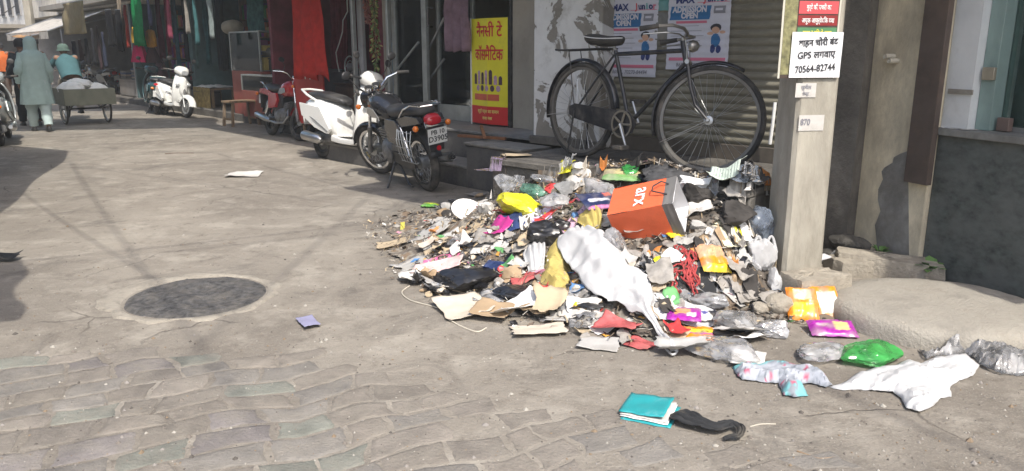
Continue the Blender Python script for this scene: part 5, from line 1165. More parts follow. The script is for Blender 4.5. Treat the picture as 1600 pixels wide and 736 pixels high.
def shoes(o, J):
    for s_ in 'LR':
        an = Vector(J['an' + s_]); fw = J.get('fw' + s_, Vector((1, 0, 0))); w = Vector((-fw.y, fw.x, 0)).normalized(); z0 = an.z - .095
        rings = []
        for t, ww, hh in ((-.09, .028, .05), (-.06, .042, .085), (0, .044, .09), (.07, .048, .065), (.14, .05, .05), (.19, .04, .035), (.21, .02, .02)):
            c = an + fw * t; rings.append([Vector((c.x, c.y, z0)) + w * ww * math.cos(a) + Vector((0, 0, hh * max(0, math.sin(a)))) for a in [PI * k / 8 for k in range(9)]] + [Vector((c.x, c.y, z0)) - w * ww * .5, Vector((c.x, c.y, z0)) + w * ww * .5])
        MB().loft(rings).build('shoe', M_shoe, o)
def folds_ring(c, rx, ry, n, amp, k, ph, yaw=0.0):
    return [Vector((c[0] + rx * math.cos(a) * (1 + amp * math.sin(k * a + ph)), c[1] + ry * math.sin(a) * (1 + amp * math.sin(k * a + ph)), c[2])) for a in [2 * PI * i / n for i in range(n)]]
def sleeve(o, pts, rs, m, name='sleeve'):
    P = [Vector(p) for p in pts]; mb = MB(); Q = []; Rr = []
    for i in range(len(P) - 1):
        for k in range(6):
            t = k / 6; Q.append(P[i].lerp(P[i + 1], t)); Rr.append((rs[i] * (1 - t) + rs[i + 1] * t) * (1 + .07 * math.sin(len(Q) * 1.9) + .04 * math.sin(len(Q) * 4.1)))
    Q.append(P[-1]); Rr.append(rs[-1]); return mb.tube(Q, Rr, 12).build(name, m, o, angle=80)
def standing(stride=.22, arm=.12, h=1.72, lean=.02):
    k = h / 1.72
    J = dict(pelvis=(0, 0, .96), chest=(lean * 2, 0, 1.28), neck=(lean * 3, 0, 1.45), head=(lean * 3.5, 0, 1.53), shL=(lean * 2, .17, 1.39), shR=(lean * 2, -.17, 1.39), elL=(-arm * .3, .24, 1.12), elR=(arm * .1, -.24, 1.12),
             haL=(arm * .6, .25, .89), haR=(arm * 1.2, -.25, .90), hipL=(0, .09, .93), hipR=(0, -.09, .93), knL=(stride * .5, .10, .52), knR=(-stride * .15, -.10, .51), anL=(stride, .10, .10), anR=(-stride, -.10, .12))
    return {a: Vector(b) * k for a, b in J.items()}
def kameez_man():
    o = thing('person', 'man in grey-green kurta and hood walking away up the street', 'person', G(66, 205), math.atan2(.8, -.6)); J = standing(.17)
    person_body(o, J); shoes(o, J); m = cloth('grey_green_cotton', (.38, .50, .48), .1, var=.08); m2 = cloth('grey_cotton', (.44, .54, .53), .1, var=.08)
    rings = []
    for z, rx, ry, am in ((.50, .20, .27, .07), (.62, .19, .26, .06), (.80, .175, .245, .04), (.98, .16, .225, .025), (1.15, .155, .215, .02), (1.30, .155, .225, .015), (1.40, .13, .205, .0), (1.455, .09, .13, 0), (1.49, .065, .075, 0)):
        rings.append(folds_ring((.02 + .02 * (1.4 - z) * .3, 0, z), rx, ry, 40, am, 9, z * 3))
    MB().loft(rings, caps=False).build('kurta', m, o, angle=80)
    for s_, q in (('L', 1), ('R', -1)):
        sleeve(o, [J['sh' + s_] + Vector((0, -.03 * q, .0)), J['el' + s_], J['ha' + s_]], [.085, .075, .06], m)
        sleeve(o, [J['hip' + s_], J['kn' + s_], J['an' + s_] + Vector((0, 0, .0))], [.12, .105, .075], m2, 'trouser_leg')
    h = J['head'] + Vector((0, 0, .05)); rg = []
    for z, rx, ry in ((-.24, .17, .20), (-.17, .135, .155), (-.10, .115, .115), (-.03, .117, .107), (.05, .115, .105), (.10, .09, .085), (.135, .04, .04)):
        rg.append(folds_ring((h.x - .012, 0, h.z + z), rx, ry, 30, .03 if z < 0 else .01, 7, z * 8))
    MB().loft(rg).build('hood', m, o, angle=80)
    return o
kameez_man()
def plain_person(label, loc, yaw, top, legs, J, cap=None, extra=None, skirt=False):
    o = thing('person', label, 'person', loc, yaw); person_body(o, J); shoes(o, J)
    p, c, n = J['pelvis'], J['chest'], J['neck']; rings = []; ax_ = (c - p).normalized(); fw_ = Vector((0, 1, 0)).cross(ax_).normalized()
    if fw_.x < 0: fw_ = -fw_
    def rr(q, rx, ry, am, ph): return [q + fw_ * (rx * math.cos(a) * (1 + am * math.sin(6 * a + ph))) + Vector((0, ry * math.sin(a) * (1 + am * math.sin(6 * a + ph)), 0)) for a in [2 * PI * i / 28 for i in range(28)]]
    for t, rx, ry in ((-.35, .17, .20), (0, .175, .20), (.5, .175, .21), (.9, .172, .22), (1.15, .16, .20)): rings.append(rr(p + (c - p) * t, rx, ry, .02, t * 5))
    rings.append(rr(n + Vector((-.01, 0, -.04)), .10, .12, 0, 0)); rings.append(rr(n, .068, .07, 0, 0))
    MB().loft(rings, caps=False).build('shirt', top, o, angle=80)
    for s_, q in (('L', 1), ('R', -1)):
        sleeve(o, [J['sh' + s_] - Vector((0, .03 * q, 0)), J['el' + s_], J['el' + s_].lerp(J['ha' + s_], .75)], [.08, .065, .05], top)
        sleeve(o, [J['hip' + s_], J['kn' + s_], J['an' + s_]], [.115, .095, .07], legs, 'trouser_leg')
    h = J['head'] + Vector((0, 0, .05))
    if cap is not None:
        MB().lathe([(.108, -.03), (.112, .03), (.10, .085), (.06, .12), (.0, .13)], h, (0, 0, 1), 18).build('cap', cap, o); MB().lathe([(.11, 0), (.15, -.015), (.15, -.02), (.11, -.008)], h + Vector((0, 0, .0)), (0, 0, 1), 20, closed=True).build('brim', cap, o)
    else:
        MB().lathe([(.094, -.05), (.102, .03), (.09, .08), (.05, .115), (.0, .122)], h + Vector((-.012, 0, 0)), (0, 0, 1), 18).build('hair', M_hair, o)
    return o
YW = math.atan2(.74, -.67)
plain_person('person in dark clothes walking in front of the hooded man', G(50, 197), YW, cloth('dark_shirt', (.045, .05, .055), .05), cloth('dark_trousers', (.03, .032, .036), .05), standing(.2))
plain_person('distant person in orange top at the left picture edge', G(13, 153), YW + 2.6, cloth('orange_shirt', (.55, .14, .04), .1), cloth('brown_trousers', (.08, .06, .05), .05), standing(.12))
plain_person('distant person in pink top at the far left picture edge', G(2, 150), YW + 3.0, cloth('pink_shirt', (.55, .32, .34), .1), cloth('dark_trousers', (.03, .032, .036), .05), standing(.12))
# ================================================================ cargo tricycle and its rider
ct = thing('cargo_tricycle', 'cargo tricycle with olive box moving away up the street', 'tricycle', G(137, 193), YW)
M_olive = mat('olive_box_paint', (.20, .205, .15), .7, var=.2, dirt=.35)
MB().box(-.45, .55, -.46, .46, .42, .46).build('box_floor', M_wood, ct); MB().box(-.47, -.44, -.47, .47, .40, .72).build('tail_board', M_olive, ct, bevel=.006)
for s_ in (-1, 1):
    MB().box(-.439, .55, s_ * .455 - .015, s_ * .455 + .015, .40, .72).build('side_board', M_olive, ct, bevel=.006)
    w = wheel(ct, (0, s_ * .40, .31), .31, .02, .014, 24, .04)
    MB().tube([(-.35, s_ * .3, .40), (0, s_ * .3, .31), (.4, s_ * .3, .40)], .016, 6).build('leaf_spring', M_black_metal, ct)
MB().box(.551, .575, -.47, .47, .40, .72).build('head_board', M_olive, ct); MB().tube([(0, -.42, .31), (0, .42, .31)], .018, 8).build('axle', M_black_metal, ct)
MB().tube([(.5, 0, .45), (.95, 0, .42), (1.35, 0, .75), (1.5, 0, .9)], .02, 8).build('frame_tube', M_black_metal, ct); MB().tube([(.95, 0, .42), (.85, 0, .85)], .018, 8).build('seat_post', M_black_metal, ct)
MB().ell((.85, 0, .88), (.14, .10, .04)).build('saddle', M_seat, ct); wheel(ct, (1.62, 0, .33), .33, .02, .014, 24, .04, name='front_wheel')
MB().tube([(1.62, .05, .33), (1.52, .04, .8), (1.48, 0, 1.0)], .013, 6).tube([(1.62, -.05, .33), (1.52, -.04, .8), (1.48, 0, 1.0)], .013, 6).build('fork', M_black_metal, ct)
MB().tube([(1.30, -.3, 1.05), (1.42, -.15, 1.06), (1.48, 0, 1.02), (1.42, .15, 1.06), (1.30, .3, 1.05)], .012, 8).build('handlebar', M_chrome, ct)
for s_ in (-1, 1): MB().tube([(.97, s_ * .1, .33), (.97 + .12 * s_, s_ * .12, .33 - .12 * s_)], .01, 6).build('crank', M_steel, ct)
bpy.context.view_layer.update()
M_sack = cloth('white_sack', (.80, .79, .75), .1, var=.06, dirt=.12)
for i, (x, y, r_, lb) in enumerate(((.0, .22, (.40, .26, .18), 'white bulging sack on the left of the tricycle box'), (.12, -.22, (.38, .24, .14), 'white sack on the right of the tricycle box'), (.1, .05, (.3, .22, .11), 'small white sack lying across the two on the tricycle'))):
    c = ct.matrix_world @ Vector((x, y, .60 + (.12 if i == 2 else .0))); mb = rock((0, 0, .06), r_, 5 + i, amp=.16, sub=4)
    mb.v = [(v[0], v[1], v[2] + .02 * (1 - abs(noise.noise(Vector(v) * 9)))) for v in mb.v]
    o = mb.build('sack', M_sack); o.location = c; o.rotation_euler.z = YW + .2 * i; tag(o, lb, 'sack')
Jr = dict(pelvis=(0, 0, .98), chest=(.22, 0, 1.24), neck=(.34, 0, 1.38), head=(.38, 0, 1.45), shL=(.24, .18, 1.33), shR=(.24, -.18, 1.33), elL=(.46, .26, 1.16), elR=(.46, -.26, 1.16), haL=(.60, .27, 1.08), haR=(.60, -.27, 1.08),
          hipL=(.02, .10, .95), hipR=(.02, -.10, .95), knL=(.34, .12, .72), knR=(.22, -.12, .56), anL=(.22, .12, .50), anR=(.02, -.12, .27))
Jr = {a: Vector(b) for a, b in Jr.items()}
rl = ct.matrix_world @ Vector((.85, 0, -.05)); rl.z = -.02
plain_person('tricycle rider in teal shirt and cap bent over the handlebar', rl, YW, cloth('teal_shirt', (.07, .15, .165), .1), cloth('beige_trousers', (.34, .31, .26), .1), Jr, cap=cloth('green_cap', (.10, .15, .13), .05))
# bikes parked far up the street
M_bk2 = M_bkpaint
for (px, py, yw, lb, nm) in ((150, 146, 2.4, 'dark motorcycle parked behind the tricycle', 0), (178, 150, 2.6, 'dark motorcycle parked under the black garments', 1)):
    motorcycle(lb, G(px, py), yw, R(-8), [M_bkpaint, M_silver2][nm], M_silverp, R(15), None, guard=False)
# ================================================================ the rubbish heap: its surface
def lerp_tab(tab, x):
    if x <= tab[0][0]: return tab[0][1]
    for (a, va), (b, vb) in zip(tab, tab[1:]):
        if x <= b: t = (x - a) / (b - a); t = t * t * (3 - 2 * t); return va + (vb - va) * t
    return tab[-1][1]
A_T = [(-1.1, 0), (-.6, .035), (-.25, .10), (0, .26), (.25, .40), (.6, .50), (1.2, .56), (1.8, .60), (2.12, .54), (2.33, .28), (2.48, .06), (2.7, 0)]
Q_T = [(-1.1, .45), (-.5, .85), (0, 1.15), (.8, 1.32), (1.6, 1.40), (2.2, 1.28), (2.5, .85), (2.95, .2)]
def T(x, y, fine=True):
    s, b = SF.inv((x, y)); q = -b; on = 0 < s < 2.21 and b > -.03
    if on:
        h = LEDGE + .004
        h += .11 * math.exp(-((b - .02) / .22) ** 2) * max(0, min(1, (s - .9) / .4)) * (.6 + .6 * noise.noise(Vector((s * 3, b * 3, 4))))
        return h
    A = lerp_tab(A_T, s); Q = lerp_tab(Q_T, s)
    if A <= 0: return 0.0
    if q < 0:                                   # left of the ledge end, in front of the steps
        t = min(1, -q / .45); k = (1 - t) ** 1.3 if q > -.45 else 0
        h = A * k * .8
    else:
        t = q / Q
        if t >= 1: return 0.0
        h = A * (1 - t) ** 1.25 + .03 * (1 - t)
    if fine: h += (.05 * noise.noise(Vector((x * 4.5, y * 4.5, 3))) + .022 * noise.noise(Vector((x * 13, y * 13, 5)))) * min(1, h * 6)
    return max(0, h)
def hit_ground(px, py):
    d = ray(px, py); t = .5; p = None
    while t < 60:
        p = Vector((0, 0, CAMH)) + d * t
        if p.z <= T(p.x, p.y): break
        t += .01 if t < 9 else .1
    return p
def mpp(p): return (p.y * math.cos(PITCH) + (CAMH - p.z) * math.sin(PITCH)) / FPX
hp = MB(); cols = []
S0_, S1_, NS, NQ = -1.15, 3.0, 230, 110
for j in range(NQ + 1):
    for i in range(NS + 1):
        s = S0_ + (S1_ - S0_) * i / NS; q = -.5 + 2.05 * j / NQ; p = SF(s, -q)
        h = T(p.x, p.y)
        on = 0 < s < 2.21 and q < .03
        if not on and h > .004:
            n1 = abs(noise.noise(Vector((p.x * 22, p.y * 22, 1)))); n2 = noise.noise(Vector((p.x * 45, p.y * 45, 8)))
            h += (.035 * n1 + .018 * n2) * min(1, h * 12) * (.12 if s < .2 else 1)
        hp.v.append((p.x, p.y, h - (.012 if (h < .006 or on and h < LEDGE + .012) else 0)))
        k = noise.noise(Vector((p.x * 30, p.y * 30, 2))); k2 = noise.noise(Vector((p.x * 11, p.y * 11, 6)))
        c = (.10, .085, .07) if k2 < -.05 else ((.20, .18, .15) if k2 < .2 else (.145, .105, .07))
        if s < .25: c = tuple(x_ * 1.35 for x_ in c)
        f = 1 + (.9 if s > .25 else .4) * k; cols.append((max(.02, c[0] * f), max(.02, c[1] * f), max(.02, c[2] * f), 1))
for j in range(NQ):
    for i in range(NS):
        a = j * (NS + 1) + i; zz = [hp.v[k][2] for k in (a, a + 1, a + NS + 2, a + NS + 1)]
        if max(zz) - min(zz) < .10 and max(zz) > .018: hp.f.append((a, a + 1, a + NS + 2, a + NS + 1))
me = hp.mesh('rubbish_heap', vcol_mat('rubbish_soil', .95), recalc=False, smooth=True, angle=35)
ca = me.color_attributes.new('Col', 'FLOAT_COLOR', 'POINT'); ca.data.foreach_set('color', [x for c in cols for x in c])
heap = bpy.data.objects.new('rubbish_heap', me); COL.objects.link(heap); tag(heap, 'grey brown heap of trodden ash, soil and shredded rubbish', 'rubbish heap', kind='stuff')

def inside(x, y, poly):
    r = False; j = len(poly) - 1
    for i in range(len(poly)):
        if (poly[i][1] > y) != (poly[j][1] > y) and x < (poly[j][0] - poly[i][0]) * (y - poly[i][1]) / (poly[j][1] - poly[i][1]) + poly[i][0]: r = not r
        j = i
    return r
# ---------------------------------------------------------------- litter makers (each item is one object, origin at its own place)
def finish(mb, c, name, m, label, cat, group=None, smooth=True, solid=0, recalc=False, angle=50, vcols=None):
    mb.v = [(v[0] - c.x, v[1] - c.y, v[2] - c.z) for v in mb.v]
    me = mb.mesh(name, m, smooth, recalc, angle)
    if vcols: ca = me.color_attributes.new('Col', 'FLOAT_COLOR', 'POINT'); ca.data.foreach_set('color', [x for q in vcols for x in q])
    o = bpy.data.objects.new(name, me); COL.objects.link(o); o.location = c
    if solid: o.modifiers.new('solid', 'SOLIDIFY').thickness = solid
    return tag(o, label, cat, group)
def ridg(p, o=3):
    s_, a = 0, 1.0; p = Vector(p)
    for i in range(o): s_ += a * (1 - 2 * abs(noise.noise(p))); p = p * 2.1 + Vector((3.7, 1.3, 5.1)); a *= .5
    return s_
def sheet(px, py, wpx, lpx, yaw, m, label, crumple=.02, name='paper_scrap', cat='paper', n=16, lift=.006, tilt=0.0, seed=None, group=None, vfn=None, curl=0.0, rag=.12, freq=6.0):
    """crumpled flat piece lying on whatever is below it"""
    c = hit_ground(px, py); k = mpp(c); w = wpx * k; l = lpx * k; seed = seed if seed is not None else px * .37 + py * .11
    ca, sa = math.cos(R(yaw)), math.sin(R(yaw)); vc = []; qq = random.Random(seed); cz = T(c.x, c.y)
    FO = [(math.cos(t_), math.sin(t_), qq.uniform(-.35, .35), qq.choice((-1, 1, 1)) * qq.uniform(.5, 1.3)) for t_ in [qq.uniform(0, PI) for _ in range(5)]]
    def fn(u, v):
        a, b = (u - .5), (v - .5); e = 1 + rag * noise.noise(Vector((a * 5 + seed, b * 5, seed))) * (2 * max(abs(a), abs(b))) ** 2
        x, y = a * w * e, b * l * e; X = c.x + x * ca - y * sa; Y = c.y + x * sa + y * ca
        fo = sum(k4 * abs(a * k1 + b * k2 - k3) for k1, k2, k3, k4 in FO)
        z = min(max(T(X, Y), cz - .07), cz + .09) + lift + crumple * (max(0, fo * .9 + .35) + .35 * max(-.4, ridg((x * freq + seed, y * freq, seed), 2))) + tilt * (b + .5) * l + curl * (abs(a) * 2) ** 3 * w
        if vfn: vc.append((*vfn(u, v), 1))
        return Vector((X, Y, z))
    mb = MB().grid(n, n, fn)
    return finish(mb, c, name, m, label, cat, group, solid=.0012, vcols=vc if vfn else None, angle=24)
def bag(px, py, wpx, hpx, m, label, seed, depth=None, yaw=0.0, name='plastic_bag', cat='plastic bag', crease=.28, sub=4, flat=0.0, handles=False, group=None, sink=.25):
    c = hit_ground(px, py + hpx * .35); k = mpp(c); rx = wpx * k / 2; rz = hpx * k / 2 * 1.02; ry = (depth * k / 2) if depth else max(rx * .7, rz * .7)
    bm = bmesh.new(); bmesh.ops.create_icosphere(bm, subdivisions=sub, radius=1); ca, sa = math.cos(R(yaw)), math.sin(R(yaw)); mb = MB()
    qq = random.Random(seed); PL = []
    for _ in range(int(16 + 14 * crease)): 
        n_ = Vector((qq.gauss(0, 1), qq.gauss(0, 1), qq.gauss(0, 1))).normalized(); PL.append((n_, qq.uniform(.55, 1.0)))
    cz = T(c.x, c.y)
    for v in bm.verts:
        d = v.co.copy(); rp = min([dd / max(.15, n_.dot(d)) for n_, dd in PL if n_.dot(d) > .15] + [1.25])
        r = rp * (1 + crease * .55 * (ridg(d * 2.4 + Vector((seed, 0, 0)), 4) * .45 - .1)) + .14 * noise.noise(d * 1.1 + Vector((0, seed, 0)))
        x, y, z = d.x * rx * r, d.y * ry * r, d.z * rz * r
        X, Y = c.x + x * ca - y * sa, c.y + x * sa + y * ca; Z = c.z + rz * (1 - sink) + z; g = min(max(T(X, Y), cz - .10), cz + .12) + .004
        if Z < g: Z = g + .004 * noise.noise(Vector((X * 40, Y * 40, 0)))
        mb.v.append((X, Y, Z))
    mb.f = [tuple(v.index for v in f.verts) for f in bm.faces]; bm.free()
    o = finish(mb, c, name, m, label, cat, group, angle=28)
    if handles:
        for s_ in (-1, 1):
            p0 = Vector((s_ * rx * .5, 0, rz * 1.5)); h = MB().tube([p0 + Vector((-.035 + .07 * t_ / 12, .012, -.06 + .10 * math.sin(PI * t_ / 12))) for t_ in range(13)], [.013 - .006 * math.sin(PI * t_ / 12) for t_ in range(13)], 6).build('handle', m, o)
    return o
def drape(path, m, label, name='cloth_piece', cat='cloth', folds=4, amp=.018, bulk=.03, seed=1, nu=26, sub=8, group=None, vfn=None, lift=.008, edge=.1):
    """cloth laid along pixel path [(px, py, halfwidth_px, extra_lift)]"""
    P = [hit_ground(x, y) for (x, y, *_) in path]; W = [q[2] * mpp(p) for p, q in zip(P, path)]; X = [q[3] if len(q) > 3 else 0 for q in path]
    pts, ws, xs = [], [], []
    for i in range(len(P) - 1):
        p0, p1, p2, p3 = P[max(i - 1, 0)], P[i], P[i + 1], P[min(i + 2, len(P) - 1)]
        for k in range(sub):
            t = k / sub; pts.append(.5 * ((2 * p1) + (p2 - p0) * t + (2 * p0 - 5 * p1 + 4 * p2 - p3) * t * t + (3 * p1 - p0 - 3 * p2 + p3) * t ** 3)); ws.append(W[i] + (W[i + 1] - W[i]) * t * t * (3 - 2 * t)); xs.append(X[i] + (X[i + 1] - X[i]) * t)
    pts.append(P[-1]); ws.append(W[-1]); xs.append(X[-1]); N = len(pts); rows = []; vc = []
    for i, p in enumerate(pts):
        t = pts[min(i + 1, N - 1)] - pts[max(i - 1, 0)]; t.z = 0; t.normalize(); sd = Vector((-t.y, t.x, 0)); row = []; ef = .15 + .85 * min(1, i / 7, (N - 1 - i) / 7); hem = (1 - min(1, i / 5, (N - 1 - i) / 5)) * .9
        for j in range(nu + 1):
            u = 2 * j / nu - 1; e = 1 + edge * noise.noise(Vector((i * .16, u * .5 + seed, seed))) ; q = p + sd * u * ws[i] * e + t * (.02 * noise.noise(Vector((u * 2, seed, i * .05))) + hem * ws[i] * (.8 * noise.noise(Vector((u * 1.7, seed, 6))) - .5 * u * u * (1 if i > N / 2 else -1)))
            ph = 2.2 * noise.noise(Vector((i * .07, seed, 2))) + seed; cr = ridg((q.x * 7 + seed, q.y * 7, seed), 3) + .55 * ridg((q.x * 19 + seed, q.y * 19, seed), 3)
            fold = math.sin(u * folds * PI + ph + 2.6 * noise.noise(Vector((u * 1.6, i * .11, seed + 4)))); fold = math.copysign(abs(fold) ** .7, fold)
            z = min(max(T(q.x, q.y), p.z - .08), p.z + .10) + lift + xs[i] + bulk * ef * (1 - u * u) * min(1, ws[i] / .06) + amp * ef * min(1, ws[i] / .05) * (fold * (1 - .25 * abs(u)) + 1) * .8 + amp * .7 * ef * max(-.3, cr)
            row.append(Vector((q.x, q.y, z)))
            if vfn: vc.append((*vfn(j / nu, i / (N - 1)), 1))
        rows.append(row)
    mb = MB()
    for r_ in rows: mb.v += [tuple(v) for v in r_]
    for i in range(N - 1):
        for j in range(nu): a = i * (nu + 1) + j; mb.f.append((a, a + 1, a + nu + 2, a + nu + 1))
    return finish(mb, P[len(P) // 2], name, m, label, cat, group, solid=.002, vcols=vc if vfn else None)
def packet(px, py, wpx, lpx, yaw, label, vfn, puff=.018, tiltx=0.0, tilty=0.0, lift=.0, name='snack_packet', cat='packet', seed=0, m=None, group=None):
    c = hit_ground(px, py); k = mpp(c); w = wpx * k; l = lpx * k; n = 18; vc = []; mb = MB()
    Mr = Euler((R(tiltx), R(tilty), R(yaw))).to_matrix(); lo = 1e9
    for sgn in (1, -1):
        def fn(u, v):
            a, b = u - .5, v - .5; f = max(0, 1 - (2 * abs(a)) ** 6) ** .6 * max(0, 1 - (2 * abs(b)) ** 4) ** .7
            z = sgn * puff * f * (1 + .5 * noise.noise(Vector((a * 6, b * 6, seed + sgn)))) + .005 * ridg((a * 5 + seed, b * 5, sgn), 2)
            x = a * w * (1 - .05 * f); y = b * l * (1 + .012 * math.sin(a * 90) * (abs(b) > .46))
            kk = 1 + .45 * noise.noise(Vector((u * 14, v * 14, seed))); dd_ = max(0, min(.6, .9 * noise.noise(Vector((u * 3, v * 3, seed + 9))) + .12)); bc = vfn(u, v); vc.append((*[min(.9, x_ * kk) * (1 - dd_) + g_ * dd_ for x_, g_ in zip(bc, (.28, .25, .21))], 1)); return Mr @ Vector((x, y, z))
        mb.grid(n, n, fn)
    dz = 0
    for v in mb.v: dz = max(dz, min(T(c.x + v[0], c.y + v[1]), c.z + .1) + .003 - (c.z + v[2]))
    dz *= .8
    mb.v = [(v[0] + c.x, v[1] + c.y, v[2] + c.z + dz + lift) for v in mb.v]
    return finish(mb, c, name, m or vcol_mat('packet_foil', .32), label, cat, group, vcols=vc)
from mathutils import geometry as mgeo
def polysheet(outline, m, label, name='cloth_piece', cat='cloth', amp=.02, bulk=.0, axis=0.0, stretch=1.0, freq=7.0, step=4.0, seed=1, lift=.005, vfn=None, fade=9.0):
    """limp thin sheet with a given outline (pixels of the photograph) collapsed onto whatever lies below"""
    q = random.Random(seed); ol = []; n = len(outline)
    for i in range(n):
        a, b = Vector(outline[i]), Vector(outline[(i + 1) % n]); k = max(1, int((b - a).length / step))
        for t in range(k): ol.append(a.lerp(b, t / k) + Vector((q.uniform(-1, 1), q.uniform(-.7, .7))) * .9)
    xs = [p.x for p in ol]; ys = [p.y for p in ol]; poly = [(p.x, p.y) for p in ol]; inner = []
    def edge_d(x, y):
        d = 1e9
        for i in range(len(ol)):
            a, b = ol[i], ol[(i + 1) % len(ol)]; ab = b - a; t = max(0, min(1, ((x - a.x) * ab.x + (y - a.y) * ab.y) / max(1e-6, ab.length_squared))); d = min(d, math.hypot(x - a.x - ab.x * t, (y - a.y - ab.y * t) * 1.6))
        return d
    y = min(ys)
    while y < max(ys):
        x = min(xs)
        while x < max(xs):
            px, py = x + q.uniform(-.8, .8), y + q.uniform(-.5, .5)
            if inside(px, py, poly) and edge_d(px, py) > step * .5: inner.append(Vector((px, py)))
            x += step
        y += step * .62
    N = len(ol); vs, es, fs, *_ = mgeo.delaunay_2d_cdt(ol + inner, [], [list(range(N))], 1, 1e-4)
    mb = MB(); vc = []; ca, sa = math.cos(R(axis)), math.sin(R(axis)); cz = None
    base = [hit_ground(v.x, v.y) for v in vs]; c = sum(base, Vector()) / len(base)
    for v, g in zip(vs, base):
        k = min(1, edge_d(v.x, v.y) / fade); a, b = (g.x * ca + g.y * sa) / stretch, -g.x * sa + g.y * ca
        w = Vector((a * freq + seed, b * freq, seed)); cr = (1 - abs(noise.noise(w)) * 2.6) * .6 + (1 - abs(noise.noise(w * 2.3 + Vector((5, 1, 2)))) * 2.4) * .34 + (1 - abs(noise.noise(w * 5.1)) * 2.4) * .17
        z = g.z + lift + bulk * k + amp * max(0, cr) * (.25 + .75 * k); d = ray(v.x, v.y); mb.v.append((g.x, g.y, z))
        if vfn: vc.append((*vfn((v.x - min(xs)) / (max(xs) - min(xs)), (v.y - min(ys)) / (max(ys) - min(ys))), 1))
    mb.f = [tuple(f) for f in fs]
    return finish(mb, c, name, m, label, cat, solid=.0015, vcols=vc if vfn else None, angle=35)
M_clear1 = film('clear_plastic', (.95, .95, .96), .34, .10, .4); M_clear2 = film('milky_plastic', (.93, .93, .94), .55, .14, .4); M_clearv = film('lilac_plastic', (.80, .66, .86), .42, .18, .3)
M_clearg = film('green_clear_plastic', (.30, .66, .50), .45, .15, .3); M_clearb = film('blue_clear_plastic', (.52, .60, .72), .4, .15, .3); M_greenbag = film('green_plastic', (.10, .58, .14), .72, .18, .3)
M_blackbag = mat('black_bin_plastic', (.014, .014, .016), .28, var=.3, spec=.6, dirt=.25, dcol=(.12, .11, .10)); M_yelbag = mat('yellow_plastic', (.72, .68, .03), .3, var=.12, dirt=.1, dcol=(.4, .36, .1)); M_whitebag = cloth('white_plastic', (.66, .66, .66), .3, var=.04, rough=.45, dirt=.1)
M_greybag = cloth('grey_plastic', (.34, .34, .34), .2, rough=.4, dirt=.3)
M_whitecloth = cloth('white_cloth', (.60, .60, .60), .2, var=.03); M_yelcloth = cloth('yellow_cloth', (.62, .50, .17), .2, var=.2, dirt=.25); M_cream = mat('cream_paper', (.56, .49, .40), .85, var=.12, dirt=.3, dcol=(.33, .28, .22)); M_card = mat('brown_card', (.36, .26, .16), .85, var=.2, dirt=.3)
M_greyp = mat('grey_paper', (.42, .41, .39), .85, var=.15, dirt=.35); M_blackcloth = cloth('charcoal_cloth', (.035, .036, .038), .05, dirt=.3)
M_pinkc = mat('pink_card', (.72, .16, .34), .6, var=.08); M_lilac = mat('lilac_card', (.58, .50, .72), .7, var=.05); M_redplastic = mat('red_plastic', (.55, .05, .05), .4, var=.15); M_navy = mat('navy_plastic', (.03, .05, .14), .35, var=.2); M_blue = mat('blue_scrap', (.10, .22, .42), .6, var=.2)
M_redfab = cloth('red_patterned', (.50, .12, .12), .1, var=.5, dirt=.3); M_foam = mat('white_foam', (.78, .78, .77), .6, var=.04, dirt=.12); M_tan = mat('tan_paper', (.46, .37, .25), .85, var=.15, dirt=.2); M_orangep = mat('orange_paper', (.62, .24, .06), .6, var=.15); M_greenp = mat('green_scrap', (.12, .34, .12), .6, var=.2); M_dirtyw = mat('dirty_white', (.55, .53, .50), .8, var=.15, dirt=.35); M_ash = mat('ash_paper', (.30, .28, .255), .95, var=.35, scale=14, dirt=.3); M_char = mat('charred', (.04, .036, .033), .9, var=.5, scale=12); M_peach = mat('peach_paper', (.68, .40, .24), .7, var=.08)

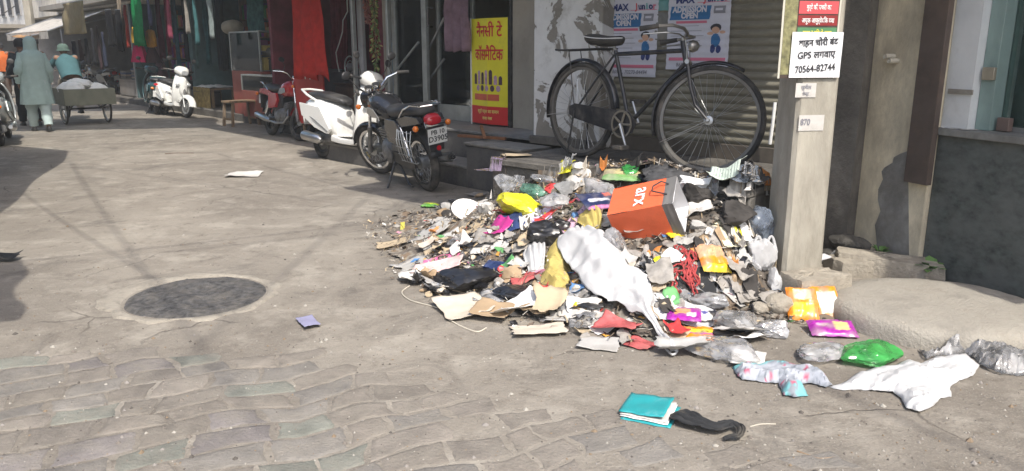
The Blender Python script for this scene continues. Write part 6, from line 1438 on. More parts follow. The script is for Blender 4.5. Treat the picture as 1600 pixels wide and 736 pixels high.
# ---- orange shopping bag
def shopping_bag():
    c = hit_ground(1012, 362); X = Vector((.84, -.40, .26)).normalized(); N1 = Vector((-.22, -.42, .86)); N1 = (N1 - X * N1.dot(X)).normalized(); Y = N1.cross(X)      # Y points back and up
    k = mpp(c); L_, W_, H_ = 104 * k, 66 * k, 62 * k
    o = thing('shopping_bag', 'orange paper shopping bag lying open on the rubbish heap', 'shopping bag', c + Vector((0, 0, .13)))
    M3 = Matrix((X, Y, N1)).transposed().to_4x4(); o.rotation_euler = M3.to_euler()
    mo = mat('orange_bag_paper', (.74, .14, .055), .5, var=.06, bump=.15, bscale=30, dirt=.12, dcol=(.4, .1, .05)); mg = mat('grey_bag_border', (.15, .145, .14), .55, var=.1); mw = mat('white_bag_inside', (.70, .70, .72), .7, var=.05)
    def cr(x, y, z, a=.006): return Vector((x, y, z + a * noise.noise(Vector((x * 14, y * 14, z * 9)))))
    l, w, h = L_ / 2, W_ / 2, H_ / 2; b1 = l - L_ * .16
    def pan(name, m, p00, p10, p11, p01, nu=10, nv=6, bulge=Vector((0, 0, 0)), parent=o):
        q = [Vector(p) for p in (p00, p10, p11, p01)]
        return MB().grid(nu, nv, lambda u, v: (q[0] * (1 - u) + q[1] * u) * (1 - v) + (q[3] * (1 - u) + q[2] * u) * v + bulge * math.sin(PI * u) * math.sin(PI * v) + Vector((1, 1, 1)) * .0035 * noise.noise(Vector((u * 4 + p00[0] * 9, v * 4, p00[2] * 20)))).build(name, m, parent, recalc=False)
    for (x0, x1, m, nm) in ((-l, b1, mo, 'panel'), (b1, l, mg, 'border')):
        pan(nm, m, (x0, -w, h), (x1, -w, h), (x1, w, h), (x0, w, h)); pan(nm, m, (x0, w, -h), (x1, w, -h), (x1, -w, -h), (x0, -w, -h))
        pan(nm, m, (x0, -w, -h), (x1, -w, -h), (x1, -w, h), (x0, -w, h)); pan(nm, m, (x0, w, h), (x1, w, h), (x1, w, -h), (x0, w, -h))
    pan('bottom', mg, (-l, -w, -h), (-l, -w, h), (-l, w, h), (-l, w, -h))
    e = .006; w2, h2 = w - e, h - e
    for p in (((-l * .9, -w2, h2), (l, -w2, h2), (l, w2, h2), (-l * .9, w2, h2)), ((-l * .9, -w2, -h2), (l, -w2, -h2), (l, w2, -h2), (-l * .9, w2, -h2)), ((-l * .9, -w2, -h2), (l, -w2, -h2), (l, -w2, h2), (-l * .9, -w2, h2)), ((-l * .9, w2, -h2), (l, w2, -h2), (l, w2, h2), (-l * .9, w2, h2))): pan('lining', mw, *p)
    lettering('arx', .13, plane_M((.0, -.01, h + .0075), (0, -1, 0), (0, 0, 1)), mat('white_print', (.8, .78, .76), .6, var=0), o, .002)
    hx = l * .8; MB().tube([(hx, w * .45, h + .004), (hx - .04, w * .5, h + .03), (hx - .085, w * .2, h + .035), (hx - .09, -w * .1, h + .03), (hx - .04, -w * .25, h + .02), (hx, -w * .3, h + .004)], .0045, 6).build('handle', M_ink, o)
    return o
shopping_bag()
# ---- large cloths
drape([(889, 374, 16, .03), (905, 396, 32, .05), (930, 420, 38, .05), (955, 445, 40, .04), (980, 468, 36, .03), (1000, 488, 22, .03), (1010, 502, 8, .03), (1026, 525, 5, .02), (1042, 544, 6, .02), (1054, 556, 7, .01)], M_whitecloth, 'long white cloth trailing down the front of the heap', folds=2.6, amp=.011, bulk=.05, seed=3, sub=12, nu=44)
polysheet([(880, 366), (900, 366), (904, 384), (894, 400), (892, 424), (890, 446), (880, 456), (868, 462), (852, 452), (842, 446), (848, 424), (852, 402), (862, 384)], M_yelcloth, 'dirty yellow cloth hanging left of the white cloth', amp=.034, bulk=.035, axis=-80, stretch=3.0, freq=11, seed=5, fade=12)
drape([(905, 352, 12, .03), (922, 362, 16, .04), (930, 372, 10, .03)], M_yelcloth, 'yellow cloth knot behind the top of the white cloth', folds=3, amp=.02, seed=6)
drape([(836, 384, 14, .02), (834, 408, 17, .02), (838, 432, 12, .01)], M_whitebag, 'white plastic strip left of the yellow cloth', folds=4, amp=.012, seed=8, name='plastic_strip', cat='plastic')
def flower(u, v):
    n = noise.noise(Vector((u * 9, v * 16, 3))); return (.42, .08, .14) if n > .38 else ((.16, .40, .42) if v < .22 or v > .8 else (.36, .38, .42)) if n > -.2 else (.22, .24, .27)
polysheet([(1144, 576), (1158, 570), (1176, 576), (1200, 572), (1232, 574), (1262, 578), (1286, 588), (1300, 604), (1290, 608), (1266, 602), (1252, 603), (1263, 621), (1240, 624), (1224, 620), (1216, 602), (1190, 600), (1160, 596), (1150, 588)], vcol_mat('printed_cotton', .9), 'grey-blue flower printed rag lying on the road', 'printed_rag', 'rag', amp=.030, bulk=.022, axis=10, stretch=2.2, freq=9, seed=9, vfn=flower, fade=10)
polysheet([(1294, 606), (1318, 600), (1342, 586), (1368, 578), (1392, 576), (1418, 566), (1440, 572), (1462, 560), (1486, 562), (1508, 556), (1530, 574), (1520, 590), (1498, 598), (1484, 606), (1486, 622), (1470, 624), (1456, 640), (1436, 648), (1416, 642), (1408, 626), (1394, 616), (1366, 614), (1340, 610), (1316, 612)], M_whitecloth, 'large crumpled white sheet lying on the road', 'white_sheet', 'sheet', amp=.034, bulk=.018, axis=20, stretch=1.8, freq=5.5, seed=12, fade=16)
polysheet([(1434, 548), (1446, 556), (1466, 552), (1490, 538), (1512, 530), (1536, 524), (1552, 534), (1566, 548), (1590, 556), (1612, 566), (1610, 590), (1580, 588), (1556, 586), (1532, 574), (1508, 556), (1486, 562), (1462, 560), (1446, 566)], film('sheer_plastic', (.95, .95, .96), .26, .12, .25), 'clear plastic sheet beside the large white sheet', 'plastic_sheet', 'plastic sheet', amp=.06, bulk=.03, axis=0, freq=6, seed=15, fade=14)
drape([(1046, 655, 12), (1066, 662, 20), (1092, 672, 15), (1120, 678, 12), (1142, 672, 10), (1156, 680, 7), (1152, 690, 6), (1132, 689, 6)], M_blackcloth, 'charcoal cloth strip with looped end on the road', 'cloth_strip', 'cloth', folds=3, amp=.012, bulk=.014, seed=17)
# ---- notebook
nb = thing('notebook', 'torn teal notebook lying on the road', 'notebook', G(1012, 643), R(-24)); k_ = mpp(G(1012, 643)); M_teal = mat('teal_cover', (.02, .28, .30), .45, var=.12, scale=12, dirt=.12, dcol=(.35, .55, .55), dscale=10)
def nbs(name, m, x0, x1, y0, y1, z, seed, wav=.004, curl=0.0):
    o = MB().grid(14, 10, lambda u, v: Vector((x0 + (x1 - x0) * u + .006 * noise.noise(Vector((v * 4, seed, u * 2))), y0 + (y1 - y0) * v + .008 * noise.noise(Vector((u * 5, seed, 3))), z + wav * noise.noise(Vector((u * 3, v * 3, seed))) + curl * u ** 3))).build(name, m, nb, recalc=False); o.modifiers.new('solid', 'SOLIDIFY').thickness = .0015; return o
nbs('back_cover', M_teal, -.085, .12, -.115, .085, .004, 1); nbs('pages', M_white_paper, -.09, .105, -.10, .095, .010, 2); nbs('pages', M_dirtyw, -.093, .10, -.095, .10, .015, 5); nbs('front_cover', M_teal, -.10, .085, -.085, .11, .021, 3, .005, .012)
# ---- bags, plastics and papers by hand
BG = [
 (772, 298, 46, 34, M_clearv, 'lilac clear bag against the step end', 'x'), (800, 290, 52, 32, M_clear1, 'clear puffed bag left of the green clear bag', 'x'), (832, 300, 44, 24, M_clearg, 'green clear bag above the yellow bag', 'x'), (848, 280, 46, 18, M_clear1, 'clear twisted bag against the ledge', 'x'),
 (812, 322, 78, 36, M_yelbag, 'bright yellow plastic bag at the back of the heap', 'x'), (884, 296, 42, 30, M_greybag, 'grey plastic bag behind the heap', 'x'), (930, 299, 52, 46, M_clear2, 'puffed milky bag left of the orange shopping bag', 'x'), (868, 316, 58, 26, M_clear2, 'milky crumpled bag right of the yellow bag', 'x'),
 (852, 368, 62, 42, M_blackbag, 'black shiny bag left of the yellow cloth', 'x'), (728, 438, 92, 36, M_blackbag, 'big black bag at the left front of the heap', 'flat'), (806, 458, 72, 24, M_blackbag, 'flat black bag at the front of the heap', 'flat'), (770, 416, 44, 24, M_navy, 'navy blue plastic lump beside the big black bag', 'x'), (872, 352, 40, 20, M_blackbag, 'small black bag above the shiny black bag', 'x'),
 (960, 384, 46, 46, M_clear1, 'clear plastic cup bag below the orange shopping bag', 'x'), (1188, 352, 50, 62, M_clearb, 'bluish clear bag squeezed beside the pole', 'x'), (1192, 402, 40, 56, M_whitebag, 'white carrier bag hanging by the pole', 'h'), (1207, 440, 24, 36, M_whitebag, 'white torn bag at the foot of the pole', 'x'),
 (1205, 512, 66, 32, M_clear1, 'clear bag on the road below the pole', 'x'), (1130, 545, 110, 34, M_clear1, 'wide clear plastic at the front of the heap', 'flat'), (1150, 500, 80, 40, M_clear1, 'clear film below the orange box', 'x'), (1110, 470, 60, 30, M_clear2, 'milky film below the red yarn', 'x'),
 (1282, 548, 96, 26, M_clear1, 'clear flat bag left of the green bag', 'flat'), (1352, 553, 88, 40, M_greenbag, 'green plastic bag on the road by the round slab', 'x'), (985, 266, 38, 18, M_greenbag, 'green crumpled bag lying on the ledge', 'x'), (1038, 274, 84, 34, mat('black_netting', (.05, .05, .052), .7, var=.5, scale=20), 'tangle of black netting on the ledge', 'n'),
 (1078, 286, 62, 26, M_foam, 'white foam lump behind the orange shopping bag', 'x'), (1085, 304, 56, 32, M_char, 'charred black lump right of the orange shopping bag', 'x'), (1150, 336, 64, 34, M_char, 'charred lump left of the bluish clear bag', 'x'), (1312, 402, 40, 34, M_whitebag, 'white bag behind the pole', 'x'), (1346, 414, 30, 20, mat('blue_rag', (.06, .16, .28), .8, var=.3), 'blue rag between stones', 'x'),
 (905, 259, 26, 12, M_dirtyw, 'whitish crumple under the rear bicycle wheel', 'x'), (820, 230, 26, 16, mat('pinkish_paper', (.50, .30, .24), .8, var=.3), 'pinkish paper ball on the step end', 'x'), (1090, 352, 30, 20, M_greyp, 'grey paper ball right of the shopping bag mouth', 'x'),
 (1052, 402, 32, 26, M_foam, 'white foam ball above the red yarn', 'x'), (1182, 388, 30, 22, M_whitebag, 'white plastic lump above the white carrier bag', 'x')]
for i, (px, py, w, h, m, lb, kind) in enumerate(BG):
    bag(px, py, w, h, m, lb, i * 3.7 + 1, crease=.55 if kind == 'n' else (.42 if kind == 'flat' else .34), handles=kind == 'h', yaw=rnd.uniform(-30, 30), depth=(w * .7 if kind == 'flat' else None), name='plastic_bag' if 'bag' in lb else ('foam_lump' if 'foam' in lb else 'rubbish_lump'), cat='bag' if 'bag' in lb else 'rubbish')
SH = [
 (724, 486, 76, 92, 25, M_cream, 'big torn cream sheet at the left front of the heap', .03), (770, 496, 60, 60, -20, M_card, 'brown card beside the torn cream sheet', .02), (806, 492, 84, 54, 30, M_white_paper, 'white crumpled sheet at the front of the heap', .035), (842, 520, 84, 50, 8, M_cream, 'flat cream sheet lying on the road before the heap', .012), (936, 541, 62, 50, -15, M_greyp, 'pale grey torn sheet on the road before the heap', .012),
 (905, 503, 100, 34, -14, M_greyp, 'long grey board strip below the white cloth', .02), (945, 514, 46, 28, 30, M_white_paper, 'curled white paper below the white cloth', .03), (682, 428, 78, 40, -4, mat('pink_white_cloth', (.62, .46, .44), .85, var=.35, scale=9), 'pink and white cloth scrap at the far left of the heap', .02), (690, 408, 60, 26, 0, M_pinkc, 'flat pink card at the left edge of the heap', .006),
 (826, 338, 34, 70, 10, M_white_paper, 'white box panel standing below the yellow bag', .012), (846, 342, 30, 40, 0, M_lilac, 'lilac card right of the white box panel', .01), (800, 352, 34, 40, 15, M_navy, 'navy wrapper left of the white box panel', .02), (776, 366, 34, 40, 35, mat('magenta_wrap', (.42, .03, .20), .4, var=.3), 'magenta wrapper at the left of the heap', .03),
 (828, 380, 50, 48, 20, M_tan, 'tan paper bag flattened in the middle of the heap', .03), (735, 360, 90, 40, 25, M_tan, 'tan card left of the navy wrapper', .015), (766, 392, 60, 34, -10, M_dirtyw, 'dirty white film above the big black bag', .02), (820, 440, 44, 30, 10, M_redfab, 'red patterned scrap above the flat black bag', .025), (868, 470, 50, 40, -20, M_card, 'brown card below the yellow cloth', .015),
 (962, 520, 70, 46, -40, M_redfab, 'red and brown cloth scrap right of the grey board strip', .025), (1000, 540, 44, 40, -35, M_redfab, 'small red stained scrap beside the rope end', .02), (1085, 505, 150, 46, -6, M_whitebag, 'white plastic sheet under the purple packet', .02), (1168, 572, 50, 40, -18, M_dirtyw, 'dirty white plastic at the front right of the heap', .015), (1172, 535, 60, 30, 24, M_white_paper, 'white folded paper on the clear plastic', .03),
 (1132, 296, 44, 42, 20, mat('green_white_carton', (.55, .62, .55), .5, var=.3, scale=16), 'white and green carton on the ledge', .03), (1165, 305, 44, 22, 5, M_clearb, 'flattened clear bottle on the ledge', .02), (1138, 378, 40, 40, 30, mat('yellow_print_paper', (.62, .58, .42), .7, var=.25, scale=14), 'printed yellowish wrapper left of the pole', .03), (1165, 378, 34, 30, 0, M_white_paper, 'white torn paper left of the pole', .03),
 (900, 346, 120, 22, 42, mat('pink_strip', (.62, .40, .50), .6, var=.2), 'long pink and white strip behind the white cloth', .012), (870, 330, 76, 12, 20, M_redplastic, 'red plastic strip in the middle of the heap', .01), (612, 384, 46, 40, 10, M_tan, 'small tan plate lying left of the heap', .006), (712, 316, 24, 18, 0, M_clear2, 'milky scrap near the step corner', .02),
 (482, 508, 26, 50, 30, mat('violet_scrap', (.25, .245, .36), .7, var=.2), 'small violet scrap lying on the open road', .010), (382, 275, 50, 44, 8, M_dirtyw, 'white scrap lying far out on the road', .02), (6, 408, 46, 26, 10, M_blackcloth, 'dark scrap at the left edge of the road', .03), (806, 244, 44, 34, 10, M_tan, 'flat brown paper on the corner of the ledge', .006), (1490, 267, 60, 30, 0, M_white_paper, 'papers on the stone sill', .01),
 (1086, 462, 60, 44, 10, M_blackcloth, 'black cloth scrap above the white plastic sheet', .035), (995, 372, 46, 30, 0, M_ash, 'ashen paper under the shopping bag', .03), (1060, 382, 46, 36, 20, M_ash, 'large ashen crumple below the shopping bag mouth', .05), (1110, 372, 44, 34, -20, M_ash, 'large ashen crumple left of the printed wrapper', .05), (1150, 440, 40, 36, 10, M_ash, 'ashen crumple below the orange box', .05), (1030, 445, 40, 36, 0, M_ash, 'ashen crumple left of the red yarn', .05), (1090, 335, 46, 30, 0, M_dirtyw, 'dirty white paper below the charred lump', .04)]
for i, (px, py, w, l, yw, m, lb, cr) in enumerate(SH):
    if 'sill' in lb:
        a_, z_ = BF.hit(px, py, .08); continue
    sheet(px, py, w, l, yw, m, lb, cr, n=20, name='card_sheet' if 'card' in lb or 'board' in lb else ('cloth_scrap' if 'cloth' in lb or 'rag' in lb else 'paper_sheet'), cat='card' if 'card' in lb else ('cloth' if 'cloth' in lb else 'litter'))
# papers on the sill
for i, (dx, yw, m) in enumerate(((0, 4, M_white_paper), (.05, -12, M_greyp))):
    p = BF(BF.hit(1488, 267, .10)[0] + dx, .10, SZ + .047 + .003 * i); o = MB().grid(8, 6, lambda u, v: Vector(((u - .5) * .19, (v - .5) * .15, .006 * abs(noise.noise(Vector((u * 4, v * 4, i))))))).build('paper_sheet', m, None, recalc=False)
    o.location = p; o.rotation_euler.z = BF.yaw() + R(yw); o.modifiers.new('solid', 'SOLIDIFY').thickness = .001; tag(o, ['white paper lying on the stone sill by the glass', 'grey paper under the white one on the stone sill'][i], 'paper')
# thermocol plate
pl = hit_ground(729, 336); k_ = mpp(pl); o = thing('foam_plate', 'oval white foam plate standing at the left of the heap', 'plate', pl + Vector((0, 0, .03))); o.rotation_euler = (R(48), R(10), R(18))
MB().loft([[Vector((26 * k_ * r_ * math.cos(a), 20 * k_ * r_ * math.sin(a), z)) for a in [2 * PI * i / 28 for i in range(28)]] for r_, z in ((.02, 0), (.7, 0), (.85, .008), (1.0, .018), (1.0, .026), (.84, .016), (.68, .008), (.02, .008))]).build('dish', M_foam, o)
MB().ring((0, 0, .022), (0, 0, 1), 23 * k_, .003, 28, 6).build('rim', M_foam, o).scale = (1.1, .86, 1)
# packets
def bands(*b):
    def f(u, v):
        for (t, c) in b:
            if v <= t: return c
        return b[-1][1]
    return f
def spot(base, *sp):
    def f(u, v):
        c = base
        for (x, y, rx, ry, cc) in sp:
            if abs(u - x) < rx and abs(v - y) < ry: c = cc
        return c
    return f
OR = (.75, .25, .015); PU = (.33, .02, .30); WH = (.72, .70, .66); YE = (.75, .55, .03); RE = (.55, .03, .06)
packet(1252, 492, 46, 62, -10, 'left half of the big orange snack packets by the round slab', spot(OR, (.5, .3, .36, .18, YE), (.5, .75, .3, .14, (.72, .62, .4))), .025, 38, 0, seed=1)
packet(1290, 492, 44, 62, 5, 'right orange snack packet with white panel by the round slab', spot(OR, (.5, .5, .34, .3, WH)), .02, 42, 0, seed=2)
packet(1297, 468, 56, 40, -28, 'red and white packet behind the orange snack packets', bands((.5, RE), (.78, WH), (1, RE)), .02, 30, 0, seed=3)
packet(1299, 522, 70, 44, -6, 'purple snack packet in front of the orange packets', spot(PU, (.7, .5, .16, .26, (.70, .52, .2)), (.3, .55, .14, .1, (.6, .35, .5))), .02, 14, 0, seed=4)
packet(1068, 505, 52, 44, -12, 'purple and orange packet on the white plastic sheet', spot(PU, (.45, .55, .26, .2, (.70, .30, .12)), (.7, .4, .14, .14, WH)), .014, 8, 0, seed=5)
packet(1090, 527, 50, 44, -8, 'orange and yellow packet at the front of the heap', bands((.3, OR), (.42, (.4, .1, .3)), (.7, YE), (1, OR)), .012, 6, 0, seed=6)
packet(1104, 500, 40, 34, 20, 'white and black packet beside the purple one', spot(WH, (.75, .5, .2, .4, (.03, .03, .04)), (.35, .5, .1, .12, (.1, .1, .3))), .015, 10, 0, seed=7)
packet(1112, 420, 46, 56, 12, 'orange box with peach flap in the middle of the heap', bands((.22, YE), (.48, OR), (1, (.68, .36, .20))), .028, 34, 6, seed=8, name='orange_box', cat='box')
packet(936, 330, 62, 46, 24, 'dark blue wrapper with pale lettering left of the shopping bag', spot((.02, .03, .09), (.45, .45, .3, .07, (.6, .6, .66)), (.8, .75, .1, .12, (.6, .08, .05)), (.5, .06, .5, .06, (.6, .2, .4))), .018, 22, 0, seed=9)
packet(972, 296, 60, 40, -14, 'tan and green packet behind the shopping bag', bands((.3, (.18, .35, .12)), (1, (.48, .42, .22))), .02, 15, 0, seed=10)
packet(672, 324, 26, 20, -10, 'small green and yellow wrapper left of the foam plate', bands((.45, (.12, .36, .05)), (1, (.6, .62, .05))), .015, 0, 0, seed=11)
packet(1052, 372, 26, 30, 20, 'small yellow wrapper under the shopping bag', bands((1, YE)), .012, 10, 0, seed=12)
packet(902, 480, 32, 26, 40, 'yellow wrapper below the white cloth', bands((.6, YE), (1, WH)), .012, 5, 0, seed=13)
packet(905, 485, 34, 18, 0, 'mustard wrapper at the front of the heap', bands((1, (.5, .28, .03))), .01, 0, 0, seed=14)
packet(960, 440, 26, 34, 35, 'small red and yellow wrapper right of the white cloth', bands((.4, RE), (.7, YE), (1, WH)), .01, 12, 0, seed=15)
# red yarn tangle and straps
q_ = random.Random(5); c = hit_ground(1064, 425); k_ = mpp(c); yt = thing('red_yarn', 'tangle of red yarn in the middle of the heap', 'yarn', c)
for i in range(16):
    pts = []; x, y, z = q_.uniform(-14, 14), q_.uniform(-6, 6), 0
    for j in range(9):
        x += q_.uniform(-9, 9); y += q_.uniform(-10, 8); x = max(-24, min(24, x)); y = max(-34, min(20, y)); X, Y = c.x + x * k_, c.y + y * k_ * 1.6
        pts.append(Vector((X - c.x, Y - c.y, T(X, Y) - c.z + .035 + q_.uniform(0, .03))))
    sm = []
    for j in range(len(pts) - 1):
        for t in (0, .33, .66): sm.append(pts[j].lerp(pts[j + 1], t))
    MB().tube(sm, .0055, 5).build('strand', cloth('red_yarn_fibre', (.40, .07, .07), .1, var=.2), yt)
def strap(pp, r, m, label, name='strap', cat='strap', lift=.012):
    P = [hit_ground(x, y) + Vector((0, 0, lift + (z if False else 0))) for (x, y) in pp]; sm = []
    for i in range(len(P) - 1):
        p0, p1, p2, p3 = P[max(i - 1, 0)], P[i], P[i + 1], P[min(i + 2, len(P) - 1)]
        for k in range(6):
            t = k / 6; sm.append(.5 * ((2 * p1) + (p2 - p0) * t + (2 * p0 - 5 * p1 + 4 * p2 - p3) * t * t + (3 * p1 - p0 - 3 * p2 + p3) * t ** 3))
    sm.append(P[-1]); c = P[0]; mb = MB().tube(sm, r, 6); return finish(mb, c, name, m, label, cat)
M_cord = mat('pale_cord', (.50, .46, .38), .8, var=.2)
strap([(640, 448), (628, 458), (640, 470), (668, 478), (690, 482), (700, 468), (698, 452)], .004, M_cord, 'pale looped cord lying left of the heap', 'cord', 'cord', .006)
strap([(700, 500), (722, 512), (745, 520), (760, 514)], .004, M_cord, 'short pale cord before the torn cream sheet', 'cord', 'cord', .006)
strap([(1094, 402), (1120, 396), (1150, 392), (1176, 384), (1182, 374)], .004, M_cord, 'pale cord across the heap above the orange box', 'cord', 'cord', .03)
strap([(905, 440), (920, 470), (926, 498)], .004, M_foam, 'white cord beside the white cloth', 'cord', 'cord', .02)
strap([(1030, 520), (1044, 540), (1058, 552), (1050, 560), (1038, 548)], .006, M_whitecloth, 'twisted white cloth end looped on the road', 'cloth_rope', 'rope', .02)
strap([(258, 241), (275, 240), (303, 240)], .006, mat('dry_stick', (.12, .08, .06), .9), 'thin dry stick lying on the road', 'stick', 'stick', .006)
strap([(1245, 706), (1262, 712), (1280, 718), (1305, 716)], .003, M_wood, 'dry twig near the bottom edge of the road', 'twig', 'twig', .004)
strap([(1172, 668), (1190, 664), (1212, 664)], .0025, M_cord, 'pale straw on the road right of the charcoal cloth', 'straw', 'straw', .004)
# ---- stones, round slab, weeds
def stone(px, py, r, label, m, seed, yaw=0.0, name='stone', z=None, amp=.22):
    c = hit_ground(px, py) if z is None else G(px, py, z); o = rock((0, 0, r[2] * .55), r, seed, amp=amp).build(name, m, None, angle=32); o.location = c; o.rotation_euler.z = R(yaw); return tag(o, label, 'stone')
def slabstone(px, py, w, d, h, yaw, label, m, seed, tilt=0.0):
    c = hit_ground(px, py); q = random.Random(seed); cn = [(-1, -1), (.1, -1.08), (1, -.9), (1.06, .1), (.95, 1), (-.2, 1.03), (-1.02, .9), (-1.08, -.1)]; pts = []
    cn = [(x + q.uniform(-.13, .13), y + q.uniform(-.16, .16)) for x, y in cn]
    for i in range(8):
        (x0, y0), (x1, y1) = cn[i], cn[(i + 1) % 8]
        for k in range(3): pts.append((w / 2 * (x0 + (x1 - x0) * k / 3 + q.uniform(-.02, .02)), d / 2 * (y0 + (y1 - y0) * k / 3 + q.uniform(-.03, .03))))
    mb = MB().loft([[Vector((x * f, y * f, z + tilt * x + q.uniform(-.007, .007))) for x, y in pts] for f, z in ((1.03, -.03), (1.02, h * .45), (1.0, h * .92), (.975, h), (.55, h * 1.03), (.02, h))])
    o = mb.build('stone_block', m, None, angle=22); o.location = c; o.rotation_euler.z = R(yaw); return tag(o, label, 'stone')
M_stone = mat('pale_rubble', (.33, .295, .24), .92, var=.25, scale=7, bump=.8, bscale=40, dirt=.3)
slabstone(1268, 462, .36, .22, .14, 24, 'broken concrete block at the foot of the pole', M_stone, 3)
slabstone(1385, 430, .62, .22, .13, -22, 'long flat concrete block with weeds beside the plaster pillar', M_stone, 5, -.05)
slabstone(1335, 428, .30, .22, .11, 12, 'broken slab between the pole and the plaster pillar', M_stone, 8)
stone(1216, 484, (.085, .075, .06), 'rounded grey stone at the foot of the heap by the pole', M_stone, 4)
stone(1186, 486, (.05, .045, .035), 'small grey stone at the right edge of the heap', M_stone, 6)
M_dark_rubble = mat('dark_rubble', (.075, .07, .062), .95, var=.4, scale=9, bump=.6)  # rubble toned much darker than the pale blocks
for i, (px, py, r_, lb) in enumerate(((1314, 404, (.17, .12, .07), 'lower'), (1328, 380, (.13, .12, .06), 'upper'))):
    p = PD(px, py, 5.22); o = rock((0, 0, 0), r_, 20 + i, amp=.35).build('rubble_stone', M_dark_rubble, None, angle=30); o.location = p; tag(o, '%s of two dark rubble stones in the corner behind the pole' % lb, 'stone')
tl = hit_ground(1285, 437); o = MB().box(-.085, .085, -.03, .03, 0, .012).build('white_tile', mat('white_tile', (.66, .65, .66), .4, var=.06, dirt=.15), None, bevel=.002); o.location = tl + Vector((-.03, .02, .135)); o.rotation_euler = (R(6), R(-4), R(28)); tag(o, 'white tile strip lying on the broken concrete block', 'tile')
sc_ = G(1462, 500); sl_ = MB(); NA = 56; rings = []
for f, z in ((1.03, -.02), (1.02, .05), (.99, .085), (.95, .10), (.8, .108), (.5, .112), (.2, .112), (.01, .112)):
    rings.append([Vector((.545 * f * (1 + .018 * noise.noise(Vector((math.cos(2 * PI * k / NA) * 2.2, math.sin(2 * PI * k / NA) * 2.2, 1 if f < .98 else z * 9)))) * math.cos(2 * PI * k / NA), .505 * f * (1 + .018 * noise.noise(Vector((math.cos(2 * PI * k / NA) * 2.2, math.sin(2 * PI * k / NA) * 2.2, 4)))) * math.sin(2 * PI * k / NA), z + .008 * noise.noise(Vector((math.cos(2 * PI * k / NA) * f * 5, math.sin(2 * PI * k / NA) * f * 5, 2))))) for k in range(NA)])
o = sl_.loft(rings).build('round_slab', M_mound, None, angle=45); o.location = sc_; tag(o, 'round raised concrete slab in front of the dark stone wall', 'concrete slab')
def weed(px, py, h, n, label, seed, z=None):
    c = hit_ground(px, py); o = thing('weed', label, 'plant', c + Vector((0, 0, z or 0))); q = random.Random(seed); mw = mat('weed_leaf', (.10, .20, .05), .6, var=.3); 
    for i in range(n):
        a = q.uniform(0, 2 * PI); ln = h * q.uniform(.6, 1.1); d = Vector((math.cos(a), math.sin(a), q.uniform(.4, 1.4))).normalized(); e = d * ln; w_ = Vector((-math.sin(a), math.cos(a), 0)) * ln * .17
        MB().add([Vector(), e * .35 + w_ * .6, e * .65 + w_, e + Vector((0, 0, -ln * .22)), e * .65 - w_, e * .35 - w_ * .6], [(0, 1, 5), (1, 2, 4, 5), (2, 3, 4)]).build('leaf', mw, o, recalc=False)
    return o
wd = weed(1450, 446, .15, 22, 'small green weed growing at the foot of the dark stone wall', 1); wd.location = BF(BF.hit(1450, 440, -.05)[0], -.05, .05); weed(1372, 418, .085, 16, 'green weed growing on the long flat block', 2, .10); weed(1345, 430, .05, 10, 'tiny weed between the rubble blocks', 3, .09); weed(1596, 512, .05, 8, 'tiny weed at the right picture edge', 4)

# ---------------------------------------------------------------- smaller pieces of rubbish, each its own thing, labelled by look and neighbour
LM = [(1012, 340, 'the orange shopping bag'), (950, 440, 'the long white cloth'), (872, 420, 'the yellow cloth'), (812, 322, 'the yellow bag'), (728, 438, 'the big black bag'), (806, 458, 'the flat black bag'), (1064, 425, 'the red yarn'), (1112, 420, 'the orange box'), (728, 334, 'the foam plate'), (1192, 402, 'the white carrier bag'), (1068, 505, 'the purple packet'), (724, 486, 'the torn cream sheet'), (930, 299, 'the milky bag'), (852, 368, 'the shiny black bag'), (905, 503, 'the grey board strip'), (1205, 512, 'the clear bag on the road'), (690, 408, 'the pink card')]
KINDS = [('white', mat('soiled_white', (.62, .60, .56), .85, var=.15, scale=12, dirt=.4, dcol=(.32, .28, .22), dscale=9), 3), ('dirty white', M_dirtyw, 4), ('cream', M_cream, 2.5), ('grey', M_greyp, 3), ('ashen', M_ash, 4), ('tan', M_tan, 2.5), ('brown', M_card, 2.5), ('black', M_blackbag, 2), ('charred', M_char, 2.5), ('red', M_redplastic, .8), ('pink', M_pinkc, .4), ('blue', M_blue, .6), ('green', M_greenp, .5), ('orange', M_orangep, .5), ('yellow', M_yelbag, .35), ('clear plastic', M_clear1, 3), ('milky plastic', M_clear2, 2)]
HERO = [(b_[0], b_[1], b_[2], b_[3]) for b_ in BG] + [(b_[0], b_[1], b_[2], b_[3] * .6) for b_ in SH if 'ashen' not in b_[6]] + [(1012, 345, 120, 100), (930, 415, 70, 90), (975, 470, 90, 70), (1012, 515, 50, 60), (1045, 548, 44, 34), (872, 415, 60, 100), (836, 408, 36, 56), (729, 332, 56, 44), (1064, 425, 44, 60), (1112, 420, 52, 50), (1068, 505, 58, 34), (1090, 527, 56, 30), (1104, 500, 36, 26), (936, 330, 66, 34), (972, 296, 62, 30)]
used = set(); q_ = random.Random(21); cnt = 0; tries = 0
HEAPPX = [(640, 425), (690, 325), (770, 290), (850, 272), (1060, 272), (1200, 290), (1205, 470), (1215, 520), (1140, 555), (1050, 560), (900, 525), (760, 512), (690, 490), (640, 445)]
